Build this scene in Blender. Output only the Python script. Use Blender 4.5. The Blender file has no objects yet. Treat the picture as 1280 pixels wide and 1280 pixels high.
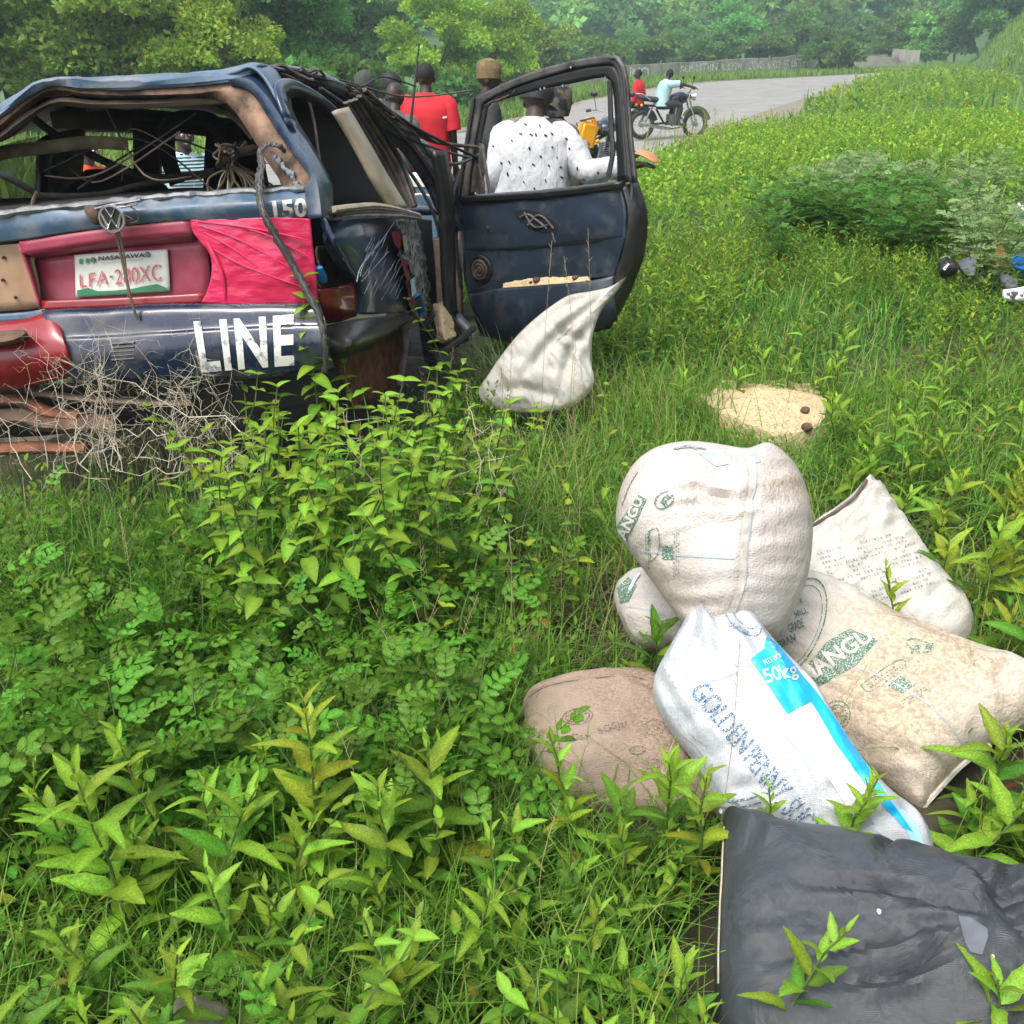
import bpy, bmesh, math, random
import numpy as np
from mathutils import Vector, Matrix, noise
from mathutils.bvhtree import BVHTree

# ------------------------------------------------------------------ camera
SC = bpy.context.scene
COL = SC.collection
CAMZ = 1.55
F = 640.0 / math.tan(math.radians(27.0))
PITCH = math.atan(560.0 / F)
CP, SP = math.cos(PITCH), math.sin(PITCH)
cam_d = bpy.data.cameras.new('camera')
cam = bpy.data.objects.new('camera', cam_d)
COL.objects.link(cam)
cam.location = (0, 0, CAMZ)
cam.rotation_euler = (math.pi / 2 - PITCH, 0, 0)
cam_d.sensor_width = 36
cam_d.angle = math.radians(54.0)
cam_d.clip_start = 0.05
cam_d.clip_end = 3000
SC.camera = cam

# ------------------------------------------------------------------ sky, sun, exposure
SUN_EL, SUN_AZ = math.radians(58), math.radians(215)     # azimuth clockwise from +Y
world = bpy.data.worlds.new('World')
SC.world = world
world.use_nodes = True
wn = world.node_tree
wn.nodes.clear()
w_out = wn.nodes.new('ShaderNodeOutputWorld')
w_bg = wn.nodes.new('ShaderNodeBackground')
w_sky = wn.nodes.new('ShaderNodeTexSky')
w_sky.sky_type = 'NISHITA'
w_sky.sun_disc = False
w_sky.sun_elevation = SUN_EL
w_sky.sun_rotation = SUN_AZ
w_sky.dust_density = 3.0
w_hs = wn.nodes.new('ShaderNodeHueSaturation')
w_hs.inputs['Saturation'].default_value = 0.45
w_bg.inputs['Strength'].default_value = 0.15
wn.links.new(w_sky.outputs[0], w_hs.inputs['Color'])
wn.links.new(w_hs.outputs[0], w_bg.inputs['Color'])
wn.links.new(w_bg.outputs[0], w_out.inputs['Surface'])
sun_d = bpy.data.lights.new('sun', 'SUN')
sun_d.energy = 1.15
sun_d.angle = math.radians(22)
sun_d.color = (1.0, 0.95, 0.86)
sun = bpy.data.objects.new('sun', sun_d)
COL.objects.link(sun)
sd = Vector((math.sin(SUN_AZ) * math.cos(SUN_EL), math.cos(SUN_AZ) * math.cos(SUN_EL), math.sin(SUN_EL)))
sun.rotation_euler = sd.to_track_quat('Z', 'Y').to_euler()
sun.location = (0, 0, 30)
SC.view_settings.view_transform = 'Standard'
SC.view_settings.look = 'None'
SC.view_settings.exposure = 1.3
SC.view_settings.gamma = 1.0
SC.view_settings.use_curve_mapping = False
try:
    SC.cycles.max_bounces = 6
    SC.cycles.diffuse_bounces = 3
    SC.cycles.glossy_bounces = 3
    SC.cycles.transmission_bounces = 4
    SC.cycles.transparent_max_bounces = 8
    SC.cycles.use_denoising = True
    SC.cycles.volume_bounces = 0
except Exception:
    pass

# ------------------------------------------------------------------ geometry helpers
R = random.Random(7)
NR = np.random.default_rng(11)

def ray(u, v):
    a, b = (u - 640.0) / F, (640.0 - v) / F
    return Vector((a, CP + b * SP, -SP + b * CP))

def at(u, v, Y):
    """world point seen at photo pixel (u, v) standing Y metres ahead"""
    d = ray(u, v)
    return Vector((0, 0, CAMZ)) + d * (Y / d.y)

def at_z(u, v, z):
    d = ray(u, v)
    return Vector((0, 0, CAMZ)) + d * ((z - CAMZ) / d.z)

def on_plane(u, v, p, n):
    d = ray(u, v)
    o = Vector((0, 0, CAMZ))
    return o + d * ((p - o).dot(n) / d.dot(n))

def project(p):
    x, y, z = p[0], p[1], p[2] - CAMZ
    dep = y * CP - z * SP
    up = y * SP + z * CP
    return 640 + F * x / dep, 640 - F * up / dep

def sstep(a, b, x):
    t = min(1.0, max(0.0, (x - a) / (b - a)))
    return t * t * (3 - 2 * t)

def edge_x(y):
    """near edge of the road"""
    return 4.2 + (y - 23) * 0.405

def bank_toe(y):
    return 5.2 + (y - 8) * 0.39

def road_z(y):
    z = -0.10
    if y > 22:
        z += 0.85 * (min(y - 22, 63) / 60.0) ** 1.3
    return z

def ground_z(x, y, fine=True):
    z = road_z(y)
    d = x - edge_x(y)
    s = sstep(0.3, 6.0, d)
    # verge rises a little from the road, falls where the sacks lie
    z += 0.10 * s
    d2 = x - bank_toe(y)
    if d2 > 0 and y > -5:
        z += 0.80 * d2 * sstep(0, 1.6, d2) if d2 < 9 else 0.80 * 9 + 0.25 * (d2 - 9)
    z += 0.05 * max(0, min(x - 1.0, 6)) * sstep(3, 8, y)
    if y > 86:
        z += (y - 86) * 0.16 * sstep(86, 160, y)
        z += 4.0 * noise.noise(Vector((x * 0.012, y * 0.012, 0))) * sstep(100, 180, y)
    if fine and d > 0.3 and y < 60:
        z += 0.035 * noise.noise(Vector((x * 1.3, y * 1.3, 3))) * sstep(0.3, 1.5, d)
    return z

def hit_ground(u, v, h=0.0):
    """first point on the terrain (raised by h) along the pixel's ray"""
    d = ray(u, v)
    o = Vector((0, 0, CAMZ))
    t, step = 0.6, 0.08
    while t < 400:
        p = o + d * t
        if p.z <= ground_z(p.x, p.y) + h:
            return Vector((p.x, p.y, ground_z(p.x, p.y)))
        t += step
        step = max(0.05, t * 0.02)
    return None

# ------------------------------------------------------------------ object helpers
def link(o, parent=None):
    COL.objects.link(o)
    if parent is not None:
        o.parent = parent
    return o

def tag(o, label=None, cat=None, group=None, kind=None):
    if label: o['label'] = label
    if cat: o['category'] = cat
    if group: o['group'] = group
    if kind: o['kind'] = kind
    return o

def empty(name, loc, label=None, cat=None, group=None, rz=0.0):
    o = bpy.data.objects.new(name, None)
    o.empty_display_size = 0.1
    o.location = loc
    o.rotation_euler = (0, 0, rz)
    COL.objects.link(o)
    return tag(o, label, cat, group)

def mesh_obj(name, verts, faces, mat, parent=None, smooth=True, cols=None, world=True, sharp=0.7):
    """world=True: verts are world coordinates; the parent Empty only has a location (and z turn)"""
    me = bpy.data.meshes.new(name)
    me.from_pydata([tuple(v) for v in verts], [], faces)
    if smooth:
        me.polygons.foreach_set('use_smooth', [True] * len(me.polygons))
        me.update()
        if sharp: me.set_sharp_from_angle(angle=sharp)
    for m in (mat if isinstance(mat, (list, tuple)) else [mat]):
        me.materials.append(m)
    me.update()
    o = bpy.data.objects.new(name, me)
    link(o, parent)
    if parent is not None and world:
        o.matrix_parent_inverse = parent_inv(parent)
    return o

def world_of(p):
    b = Matrix.LocRotScale(p.location, p.rotation_euler, p.scale)
    return b if p.parent is None else world_of(p.parent) @ p.matrix_parent_inverse @ b

def parent_inv(p):
    return world_of(p).inverted()

def big_mesh(name, V, Fq, mat, cols=None, parent=None, smooth=False):
    """numpy verts (n,3), faces (m,k) with constant k, optional per-vertex colours (n,3)"""
    me = bpy.data.meshes.new(name)
    V = np.asarray(V, dtype=np.float32); Fq = np.asarray(Fq, dtype=np.int32)
    n, (m, k) = len(V), Fq.shape
    me.vertices.add(n)
    me.vertices.foreach_set('co', V.ravel())
    me.loops.add(m * k)
    me.loops.foreach_set('vertex_index', Fq.ravel())
    me.polygons.add(m)
    me.polygons.foreach_set('loop_start', np.arange(0, m * k, k, dtype=np.int32))
    if smooth:
        me.polygons.foreach_set('use_smooth', np.ones(m, dtype=bool))
    me.materials.append(mat)
    if cols is not None:
        at_ = me.color_attributes.new('tint', 'FLOAT_COLOR', 'POINT')
        c4 = np.ones((n, 4), dtype=np.float32); c4[:, :3] = cols
        at_.data.foreach_set('color', c4.ravel())
    me.update(calc_edges=True)
    me.validate()
    o = bpy.data.objects.new(name, me)
    return link(o, parent)

class MB:
    """collects shapes into one mesh"""
    def __init__(self): self.v, self.f = [], []
    def add(self, vs, fs):
        b = len(self.v); self.v += [Vector(p) for p in vs]
        self.f += [tuple(i + b for i in f) for f in fs]
        return self
    def box(self, c, s, rot=None):
        vs = []
        for x in (-1, 1):
            for y in (-1, 1):
                for z in (-1, 1):
                    p = Vector((x * s[0] / 2, y * s[1] / 2, z * s[2] / 2))
                    if rot is not None: p = rot @ p
                    vs.append(Vector(c) + p)
        return self.add(vs, [(0, 1, 3, 2), (4, 6, 7, 5), (0, 4, 5, 1), (2, 3, 7, 6), (0, 2, 6, 4), (1, 5, 7, 3)])
    def tube(self, pts, rad, n=8, flat=1.0, caps=True, spin=0.0):
        pts = [Vector(p) for p in pts]
        if not isinstance(rad, (list, tuple)): rad = [rad] * len(pts)
        vs, fs = [], []
        up = None
        for i, p in enumerate(pts):
            d = (pts[min(i + 1, len(pts) - 1)] - pts[max(i - 1, 0)])
            if d.length < 1e-9: d = Vector((0, 0, 1))
            d.normalize()
            if up is None:
                up = Vector((0, 0, 1)) if abs(d.z) < 0.9 else Vector((0, 1, 0))
            s = d.cross(up)
            if s.length < 1e-6: s = d.orthogonal()
            s.normalize(); up = s.cross(d).normalized()
            for k in range(n):
                a = 2 * math.pi * k / n + spin
                vs.append(p + s * (math.cos(a) * rad[i]) + up * (math.sin(a) * rad[i] * flat))
        for i in range(len(pts) - 1):
            for k in range(n):
                k2 = (k + 1) % n
                fs.append((i * n + k, i * n + k2, (i + 1) * n + k2, (i + 1) * n + k))
        if caps:
            fs.append(tuple(reversed(range(n))))
            fs.append(tuple(range((len(pts) - 1) * n, len(pts) * n)))
        return self.add(vs, fs)
    def torus(self, c, axis, R0, r, n=20, m=8, a0=0, a1=2 * math.pi):
        axis = Vector(axis).normalized(); s = axis.orthogonal().normalized(); t = axis.cross(s)
        closed = abs(a1 - a0 - 2 * math.pi) < 1e-6
        pts = [Vector(c) + (s * math.cos(a0 + (a1 - a0) * i / n) + t * math.sin(a0 + (a1 - a0) * i / n)) * R0 for i in range(n + (0 if closed else 1))]
        vs, fs = [], []
        for i, p in enumerate(pts):
            o = (p - Vector(c)).normalized()
            for k in range(m):
                a = 2 * math.pi * k / m
                vs.append(p + o * math.cos(a) * r + axis * math.sin(a) * r)
        N = len(pts)
        for i in range(N if closed else N - 1):
            for k in range(m):
                j = (i + 1) % N; k2 = (k + 1) % m
                fs.append((i * m + k, j * m + k, j * m + k2, i * m + k2))
        return self.add(vs, fs)
    def disc(self, c, axis, r0, r1, h, n=20):
        """truncated cone from c along axis"""
        axis = Vector(axis).normalized(); s = axis.orthogonal().normalized(); t = axis.cross(s)
        vs = []
        for q, r in ((0, r0), (1, r1)):
            for i in range(n):
                a = 2 * math.pi * i / n
                vs.append(Vector(c) + axis * h * q + (s * math.cos(a) + t * math.sin(a)) * r)
        fs = [(i, (i + 1) % n, n + (i + 1) % n, n + i) for i in range(n)]
        fs += [tuple(reversed(range(n))), tuple(range(n, 2 * n))]
        return self.add(vs, fs)
    def ball(self, c, r, nu=12, nv=8, rot=None):
        r = Vector(r) if not isinstance(r, (int, float)) else Vector((r, r, r))
        vs, fs = [], []
        for j in range(nv + 1):
            ph = math.pi * j / nv
            for i in range(nu):
                th = 2 * math.pi * i / nu
                p = Vector((math.sin(ph) * math.cos(th) * r.x, math.sin(ph) * math.sin(th) * r.y, math.cos(ph) * r.z))
                if rot is not None: p = rot @ p
                vs.append(Vector(c) + p)
        for j in range(nv):
            for i in range(nu):
                i2 = (i + 1) % nu
                fs.append((j * nu + i, (j + 1) * nu + i, (j + 1) * nu + i2, j * nu + i2))
        return self.add(vs, fs)
    def build(self, name, mat, parent=None, smooth=True, world=True):
        return mesh_obj(name, self.v, self.f, mat, parent, smooth, world=world)

def catmull(pts, k):
    """resample a polyline smoothly, k steps per segment"""
    pts = [Vector(p) for p in pts]
    if k <= 1 or len(pts) < 3:
        if len(pts) == 2 and k > 1:
            return [pts[0].lerp(pts[1], i / k) for i in range(k + 1)]
        return pts
    out = []
    for i in range(len(pts) - 1):
        p0 = pts[max(i - 1, 0)]; p1 = pts[i]; p2 = pts[i + 1]; p3 = pts[min(i + 2, len(pts) - 1)]
        for j in range(k):
            t = j / k
            out.append(0.5 * ((2 * p1) + (p2 - p0) * t + (2 * p0 - 5 * p1 + 4 * p2 - p3) * t * t + (3 * p1 - p0 - 3 * p2 + p3) * t ** 3))
    out.append(pts[-1])
    return out

def grid_panel(name, rows, mat, parent=None, kr=4, kc=4, dent=0.0, dscale=4.0, thick=0.006, smooth=True, seed=0, offset=-1):
    """rows of world points -> smooth, slightly dented sheet with real thickness"""
    fine = [catmull(r, kc) for r in rows]
    cols = list(zip(*fine))
    cols = [catmull(c, kr) for c in cols]
    nr, nc = len(cols[0]), len(cols)
    V = [[cols[j][i] for j in range(nc)] for i in range(nr)]
    if dent:
        for i in range(nr):
            for j in range(nc):
                a = V[min(i + 1, nr - 1)][j] - V[max(i - 1, 0)][j]
                b = V[i][min(j + 1, nc - 1)] - V[i][max(j - 1, 0)]
                n = a.cross(b)
                if n.length > 1e-9:
                    p = V[i][j]
                    q = p * dscale + Vector((seed * 7.1, 0, 0))
                    w = noise.noise(q) + 0.9 * (0.3 - abs(noise.noise(q * 1.7 + Vector((5, 2, 0))))) + 0.5 * (0.25 - abs(noise.noise(q * 4.1)))
                    V[i][j] = p + n.normalized() * (w * dent)
    vs = [p for r in V for p in r]
    fs = [(i * nc + j, (i + 1) * nc + j, (i + 1) * nc + j + 1, i * nc + j + 1) for i in range(nr - 1) for j in range(nc - 1)]
    o = mesh_obj(name, vs, fs, mat, parent, smooth)
    if thick:
        m = o.modifiers.new('solid', 'SOLIDIFY'); m.thickness = thick; m.offset = offset
    return o

def copy_tree(o, parent=None):
    c = o.copy(); COL.objects.link(c)
    if parent is not None:
        c.parent = parent
    for ch in list(o.children):
        copy_tree(ch, c)
    return c

def bvh_of(*objs):
    vs, fs = [], []
    for o in objs:
        W = world_of(o)
        b = len(vs)
        vs += [W @ v.co for v in o.data.vertices]
        fs += [tuple(i + b for i in p.vertices) for p in o.data.polygons]
    return BVHTree.FromPolygons(vs, fs)

def cast(bvh, u, v, off=0.0):
    d = ray(u, v); d.normalize()
    o = Vector((0, 0, CAMZ))
    h = bvh.ray_cast(o, d)
    if h[0] is None:
        n = bvh.find_nearest(o + d * 2.5)
        return None
    n = h[1] if h[1].dot(d) < 0 else -h[1]
    return h[0] + n * off

def print_on(bvh, tv, tf, quad, name, m, parent, off=0.002):
    """flat print laid on a curved surface: unit text mapped on the photo quad TL,TR,BR,BL"""
    tl, tr, br, bl = [Vector((*q, 0)) for q in quad]
    vs = []
    for x, y in tv:
        p = (bl.lerp(br, x)).lerp(tl.lerp(tr, x), y)
        vs.append(cast(bvh, p.x, p.y, off))
    keep = [f for f in tf if all(vs[i] is not None for i in f)]
    used = sorted({i for f in keep for i in f}); mp = {k: n for n, k in enumerate(used)}
    if not keep: return None
    return mesh_obj(name, [vs[i] for i in used], [tuple(mp[i] for i in f) for f in keep], m, parent, smooth=False)

def print_poly(bvh, px, name, m, parent, off=0.002, sub=10):
    """filled outline in photo pixels laid on the surface"""
    bm = bmesh.new()
    f = bm.faces.new([bm.verts.new((u, v, 0)) for u, v in px])
    bmesh.ops.triangulate(bm, faces=[f])
    for _ in range(6):
        e = [e for e in bm.edges if e.calc_length() > sub]
        if not e: break
        bmesh.ops.subdivide_edges(bm, edges=e, cuts=1)
        bmesh.ops.triangulate(bm, faces=[f for f in bm.faces if len(f.verts) > 3])
    bm.verts.index_update()
    vs = [cast(bvh, v.co.x, v.co.y, off) for v in bm.verts]
    fs = [tuple(v.index for v in f.verts) for f in bm.faces]
    bm.free()
    keep = [f for f in fs if all(vs[i] is not None for i in f)]
    used = sorted({i for f in keep for i in f}); mp = {k: n for n, k in enumerate(used)}
    if not keep: return None
    return mesh_obj(name, [vs[i] for i in used], [tuple(mp[i] for i in f) for f in keep], m, parent, smooth=True)

def print_line(bvh, px, w, name, m, parent, off=0.002, closed=False, k=6):
    """ribbon w pixels wide along a photo polyline, laid on the surface"""
    pts = catmull([Vector((u, v, 0)) for u, v in px], k)
    vs, fs = [], []
    for i, p in enumerate(pts):
        d = pts[min(i + 1, len(pts) - 1)] - pts[max(i - 1, 0)]
        n = Vector((-d.y, d.x, 0)).normalized() * w / 2
        a, b = cast(bvh, (p + n).x, (p + n).y, off), cast(bvh, (p - n).x, (p - n).y, off)
        vs += [a, b]
    fs = [(2 * i, 2 * i + 1, 2 * i + 3, 2 * i + 2) for i in range(len(pts) - 1)]
    keep = [f for f in fs if all(vs[i] is not None for i in f)]
    used = sorted({i for f in keep for i in f}); mp = {q: n for n, q in enumerate(used)}
    if not keep: return None
    return mesh_obj(name, [vs[i] for i in used], [tuple(mp[i] for i in f) for f in keep], m, parent, smooth=True)
# ------------------------------------------------------------------ materials
def lin(r, g, b):
    f = lambda c: (c / 255 / 12.92) if c / 255 <= 0.04045 else ((c / 255 + 0.055) / 1.055) ** 2.4
    return (f(r), f(g), f(b))

def mat(name, col, col2=None, rough=0.6, scale=6.0, bump=0.0, bscale=40.0, metal=0.0, spec=0.5, coat=0.0, detail=4.0, lo=0.35, hi=0.65, aniso=None, dirt=None, dscale=3.0, dlo=0.5, dhi=0.7, rvar=0.0, bdist=0.01):
    m = bpy.data.materials.new(name)
    m.use_nodes = True
    nt = m.node_tree; N = nt.nodes; L = nt.links
    p = N['Principled BSDF']
    p.inputs['Roughness'].default_value = rough
    p.inputs['Metallic'].default_value = metal
    p.inputs['Specular IOR Level'].default_value = spec
    p.inputs['Coat Weight'].default_value = coat
    tc = N.new('ShaderNodeTexCoord')
    src = tc.outputs['Object']
    if aniso:
        mp = N.new('ShaderNodeMapping'); mp.inputs['Scale'].default_value = aniso
        L.new(src, mp.inputs['Vector']); src = mp.outputs[0]
    nz = N.new('ShaderNodeTexNoise'); nz.inputs['Scale'].default_value = scale; nz.inputs['Detail'].default_value = detail
    L.new(src, nz.inputs['Vector'])
    rp = N.new('ShaderNodeValToRGB')
    rp.color_ramp.elements[0].position = lo; rp.color_ramp.elements[1].position = hi
    c2 = col2 if col2 else tuple(min(1, c * 0.72) for c in col)
    rp.color_ramp.elements[0].color = (*c2, 1); rp.color_ramp.elements[1].color = (*col, 1)
    L.new(nz.outputs['Fac'], rp.inputs[0])
    out = rp.outputs[0]
    if dirt:
        n2 = N.new('ShaderNodeTexNoise'); n2.inputs['Scale'].default_value = dscale; n2.inputs['Detail'].default_value = 8; n2.inputs['Roughness'].default_value = 0.65
        L.new(tc.outputs['Object'], n2.inputs['Vector'])
        r2 = N.new('ShaderNodeValToRGB'); r2.color_ramp.elements[0].position = dlo; r2.color_ramp.elements[1].position = dhi
        L.new(n2.outputs['Fac'], r2.inputs[0])
        mx = N.new('ShaderNodeMix'); mx.data_type = 'RGBA'
        L.new(r2.outputs[0], mx.inputs['Factor']); L.new(out, mx.inputs['A']); mx.inputs['B'].default_value = (*dirt, 1)
        out = mx.outputs['Result']
        mr = N.new('ShaderNodeMapRange'); mr.inputs['To Min'].default_value = rough; mr.inputs['To Max'].default_value = 0.85
        L.new(r2.outputs[0], mr.inputs['Value']); L.new(mr.outputs[0], p.inputs['Roughness'])
    L.new(out, p.inputs['Base Color'])
    if bump:
        n3 = N.new('ShaderNodeTexNoise'); n3.inputs['Scale'].default_value = bscale; n3.inputs['Detail'].default_value = 5
        L.new(src, n3.inputs['Vector'])
        b = N.new('ShaderNodeBump'); b.inputs['Strength'].default_value = bump; b.inputs['Distance'].default_value = bdist
        L.new(n3.outputs['Fac'], b.inputs['Height']); L.new(b.outputs[0], p.inputs['Normal'])
    return m

def leaf_mat(name, base, vary=0.35, trans=0.45, rough=0.42, use_tint=True, spec=0.18):
    """leaf: colour attribute 'tint' (hue of each leaf) times base, thin translucency"""
    m = bpy.data.materials.new(name); m.use_nodes = True
    nt = m.node_tree; N = nt.nodes; L = nt.links; N.clear()
    out = N.new('ShaderNodeOutputMaterial'); pr = N.new('ShaderNodeBsdfPrincipled'); tr = N.new('ShaderNodeBsdfTranslucent'); mx = N.new('ShaderNodeMixShader')
    pr.inputs['Roughness'].default_value = rough; pr.inputs['Specular IOR Level'].default_value = spec
    oi = N.new('ShaderNodeObjectInfo')
    mr = N.new('ShaderNodeMapRange'); mr.inputs['To Min'].default_value = 1 - vary; mr.inputs['To Max'].default_value = 1 + vary
    L.new(oi.outputs['Random'], mr.inputs['Value'])
    if use_tint:
        ca = N.new('ShaderNodeAttribute'); ca.attribute_name = 'tint'; src = ca.outputs['Color']
        mul = N.new('ShaderNodeMix'); mul.data_type = 'RGBA'; mul.blend_type = 'MULTIPLY'; mul.inputs['Factor'].default_value = 1
        L.new(src, mul.inputs['A']); mul.inputs['B'].default_value = (*base, 1); src = mul.outputs['Result']
    else:
        rgb = N.new('ShaderNodeRGB'); rgb.outputs[0].default_value = (*base, 1); src = rgb.outputs[0]
    # blotches within a leaf
    tc = N.new('ShaderNodeTexCoord'); nz = N.new('ShaderNodeTexNoise'); nz.inputs['Scale'].default_value = 28; nz.inputs['Detail'].default_value = 6
    L.new(tc.outputs['Object'], nz.inputs['Vector'])
    m2 = N.new('ShaderNodeMapRange'); m2.inputs['From Min'].default_value = 0.3; m2.inputs['From Max'].default_value = 0.7; m2.inputs['To Min'].default_value = 0.62; m2.inputs['To Max'].default_value = 1.2
    L.new(nz.outputs['Fac'], m2.inputs['Value'])
    ml = N.new('ShaderNodeMath'); ml.operation = 'MULTIPLY'; L.new(mr.outputs[0], ml.inputs[0]); L.new(m2.outputs[0], ml.inputs[1])
    hs = N.new('ShaderNodeHueSaturation'); L.new(src, hs.inputs['Color']); L.new(ml.outputs[0], hs.inputs['Value'])
    h2 = N.new('ShaderNodeMapRange'); h2.inputs['To Min'].default_value = 0.472; h2.inputs['To Max'].default_value = 0.515
    L.new(oi.outputs['Random'], h2.inputs['Value']); L.new(h2.outputs[0], hs.inputs['Hue'])
    L.new(hs.outputs[0], pr.inputs['Base Color'])
    h3 = N.new('ShaderNodeHueSaturation'); h3.inputs['Hue'].default_value = 0.493; h3.inputs['Value'].default_value = 1.25; L.new(hs.outputs[0], h3.inputs['Color'])
    L.new(h3.outputs[0], tr.inputs['Color'])
    mx.inputs[0].default_value = trans
    L.new(pr.outputs[0], mx.inputs[1]); L.new(tr.outputs[0], mx.inputs[2]); L.new(mx.outputs[0], out.inputs['Surface'])
    return m

def grain_mat(name, cols, scale, bump=0.4, rough=0.75, weave=0.0):
    """grains: voronoi cells, each its own hue"""
    m = bpy.data.materials.new(name); m.use_nodes = True
    nt = m.node_tree; N = nt.nodes; L = nt.links; p = N['Principled BSDF']; p.inputs['Roughness'].default_value = rough
    tc = N.new('ShaderNodeTexCoord'); vo = N.new('ShaderNodeTexVoronoi'); vo.inputs['Scale'].default_value = scale
    L.new(tc.outputs['Object'], vo.inputs['Vector'])
    sp = N.new('ShaderNodeSeparateColor'); L.new(vo.outputs['Color'], sp.inputs[0])
    rp = N.new('ShaderNodeValToRGB'); els = rp.color_ramp.elements
    for i, c in enumerate(cols):
        e = els[i] if i < 2 else els.new(0.5)
        e.position = i / (len(cols) - 1); e.color = (*c, 1)
    L.new(sp.outputs[0], rp.inputs[0]); L.new(rp.outputs[0], p.inputs['Base Color'])
    b = N.new('ShaderNodeBump'); b.inputs['Strength'].default_value = bump; b.inputs['Distance'].default_value = 0.004; b.invert = True
    L.new(vo.outputs['Distance'], b.inputs['Height']); L.new(b.outputs[0], p.inputs['Normal'])
    return m

def sack_mat(name, white, grain, amount=0.5, gscale=130, weave=900, rough=0.5, patch=4.0, stain=None, bump=0.25, plo=0.40, phi=0.62, gb=0.4):
    """woven plastic cloth with the fill showing through in patches"""
    m = bpy.data.materials.new(name); m.use_nodes = True
    nt = m.node_tree; N = nt.nodes; L = nt.links; p = N['Principled BSDF']
    p.inputs['Roughness'].default_value = rough; p.inputs['Specular IOR Level'].default_value = 0.35
    tc = N.new('ShaderNodeTexCoord'); O = tc.outputs['Object']
    n1 = N.new('ShaderNodeTexNoise'); n1.inputs['Scale'].default_value = patch; n1.inputs['Detail'].default_value = 5; L.new(O, n1.inputs['Vector'])
    r1 = N.new('ShaderNodeMapRange'); r1.inputs['From Min'].default_value = plo; r1.inputs['From Max'].default_value = phi; r1.inputs['To Max'].default_value = amount; L.new(n1.outputs['Fac'], r1.inputs['Value'])
    vo = N.new('ShaderNodeTexVoronoi'); vo.inputs['Scale'].default_value = gscale; L.new(O, vo.inputs['Vector'])
    sp = N.new('ShaderNodeSeparateColor'); L.new(vo.outputs['Color'], sp.inputs[0])
    g = N.new('ShaderNodeMix'); g.data_type = 'RGBA'; L.new(sp.outputs[0], g.inputs['Factor'])
    g.inputs['A'].default_value = (*[c * 0.68 for c in grain], 1); g.inputs['B'].default_value = (*[min(1, c * 1.3) for c in grain], 1)
    mx = N.new('ShaderNodeMix'); mx.data_type = 'RGBA'; L.new(r1.outputs[0], mx.inputs['Factor']); mx.inputs['A'].default_value = (*white, 1); L.new(g.outputs['Result'], mx.inputs['B'])
    src = mx.outputs['Result']
    if stain:
        n2 = N.new('ShaderNodeTexNoise'); n2.inputs['Scale'].default_value = 2.6; n2.inputs['Detail'].default_value = 9; n2.inputs['Roughness'].default_value = 0.7; L.new(O, n2.inputs['Vector'])
        r2 = N.new('ShaderNodeMapRange'); r2.inputs['From Min'].default_value = 0.52; r2.inputs['From Max'].default_value = 0.75; r2.inputs['To Max'].default_value = 0.6; L.new(n2.outputs['Fac'], r2.inputs['Value'])
        m3 = N.new('ShaderNodeMix'); m3.data_type = 'RGBA'; L.new(r2.outputs[0], m3.inputs['Factor']); L.new(src, m3.inputs['A']); m3.inputs['B'].default_value = (*stain, 1); src = m3.outputs['Result']
    # woven tape: faint cross lines
    w1 = N.new('ShaderNodeTexWave'); w1.inputs['Scale'].default_value = weave / 10; w1.bands_direction = 'X'; w1.inputs['Distortion'].default_value = 1.5; L.new(O, w1.inputs['Vector'])
    w2 = N.new('ShaderNodeTexWave'); w2.inputs['Scale'].default_value = weave / 10; w2.bands_direction = 'Z'; w2.inputs['Distortion'].default_value = 1.5; L.new(O, w2.inputs['Vector'])
    ad = N.new('ShaderNodeMath'); ad.operation = 'ADD'; L.new(w1.outputs['Fac'], ad.inputs[0]); L.new(w2.outputs['Fac'], ad.inputs[1])
    wm = N.new('ShaderNodeMapRange'); wm.inputs['From Max'].default_value = 2; wm.inputs['To Min'].default_value = 0.88; wm.inputs['To Max'].default_value = 1.06; L.new(ad.outputs[0], wm.inputs['Value'])
    hv = N.new('ShaderNodeHueSaturation'); L.new(src, hv.inputs['Color']); L.new(wm.outputs[0], hv.inputs['Value'])
    L.new(hv.outputs[0], p.inputs['Base Color'])
    b0 = N.new('ShaderNodeBump'); b0.inputs['Strength'].default_value = bump; b0.inputs['Distance'].default_value = 0.002; L.new(ad.outputs[0], b0.inputs['Height'])
    n4 = N.new('ShaderNodeTexNoise'); n4.inputs['Scale'].default_value = 10; n4.inputs['Detail'].default_value = 4; n4.inputs['Distortion'].default_value = 1.4; L.new(O, n4.inputs['Vector'])
    b = N.new('ShaderNodeBump'); b.inputs['Strength'].default_value = 0.4; b.inputs['Distance'].default_value = 0.02; L.new(n4.outputs['Fac'], b.inputs['Height']); L.new(b0.outputs[0], b.inputs['Normal'])
    b2 = N.new('ShaderNodeBump'); b2.inputs['Strength'].default_value = gb; b2.inputs['Distance'].default_value = 0.003; b2.invert = True; L.new(vo.outputs['Distance'], b2.inputs['Height']); L.new(b.outputs[0], b2.inputs['Normal'])
    L.new(b2.outputs[0], p.inputs['Normal'])
    return m

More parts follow.
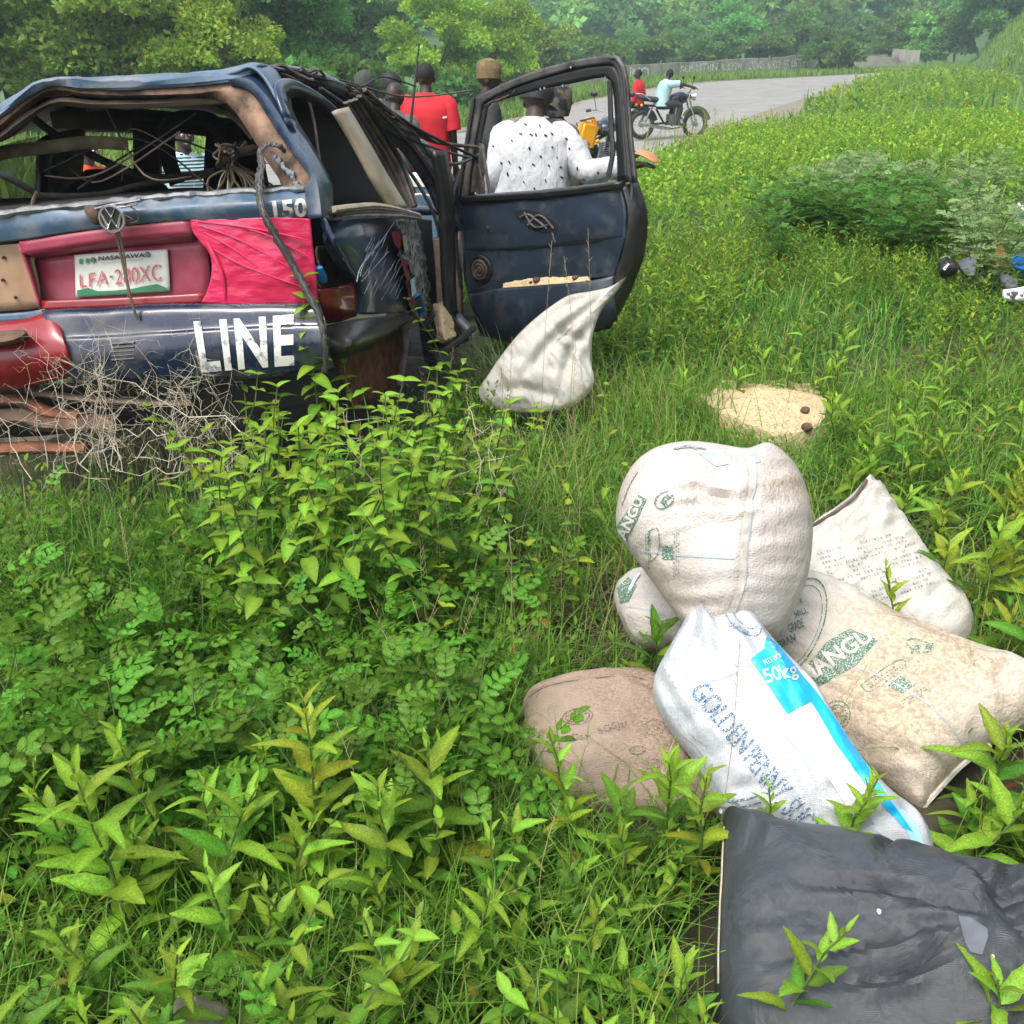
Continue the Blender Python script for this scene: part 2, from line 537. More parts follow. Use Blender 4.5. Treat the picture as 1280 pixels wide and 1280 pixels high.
def ink_mat(name, col, holes=0.35, scale=350, base=None):
    """worn printing ink: broken up by the weave, the cloth colour shows in the gaps"""
    m = bpy.data.materials.new(name); m.use_nodes = True
    nt = m.node_tree; N = nt.nodes; L = nt.links; p = N['Principled BSDF']; p.inputs['Roughness'].default_value = 0.55
    tc = N.new('ShaderNodeTexCoord'); nz = N.new('ShaderNodeTexNoise'); nz.inputs['Scale'].default_value = scale; nz.inputs['Detail'].default_value = 2; L.new(tc.outputs['Object'], nz.inputs['Vector'])
    r = N.new('ShaderNodeMapRange'); r.inputs['From Min'].default_value = holes - 0.08; r.inputs['From Max'].default_value = holes + 0.08; L.new(nz.outputs['Fac'], r.inputs['Value'])
    mx = N.new('ShaderNodeMix'); mx.data_type = 'RGBA'; L.new(r.outputs[0], mx.inputs['Factor'])
    mx.inputs['A'].default_value = (*(base or (0.62, 0.57, 0.5)), 1); mx.inputs['B'].default_value = (*col, 1)
    L.new(mx.outputs['Result'], p.inputs['Base Color'])
    return m

M = {}
M['navy'] = mat('navy car paint', (0.013, 0.023, 0.056), (0.008, 0.014, 0.035), rough=0.24, scale=5, coat=0.3, dirt=(0.15, 0.14, 0.125), dscale=6, dlo=0.46, dhi=0.85, bump=0.05, bscale=9, bdist=0.02)
M['navy_sky_dusty'] = mat('navy paint with sky sheen and dust', (0.07, 0.125, 0.195), (0.04, 0.075, 0.125), rough=0.34, scale=4, dirt=(0.20, 0.215, 0.23), dscale=9, dlo=0.46, dhi=0.72, bump=0.12, bscale=9, bdist=0.02)  # paler base colour carries the sky's reflection on the navy, besides dust
M['door_blue'] = mat('scuffed door inner', (0.022, 0.034, 0.052), (0.014, 0.021, 0.032), rough=0.30, scale=6, dirt=(0.075, 0.075, 0.075), dscale=7, dlo=0.5, dhi=0.85, bump=0.12, bscale=14, bdist=0.012)
M['black'] = mat('black worn paint', (0.012, 0.013, 0.015), (0.02, 0.018, 0.017), rough=0.35, scale=9, dirt=(0.06, 0.05, 0.042), dscale=9, dlo=0.55, dhi=0.8, bump=0.1, bscale=30)
M['frame_dusty'] = mat('dusty black frame', (0.03, 0.03, 0.033), (0.09, 0.083, 0.075), rough=0.5, scale=14, dirt=(0.13, 0.12, 0.105), dscale=12, dlo=0.5, dhi=0.75, bump=0.15, bscale=40)
M['rubber'] = mat('black rubber', (0.014, 0.014, 0.014), (0.03, 0.029, 0.027), rough=0.6, scale=30, bump=0.3, bscale=60)
M['interior'] = mat('dark interior cloth', (0.014, 0.013, 0.012), (0.022, 0.02, 0.018), rough=0.85, scale=12, bump=0.1)
M['headliner'] = mat('stained headliner', (0.085, 0.06, 0.038), (0.03, 0.022, 0.015), rough=0.85, scale=5, bump=0.2, bscale=18)
M['tan'] = mat('tan sealant and rust', (0.26, 0.16, 0.10), (0.13, 0.07, 0.04), rough=0.7, scale=14, dirt=(0.045, 0.028, 0.02), dscale=9, dlo=0.46, dhi=0.66, bump=0.4, bscale=40)
M['rust'] = mat('rusty steel', (0.24, 0.085, 0.04), (0.09, 0.035, 0.018), rough=0.8, scale=16, dirt=(0.03, 0.018, 0.012), dscale=9, dlo=0.52, dhi=0.7, bump=0.3, bscale=50)
M['brownstrip'] = mat('brown trim strip', (0.13, 0.085, 0.062), (0.05, 0.034, 0.026), rough=0.65, scale=18, bump=0.2, bscale=50)
M['beige'] = mat('beige pillar trim', (0.42, 0.36, 0.26), (0.28, 0.23, 0.16), rough=0.6, scale=9, bump=0.1)
M['khaki'] = mat('khaki strap', (0.20, 0.16, 0.085), (0.11, 0.09, 0.05), rough=0.75, scale=22, bump=0.2, bscale=80)
M['greystrap'] = mat('grey webbing', (0.10, 0.093, 0.078), (0.055, 0.05, 0.042), rough=0.8, scale=40, bump=0.2, bscale=90)
M['hotpink'] = mat('red plastic film', (0.60, 0.024, 0.095), (0.50, 0.014, 0.07), rough=0.3, scale=5, coat=0.2, bump=0.35, bscale=11, bdist=0.02, aniso=(1, 1, 2.5))
M['mauve'] = mat('faded red paint', (0.34, 0.045, 0.085), (0.26, 0.03, 0.06), rough=0.38, scale=5, dirt=(0.35, 0.14, 0.15), dscale=5, dlo=0.5, dhi=0.9)
M['red'] = mat('red paint', (0.24, 0.009, 0.018), (0.18, 0.006, 0.012), rough=0.3, scale=6, coat=0.2, dirt=(0.25, 0.05, 0.05), dscale=8, dlo=0.55, dhi=0.9)
M['taillight'] = mat('red lamp lens', (0.20, 0.010, 0.014), (0.12, 0.006, 0.009), rough=0.2, scale=9, coat=0.4)
M['white'] = mat('white lettering', (0.78, 0.76, 0.72), (0.66, 0.63, 0.58), rough=0.5, scale=12)
M['chrome'] = mat('scratched bright metal', (0.72, 0.72, 0.72), (0.5, 0.5, 0.5), rough=0.25, metal=1.0, scale=30)
M['greymetal'] = mat('bare grey metal', (0.24, 0.25, 0.26), (0.12, 0.12, 0.125), rough=0.5, metal=0.5, scale=18, bump=0.3, bscale=40)
M['plate_white'] = mat('number plate white', (0.72, 0.72, 0.66), (0.6, 0.61, 0.55), rough=0.4, scale=9)
M['plate_red'] = ink_mat('worn number plate red', (0.50, 0.09, 0.12), holes=0.36, scale=120, base=(0.62, 0.5, 0.48))
M['plate_green'] = mat('number plate green', (0.05, 0.25, 0.11), (0.03, 0.17, 0.07), rough=0.5)
M['plate_black'] = mat('number plate black', (0.03, 0.03, 0.03), rough=0.5)
M['scratch'] = mat('bare metal scratches', (0.42, 0.44, 0.47), (0.16, 0.19, 0.25), rough=0.45, scale=60)
M['crushed'] = mat('crushed mixed paint', (0.42, 0.40, 0.36), (0.06, 0.06, 0.065), rough=0.6, scale=30, dirt=(0.015, 0.02, 0.035), dscale=18, dlo=0.48, dhi=0.60, bump=0.6, bscale=30)
M['tailbeige'] = mat('bare lamp socket', (0.36, 0.23, 0.14), (0.27, 0.16, 0.09), rough=0.65, scale=8, bump=0.1)
M['tailbrown'] = mat('torn foam brown', (0.14, 0.085, 0.055), (0.06, 0.038, 0.026), rough=0.9, scale=20, bump=0.4)
M['paleblue'] = mat('pale blue car panel', (0.13, 0.20, 0.28), (0.09, 0.15, 0.22), rough=0.35, scale=5)
M['blue'] = mat('bright blue plastic', (0.02, 0.22, 0.62), (0.015, 0.16, 0.5), rough=0.35, scale=8)
M['asphalt'] = mat('pale worn asphalt', (0.30, 0.285, 0.265), (0.22, 0.21, 0.195), rough=0.9, scale=1.2, detail=8, bump=0.3, bscale=60, dirt=(0.27, 0.24, 0.20), dscale=0.4, dlo=0.45, dhi=0.75)
M['gravel'] = mat('sandy verge', (0.26, 0.22, 0.165), (0.17, 0.14, 0.10), rough=0.95, scale=5, detail=8, bump=0.4, bscale=40)
M['wall'] = mat('stained parapet concrete', (0.36, 0.335, 0.29), (0.22, 0.20, 0.165), rough=0.9, scale=1.1, aniso=(1, 1, 0.35), detail=8, dirt=(0.07, 0.075, 0.05), dscale=1.0, dlo=0.52, dhi=0.75, bump=0.3)
M['wallpale'] = mat('pale concrete', (0.42, 0.39, 0.32), (0.32, 0.29, 0.23), rough=0.9, scale=1.0)
M['skin'] = mat('dark brown skin', (0.042, 0.022, 0.015), (0.033, 0.017, 0.011), rough=0.5, scale=30)
M['hair'] = mat('black hair', (0.008, 0.007, 0.006), rough=0.8, scale=80, bump=0.3, bscale=200)
M['redcloth'] = mat('red shirt cloth', (0.62, 0.014, 0.025), (0.5, 0.009, 0.018), rough=0.8, scale=6, bump=0.3, bscale=10, bdist=0.03)
M['orangecloth'] = mat('orange red cloth', (0.62, 0.075, 0.03), (0.5, 0.05, 0.02), rough=0.8, scale=6)
M['whitecloth'] = mat('white robe cloth', (0.55, 0.56, 0.58), (0.44, 0.45, 0.48), rough=0.75, scale=7, bump=0.75, bscale=9, bdist=0.05, aniso=(1.6, 1.6, 0.7))
M['darkcloth'] = mat('charcoal cloth', (0.035, 0.035, 0.038), (0.02, 0.02, 0.022), rough=0.85, scale=8, bump=0.2, bscale=15)
M['greycloth'] = mat('grey brown cloth', (0.12, 0.105, 0.095), (0.07, 0.06, 0.055), rough=0.85, scale=8, bump=0.2, bscale=15)
M['camo'] = mat('camouflage cloth', (0.11, 0.095, 0.07), (0.02, 0.02, 0.018), rough=0.85, scale=14, lo=0.46, hi=0.54)
M['mintcloth'] = mat('pale mint shirt', (0.36, 0.54, 0.56), (0.30, 0.46, 0.48), rough=0.8, scale=6, bump=0.3, bscale=12)
M['capgrey'] = mat('grey green knit cap', (0.055, 0.065, 0.055), (0.035, 0.042, 0.036), rough=0.9, scale=30)
M['capblack'] = mat('black cap', (0.01, 0.011, 0.014), rough=0.7, scale=30)
M['capbrown'] = mat('brown cap', (0.20, 0.135, 0.06), (0.10, 0.075, 0.03), rough=0.9, scale=24)
M['yellow'] = mat('yellow jerrycan plastic', (0.80, 0.36, 0.012), (0.7, 0.29, 0.01), rough=0.4, scale=8)
M['sandal'] = mat('orange brown leather', (0.50, 0.22, 0.09), (0.4, 0.16, 0.06), rough=0.6, scale=12)
M['stone'] = mat('grey brown stone', (0.24, 0.20, 0.16), (0.13, 0.11, 0.085), rough=0.9, scale=9, bump=0.5, bscale=30)
M['ochre'] = mat('ochre rag', (0.50, 0.28, 0.06), (0.4, 0.2, 0.045), rough=0.85, scale=9, bump=0.3, bscale=20)
M['greyrag'] = mat('grey rag', (0.13, 0.14, 0.16), (0.08, 0.085, 0.10), rough=0.85, scale=12, bump=0.3, bscale=20)
M['blackrag'] = mat('black shoe leather', (0.012, 0.012, 0.013), (0.02, 0.02, 0.02), rough=0.5, scale=20)
M['soil'] = mat('soil and litter', (0.055, 0.047, 0.025), (0.018, 0.022, 0.009), rough=0.95, scale=7, detail=8, bump=0.5, bscale=30)
M['hillgreen'] = mat('wooded slope soil', (0.03, 0.055, 0.018), (0.018, 0.035, 0.012), rough=0.95, scale=0.15, detail=6)
M['bark'] = mat('grey brown bark', (0.10, 0.08, 0.058), (0.055, 0.043, 0.03), rough=0.95, scale=6, bump=0.5, bscale=20)
M['stem'] = mat('green weed stem', (0.085, 0.13, 0.03), (0.05, 0.085, 0.02), rough=0.6, scale=20)
M['drystem'] = mat('dry grey twig', (0.54, 0.48, 0.37), (0.36, 0.31, 0.22), rough=0.85, scale=25)
M['drygrass'] = mat('dry straw', (0.40, 0.32, 0.17), (0.25, 0.195, 0.10), rough=0.8, scale=15)
# leaves: 'tint' carries each leaf's own green
M['leaf'] = leaf_mat('weed leaf', (1, 1, 1), vary=0.25)
M['leafobj'] = leaf_mat('broad weed leaf', (0.108, 0.26, 0.028), vary=0.34)
M['leafyoung'] = leaf_mat('young weed leaf', (0.225, 0.40, 0.040), vary=0.28)
M['leafolive'] = leaf_mat('yellowing weed leaf', (0.28, 0.38, 0.035), vary=0.25)
M['leafdry'] = leaf_mat('withered leaf', (0.33, 0.19, 0.06), vary=0.3, trans=0.25)
M['leafdark'] = leaf_mat('shrub leaflet', (0.105, 0.27, 0.028), vary=0.30)
M['grass'] = leaf_mat('grass blade', (1, 1, 1), vary=0.0, trans=0.4)
M['crown'] = leaf_mat('tree foliage', (1.3, 1.5, 1.35), vary=0.18, trans=0.42, rough=0.55, spec=0.15)
# sack cloths and inks
M['s_white'] = sack_mat('translucent white sack', (0.52, 0.485, 0.455), (0.45, 0.345, 0.265), amount=0.75, gscale=150, patch=2.6, plo=0.36, phi=0.60)
M['s_maize'] = sack_mat('translucent maize sack', (0.52, 0.475, 0.425), (0.46, 0.36, 0.24), amount=0.85, gscale=140, patch=2.4, plo=0.40, phi=0.62)
M['s_plain'] = sack_mat('plain white sack', (0.50, 0.48, 0.44), (0.39, 0.355, 0.295), amount=0.5, gscale=160, patch=5, gb=0.2)
M['s_sugar'] = sack_mat('bright white sack', (0.46, 0.48, 0.505), (0.385, 0.405, 0.43), amount=0.5, gscale=220, patch=4, gb=0.08)
M['s_burlap'] = sack_mat('brown burlap', (0.36, 0.27, 0.21), (0.30, 0.22, 0.165), amount=0.9, gscale=200, weave=1100, rough=0.9, patch=5, bump=0.6, gb=0.1)
M['s_black'] = sack_mat('black woven sack', (0.046, 0.052, 0.060), (0.058, 0.064, 0.072), amount=0.7, gscale=120, weave=2200, rough=0.36, patch=5, stain=(0.075, 0.08, 0.085), bump=0.3, gb=0.05)
M['ink_green'] = ink_mat('green sack ink', (0.035, 0.13, 0.085), holes=0.42)
M['ink_greenpale'] = ink_mat('pale green sack ink', (0.30, 0.40, 0.36), holes=0.35)
M['ink_blue'] = ink_mat('dark blue sack ink', (0.035, 0.10, 0.19), holes=0.43, base=(0.66, 0.69, 0.72))
M['ink_grey'] = ink_mat('grey sack ink', (0.16, 0.17, 0.19), holes=0.45)
M['ink_black'] = ink_mat('black sack ink', (0.07, 0.05, 0.045), holes=0.47, base=(0.34, 0.23, 0.16))
M['ink_line'] = ink_mat('grey blue woven line', (0.34, 0.40, 0.46), holes=0.3)
M['cyan'] = mat('cyan print', (0.01, 0.42, 0.78), (0.012, 0.36, 0.70), rough=0.45, scale=20, bump=0.2, bscale=80)
M['cyanpale'] = mat('pale cyan print', (0.36, 0.66, 0.80), (0.30, 0.58, 0.72), rough=0.45, scale=20)
M['sackwhite'] = mat('white sack print', (0.62, 0.635, 0.65), (0.56, 0.575, 0.59), rough=0.5, scale=20, bump=0.2, bscale=80)
M['seam'] = mat('pale seam tape', (0.58, 0.55, 0.50), (0.46, 0.42, 0.37), rough=0.6, scale=40, bump=0.3, bscale=90)
M['maize'] = grain_mat('maize grains', [(0.46, 0.34, 0.18), (0.56, 0.44, 0.26), (0.62, 0.52, 0.36), (0.50, 0.38, 0.21)], 90, bump=0.8)
M['graffiti'] = ink_mat('flaking white wall paint', (0.66, 0.65, 0.60), holes=0.47, scale=7, base=(0.30, 0.28, 0.24))
M['leafgrey'] = leaf_mat('greyish shrub leaflet', (0.22, 0.34, 0.13), vary=0.30)
M['navy_mid'] = mat('navy paint in half lit tone with dust', (0.028, 0.052, 0.105), (0.016, 0.030, 0.066), rough=0.28, scale=5, coat=0.2, dirt=(0.12, 0.13, 0.135), dscale=6, dlo=0.5, dhi=0.85, bump=0.05, bscale=9, bdist=0.02)  # base colour set midway between lit and shaded navy, dust on top
M['hole_shade'] = mat('black shade in hole', (0.004, 0.004, 0.004), (0.003, 0.003, 0.003), rough=0.9)
M['letter'] = ink_mat('chipped white lettering', (0.74, 0.72, 0.67), holes=0.37, scale=38, base=(0.14, 0.16, 0.2))
nt = M['asphalt'].node_tree; p_ = nt.nodes['Principled BSDF']; old_ = p_.inputs['Base Color'].links[0].from_socket
tc_ = nt.nodes.new('ShaderNodeTexCoord'); nz_ = nt.nodes.new('ShaderNodeTexNoise'); nz_.inputs['Scale'].default_value = 1.5; nz_.inputs['Detail'].default_value = 6
vo_ = nt.nodes.new('ShaderNodeTexVoronoi'); vo_.feature = 'DISTANCE_TO_EDGE'; vo_.inputs['Scale'].default_value = 0.45
ad_ = nt.nodes.new('ShaderNodeMix'); ad_.data_type = 'VECTOR'; ad_.inputs['Factor'].default_value = 0.25
nt.links.new(tc_.outputs['Object'], nz_.inputs['Vector']); nt.links.new(tc_.outputs['Object'], ad_.inputs['A']); nt.links.new(nz_.outputs['Color'], ad_.inputs['B'])
nt.links.new(ad_.outputs['Result'], vo_.inputs['Vector'])
mr_ = nt.nodes.new('ShaderNodeMapRange'); mr_.inputs['From Max'].default_value = 0.02; mr_.inputs['To Min'].default_value = 0.78; nt.links.new(vo_.outputs['Distance'], mr_.inputs['Value'])
hv_ = nt.nodes.new('ShaderNodeHueSaturation'); nt.links.new(old_, hv_.inputs['Color']); nt.links.new(mr_.outputs[0], hv_.inputs['Value']); nt.links.new(hv_.outputs[0], p_.inputs['Base Color'])
M['shrubleaf'] = leaf_mat('dark shrub leaflet', (0.085, 0.215, 0.032), vary=0.30)
# ------------------------------------------------------------------ ground, road, hill
FAR_PTS = [(-40.0, -24.6), (28.6, -1.4), (47, 3.4), (60, 11), (70, 20), (86, 33)]
def far_x(y):
    for (y0, x0), (y1, x1) in zip(FAR_PTS, FAR_PTS[1:]):
        if y <= y1:
            return x0 + (x1 - x0) * (y - y0) / (y1 - y0)
    return FAR_PTS[-1][1]

_road_z0 = road_z
def ground_z(x, y, fine=True):
    z = -0.10
    if y > 22:
        z += 0.85 * (min(y - 22, 63) / 60.0) ** 1.3 * sstep(-3, 12, x)
    d = x - edge_x(y)
    z += 0.10 * sstep(0.3, 5.0, d)
    d2 = x - bank_toe(y)
    if d2 > 0:
        z += 1.0 * d2 * sstep(0, 1.6, d2) if d2 < 9 else 9.0 + 0.25 * (min(d2, 45) - 9)
    z += 0.05 * max(0.0, min(x - 1.0, 6)) * sstep(3, 8, y)
    if y > 86:
        z += (y - 86) * 0.17 * sstep(86, 160, y)
        z += 5.0 * noise.noise(Vector((x * 0.012, y * 0.012, 0))) * sstep(100, 180, y)
    if fine and d > 0.3 and y < 60:
        z += 0.03 * noise.noise(Vector((x * 1.3, y * 1.3, 3))) * sstep(0.3, 1.5, d)
    return z

ys = list(np.concatenate([np.arange(-8, 10, 0.35), 10 * 1.045 ** np.arange(0, 84)]))
gv, gf = [], []
NC = 150
for y in ys:
    half = 14 + max(0, y) * 1.25
    for j in range(NC + 1):
        t = j / NC * 2 - 1
        x = half * (0.55 * t + 0.45 * t ** 3)
        inside = far_x(y) + 0.1 < x < edge_x(y) - 0.1 and y < 84
        gv.append((x, y, ground_z(x, y) - (0.10 if inside else 0.0)))
for i in range(len(ys) - 1):
    for j in range(NC):
        a = i * (NC + 1) + j
        gf.append((a, a + 1, a + NC + 2, a + NC + 1))
ground = mesh_obj('ground', gv, gf, M['soil'])
tag(ground, kind='structure')
# soil near, wooded green far
nt = M['soil'].node_tree
geo = nt.nodes.new('ShaderNodeNewGeometry'); sx = nt.nodes.new('ShaderNodeSeparateXYZ'); nt.links.new(geo.outputs['Position'], sx.inputs[0])
mr = nt.nodes.new('ShaderNodeMapRange'); mr.inputs['From Min'].default_value = 6; mr.inputs['From Max'].default_value = 20
nt.links.new(sx.outputs['Y'], mr.inputs['Value'])
mx = nt.nodes.new('ShaderNodeMix'); mx.data_type = 'RGBA'
bc = nt.nodes['Principled BSDF'].inputs['Base Color']; old = bc.links[0].from_socket
nt.links.new(mr.outputs[0], mx.inputs['Factor']); nt.links.new(old, mx.inputs['A']); mx.inputs['B'].default_value = (0.07, 0.14, 0.04, 1)
nt.links.new(mx.outputs['Result'], bc)

rv, rf = [], []
rys = list(np.arange(-8, 20, 1.0)) + list(np.arange(20, 86.1, 1.5))
NW = 10
for y in rys:
    xl, xr = far_x(y), edge_x(y)
    if xr < xl: xr = xl + 0.5
    for j in range(NW + 1):
        x = xl + (xr - xl) * j / NW
        rag = 0.0
        if j in (0, NW): rag = 0.18 * noise.noise(Vector((y * 0.8, j, 0)))
        rv.append((x + rag, y, ground_z(x, y, False) + 0.012 + 0.05 * (1 - abs(j / NW * 2 - 1))))
for i in range(len(rys) - 1):
    for j in range(NW):
        a = i * (NW + 1) + j
        rf.append((a, a + 1, a + NW + 2, a + NW + 1))
road = tag(mesh_obj('road', rv, rf, M['asphalt']), kind='structure')
# pale sandy verge between road and far grass
vv, vf = [], []
for i, y in enumerate(np.arange(18, 74, 1.0)):
    x = far_x(y)
    w = 0.55 + 0.25 * noise.noise(Vector((y * 0.5, 5, 0)))
    vv += [(x - w, y, ground_z(x - w, y, False) + 0.02), (x + 0.25, y, ground_z(x, y, False) + 0.032)]
    if i: vf.append((2 * i - 2, 2 * i - 1, 2 * i + 1, 2 * i))
tag(mesh_obj('road_verge', vv, vf, M['gravel']), kind='structure')
vv, vf = [], []
for i, y in enumerate(np.arange(3, 70, 1.0)):
    x = edge_x(y)
    w = 0.75 + 0.3 * noise.noise(Vector((y * 0.5, 9, 0)))
    vv += [(x - .3, y, ground_z(x - .3, y, False) + .035), (x + w, y, ground_z(x + w, y, False) + .045), (x + w + .5, y, ground_z(x + w + .5, y, False) - .05)]
    if i: vf += [(3 * i - 3, 3 * i - 2, 3 * i + 1, 3 * i), (3 * i - 2, 3 * i - 1, 3 * i + 2, 3 * i + 1)]
tag(mesh_obj('road_verge', vv, vf, M['gravel']), kind='structure')

# parapet wall beyond the road with old white graffiti
def text_mesh(s, spacing=1.0, sub=0.12, bold=0.0):
    """letters as triangles in a unit box: x 0..1 across the text, y 0..1 up"""
    cu = bpy.data.curves.new('t', 'FONT'); cu.body = s; cu.fill_mode = 'FRONT'; cu.space_character = spacing
    cu.offset = bold
    o = bpy.data.objects.new('t', cu)
    me = o.to_mesh()
    bm = bmesh.new(); bm.from_mesh(me); o.to_mesh_clear()
    bpy.data.objects.remove(o); bpy.data.curves.remove(cu)
    xs = [v.co.x for v in bm.verts]; y_ = [v.co.y for v in bm.verts]
    x0, x1, y0, y1 = min(xs), max(xs), min(y_), max(y_)
    bmesh.ops.triangulate(bm, faces=bm.faces[:])
    for _ in range(3):
        e = [e for e in bm.edges if e.calc_length() > sub]
        if not e: break
        bmesh.ops.subdivide_edges(bm, edges=e, cuts=1)
        bmesh.ops.triangulate(bm, faces=[f for f in bm.faces if len(f.verts) > 3])
    bm.verts.index_update()
    vs = [((v.co.x - x0) / (x1 - x0), (v.co.y - y0) / max(1e-6, y1 - y0)) for v in bm.verts]
    fs = [tuple(v.index for v in f.verts) for f in bm.faces]
    ar = (x1 - x0) / max(1e-6, y1 - y0)
    bm.free()
    return vs, fs, ar

def make_wall(name, p0, p1, h0, h1, label, m=None, parts=10, texts=()):
    p0, p1 = Vector(p0), Vector(p1)
    root = empty(name, ((p0 + p1) / 2)[:], label, 'wall')
    d = (p1 - p0); n = Vector((d.y, -d.x, 0)).normalized()
    if n.y > 0: n = -n
    for i in range(parts):
        a, b = p0.lerp(p1, i / parts), p0.lerp(p1, (i + 1) / parts - 0.03 / d.length)
        ha, hb = h0 + (h1 - h0) * i / parts, h0 + (h1 - h0) * (i + 1) / parts
        ja, jb = R.uniform(-0.03, 0.03), R.uniform(-0.03, 0.03)
        th = 0.28
        vs = []
        for q, hh in ((a, ha + ja), (b, hb + jb)):
            for k in (0, 1):
                for zz in (-0.4, hh):
                    vs.append(q + n * (th * (0.5 - k)) + Vector((0, 0, zz)))
        fs = [(0, 4, 5, 1), (2, 3, 7, 6), (1, 5, 7, 3), (0, 1, 3, 2), (4, 6, 7, 5), (0, 2, 6, 4)]
        mesh_obj('wall_panel', vs, fs, m or M['wall'], root, smooth=False)
    for s, t0, t1, z0, z1, bold in texts:
        tv, tf, ar = text_mesh(s, 1.0, 0.4, bold)
        vs = []
        for (x, y) in tv:
            t = t0 + (t1 - t0) * x
            base = p0.lerp(p1, t)
            hh = h0 + (h1 - h0) * t
            wob = 0.10 * noise.noise(Vector((t * 70, y * 1.5, 0)))
            vs.append(base + n * 0.155 + Vector((0, 0, hh * (z0 + (z1 - z0) * y) + wob)))
        mesh_obj('graffiti', vs, tf, M['graffiti'], root, smooth=False)
    return root

wa, wb = at(545, 124, 55.5), at(1019, 92, 82)
wa.z = ground_z(wa.x, wa.y); wb.z = ground_z(wb.x, wb.y)
hA, hB = 1.12, 1.12
make_wall('parapet_wall', wa, wb, hA, hB, 'long stained concrete parapet wall with white graffiti beyond the road', parts=9,
          texts=[('4UNO', 0.38, 0.46, 0.28, 0.86, 0.03), ('SULUTIJN', 0.545, 0.655, 0.30, 0.86, 0.02), ('JL CISIM', 0.665, 0.73, 0.30, 0.84, 0.01),
                 ('DEVEL & KO', 0.755, 0.86, 0.35, 0.82, 0.02), ('SS', 0.872, 0.89, 0.3, 0.8, 0.01), ('LISTLE P', 0.90, 0.965, 0.35, 0.85, 0.02)])
w2a, w2b = at(1056, 94, 86), at(1110, 92, 88)
w2a.z = ground_z(w2a.x, w2a.y) ; w2b.z = ground_z(w2b.x, w2b.y)
make_wall('parapet_wall', w2a, w2b, 1.0, 1.0, 'short pale yellowish low wall right of the bush at the road bend', M['wallpale'], parts=2)
w3a, w3b = at(1112, 94, 85), at(1146, 92, 85)
w3a.z = ground_z(w3a.x, w3a.y); w3b.z = ground_z(w3b.x, w3b.y)
make_wall('parapet_wall', w3a, w3b, 1.5, 1.4, 'grey wall end rising out of the grass bank past the pale wall', parts=2)
w4a, w4b = at(1014, 94, 84), at(1054, 92, 86)
w4a.z = ground_z(w4a.x, w4a.y); w4b.z = ground_z(w4b.x, w4b.y)
make_wall('parapet_wall', w4a, w4b, 1.3, 1.25, 'grey wall stub half hidden by the bush at the road bend', parts=2)

# ------------------------------------------------------------------ trees
def rot_frames(d, rng):
    """frames (N,3,3) whose y axis is d, random roll"""
    d = d / np.linalg.norm(d, axis=1, keepdims=True)
    r = rng.normal(size=d.shape)
    x = np.cross(d, r); x /= np.linalg.norm(x, axis=1, keepdims=True) + 1e-9
    z = np.cross(x, d)
    return np.stack([x, d, z], axis=2)

LEAF_T = {}
def leaf_template(rows=3, w=0.4, fold=0.15, curl=0.25, shape='lance'):
    key = (rows, w, fold, curl, shape)
    if key in LEAF_T: return LEAF_T[key]
    V, Fq = [], []
    for i in range(rows + 1):
        t = i / rows
        if shape == 'lance': ww = w * 0.5 * math.sin(math.pi * min(1, (t * 0.9 + 0.04)) ** 0.75) if 0 < i < rows else w * 0.03
        elif shape == 'oval': ww = w * 0.5 * math.sin(math.pi * (0.06 + 0.88 * t)) ** 0.6 if 0 < i < rows else w * 0.08
        else: ww = w * 0.5 * (math.sin(math.pi * min(1, t * 0.93 + 0.10)) ** 0.55) * (1.15 - 0.55 * t) if i < rows else 0.01 * w
        zc = -curl * t * t
        V += [(-ww, t, zc + fold * ww * 2), (0, t, zc), (ww, t, zc + fold * ww * 2)]
    for i in range(rows):
        a = i * 3
        Fq += [(a, a + 1, a + 4, a + 3), (a + 1, a + 2, a + 5, a + 4)]
    LEAF_T[key] = (np.array(V), np.array(Fq))
    return LEAF_T[key]

QUAD_T = (np.array([(0, 0, 0), (0.32, 0.5, 0.06), (0, 1, -0.12), (-0.32, 0.5, 0.06)]), np.array([(0, 1, 2, 3)]))

def scatter(T, pos, fr, size, cols):
    """N copies of template T -> one vertex/face/colour set"""
    V, Fq = T
    n = len(pos)
    P = np.einsum('nij,vj->nvi', fr, V) * size[:, None, None] + pos[:, None, :]
    Fa = (Fq[None, :, :] + (np.arange(n) * len(V))[:, None, None]).reshape(-1, Fq.shape[1])
    C = np.repeat(cols, len(V), axis=0)
    return P.reshape(-1, 3), Fa, C

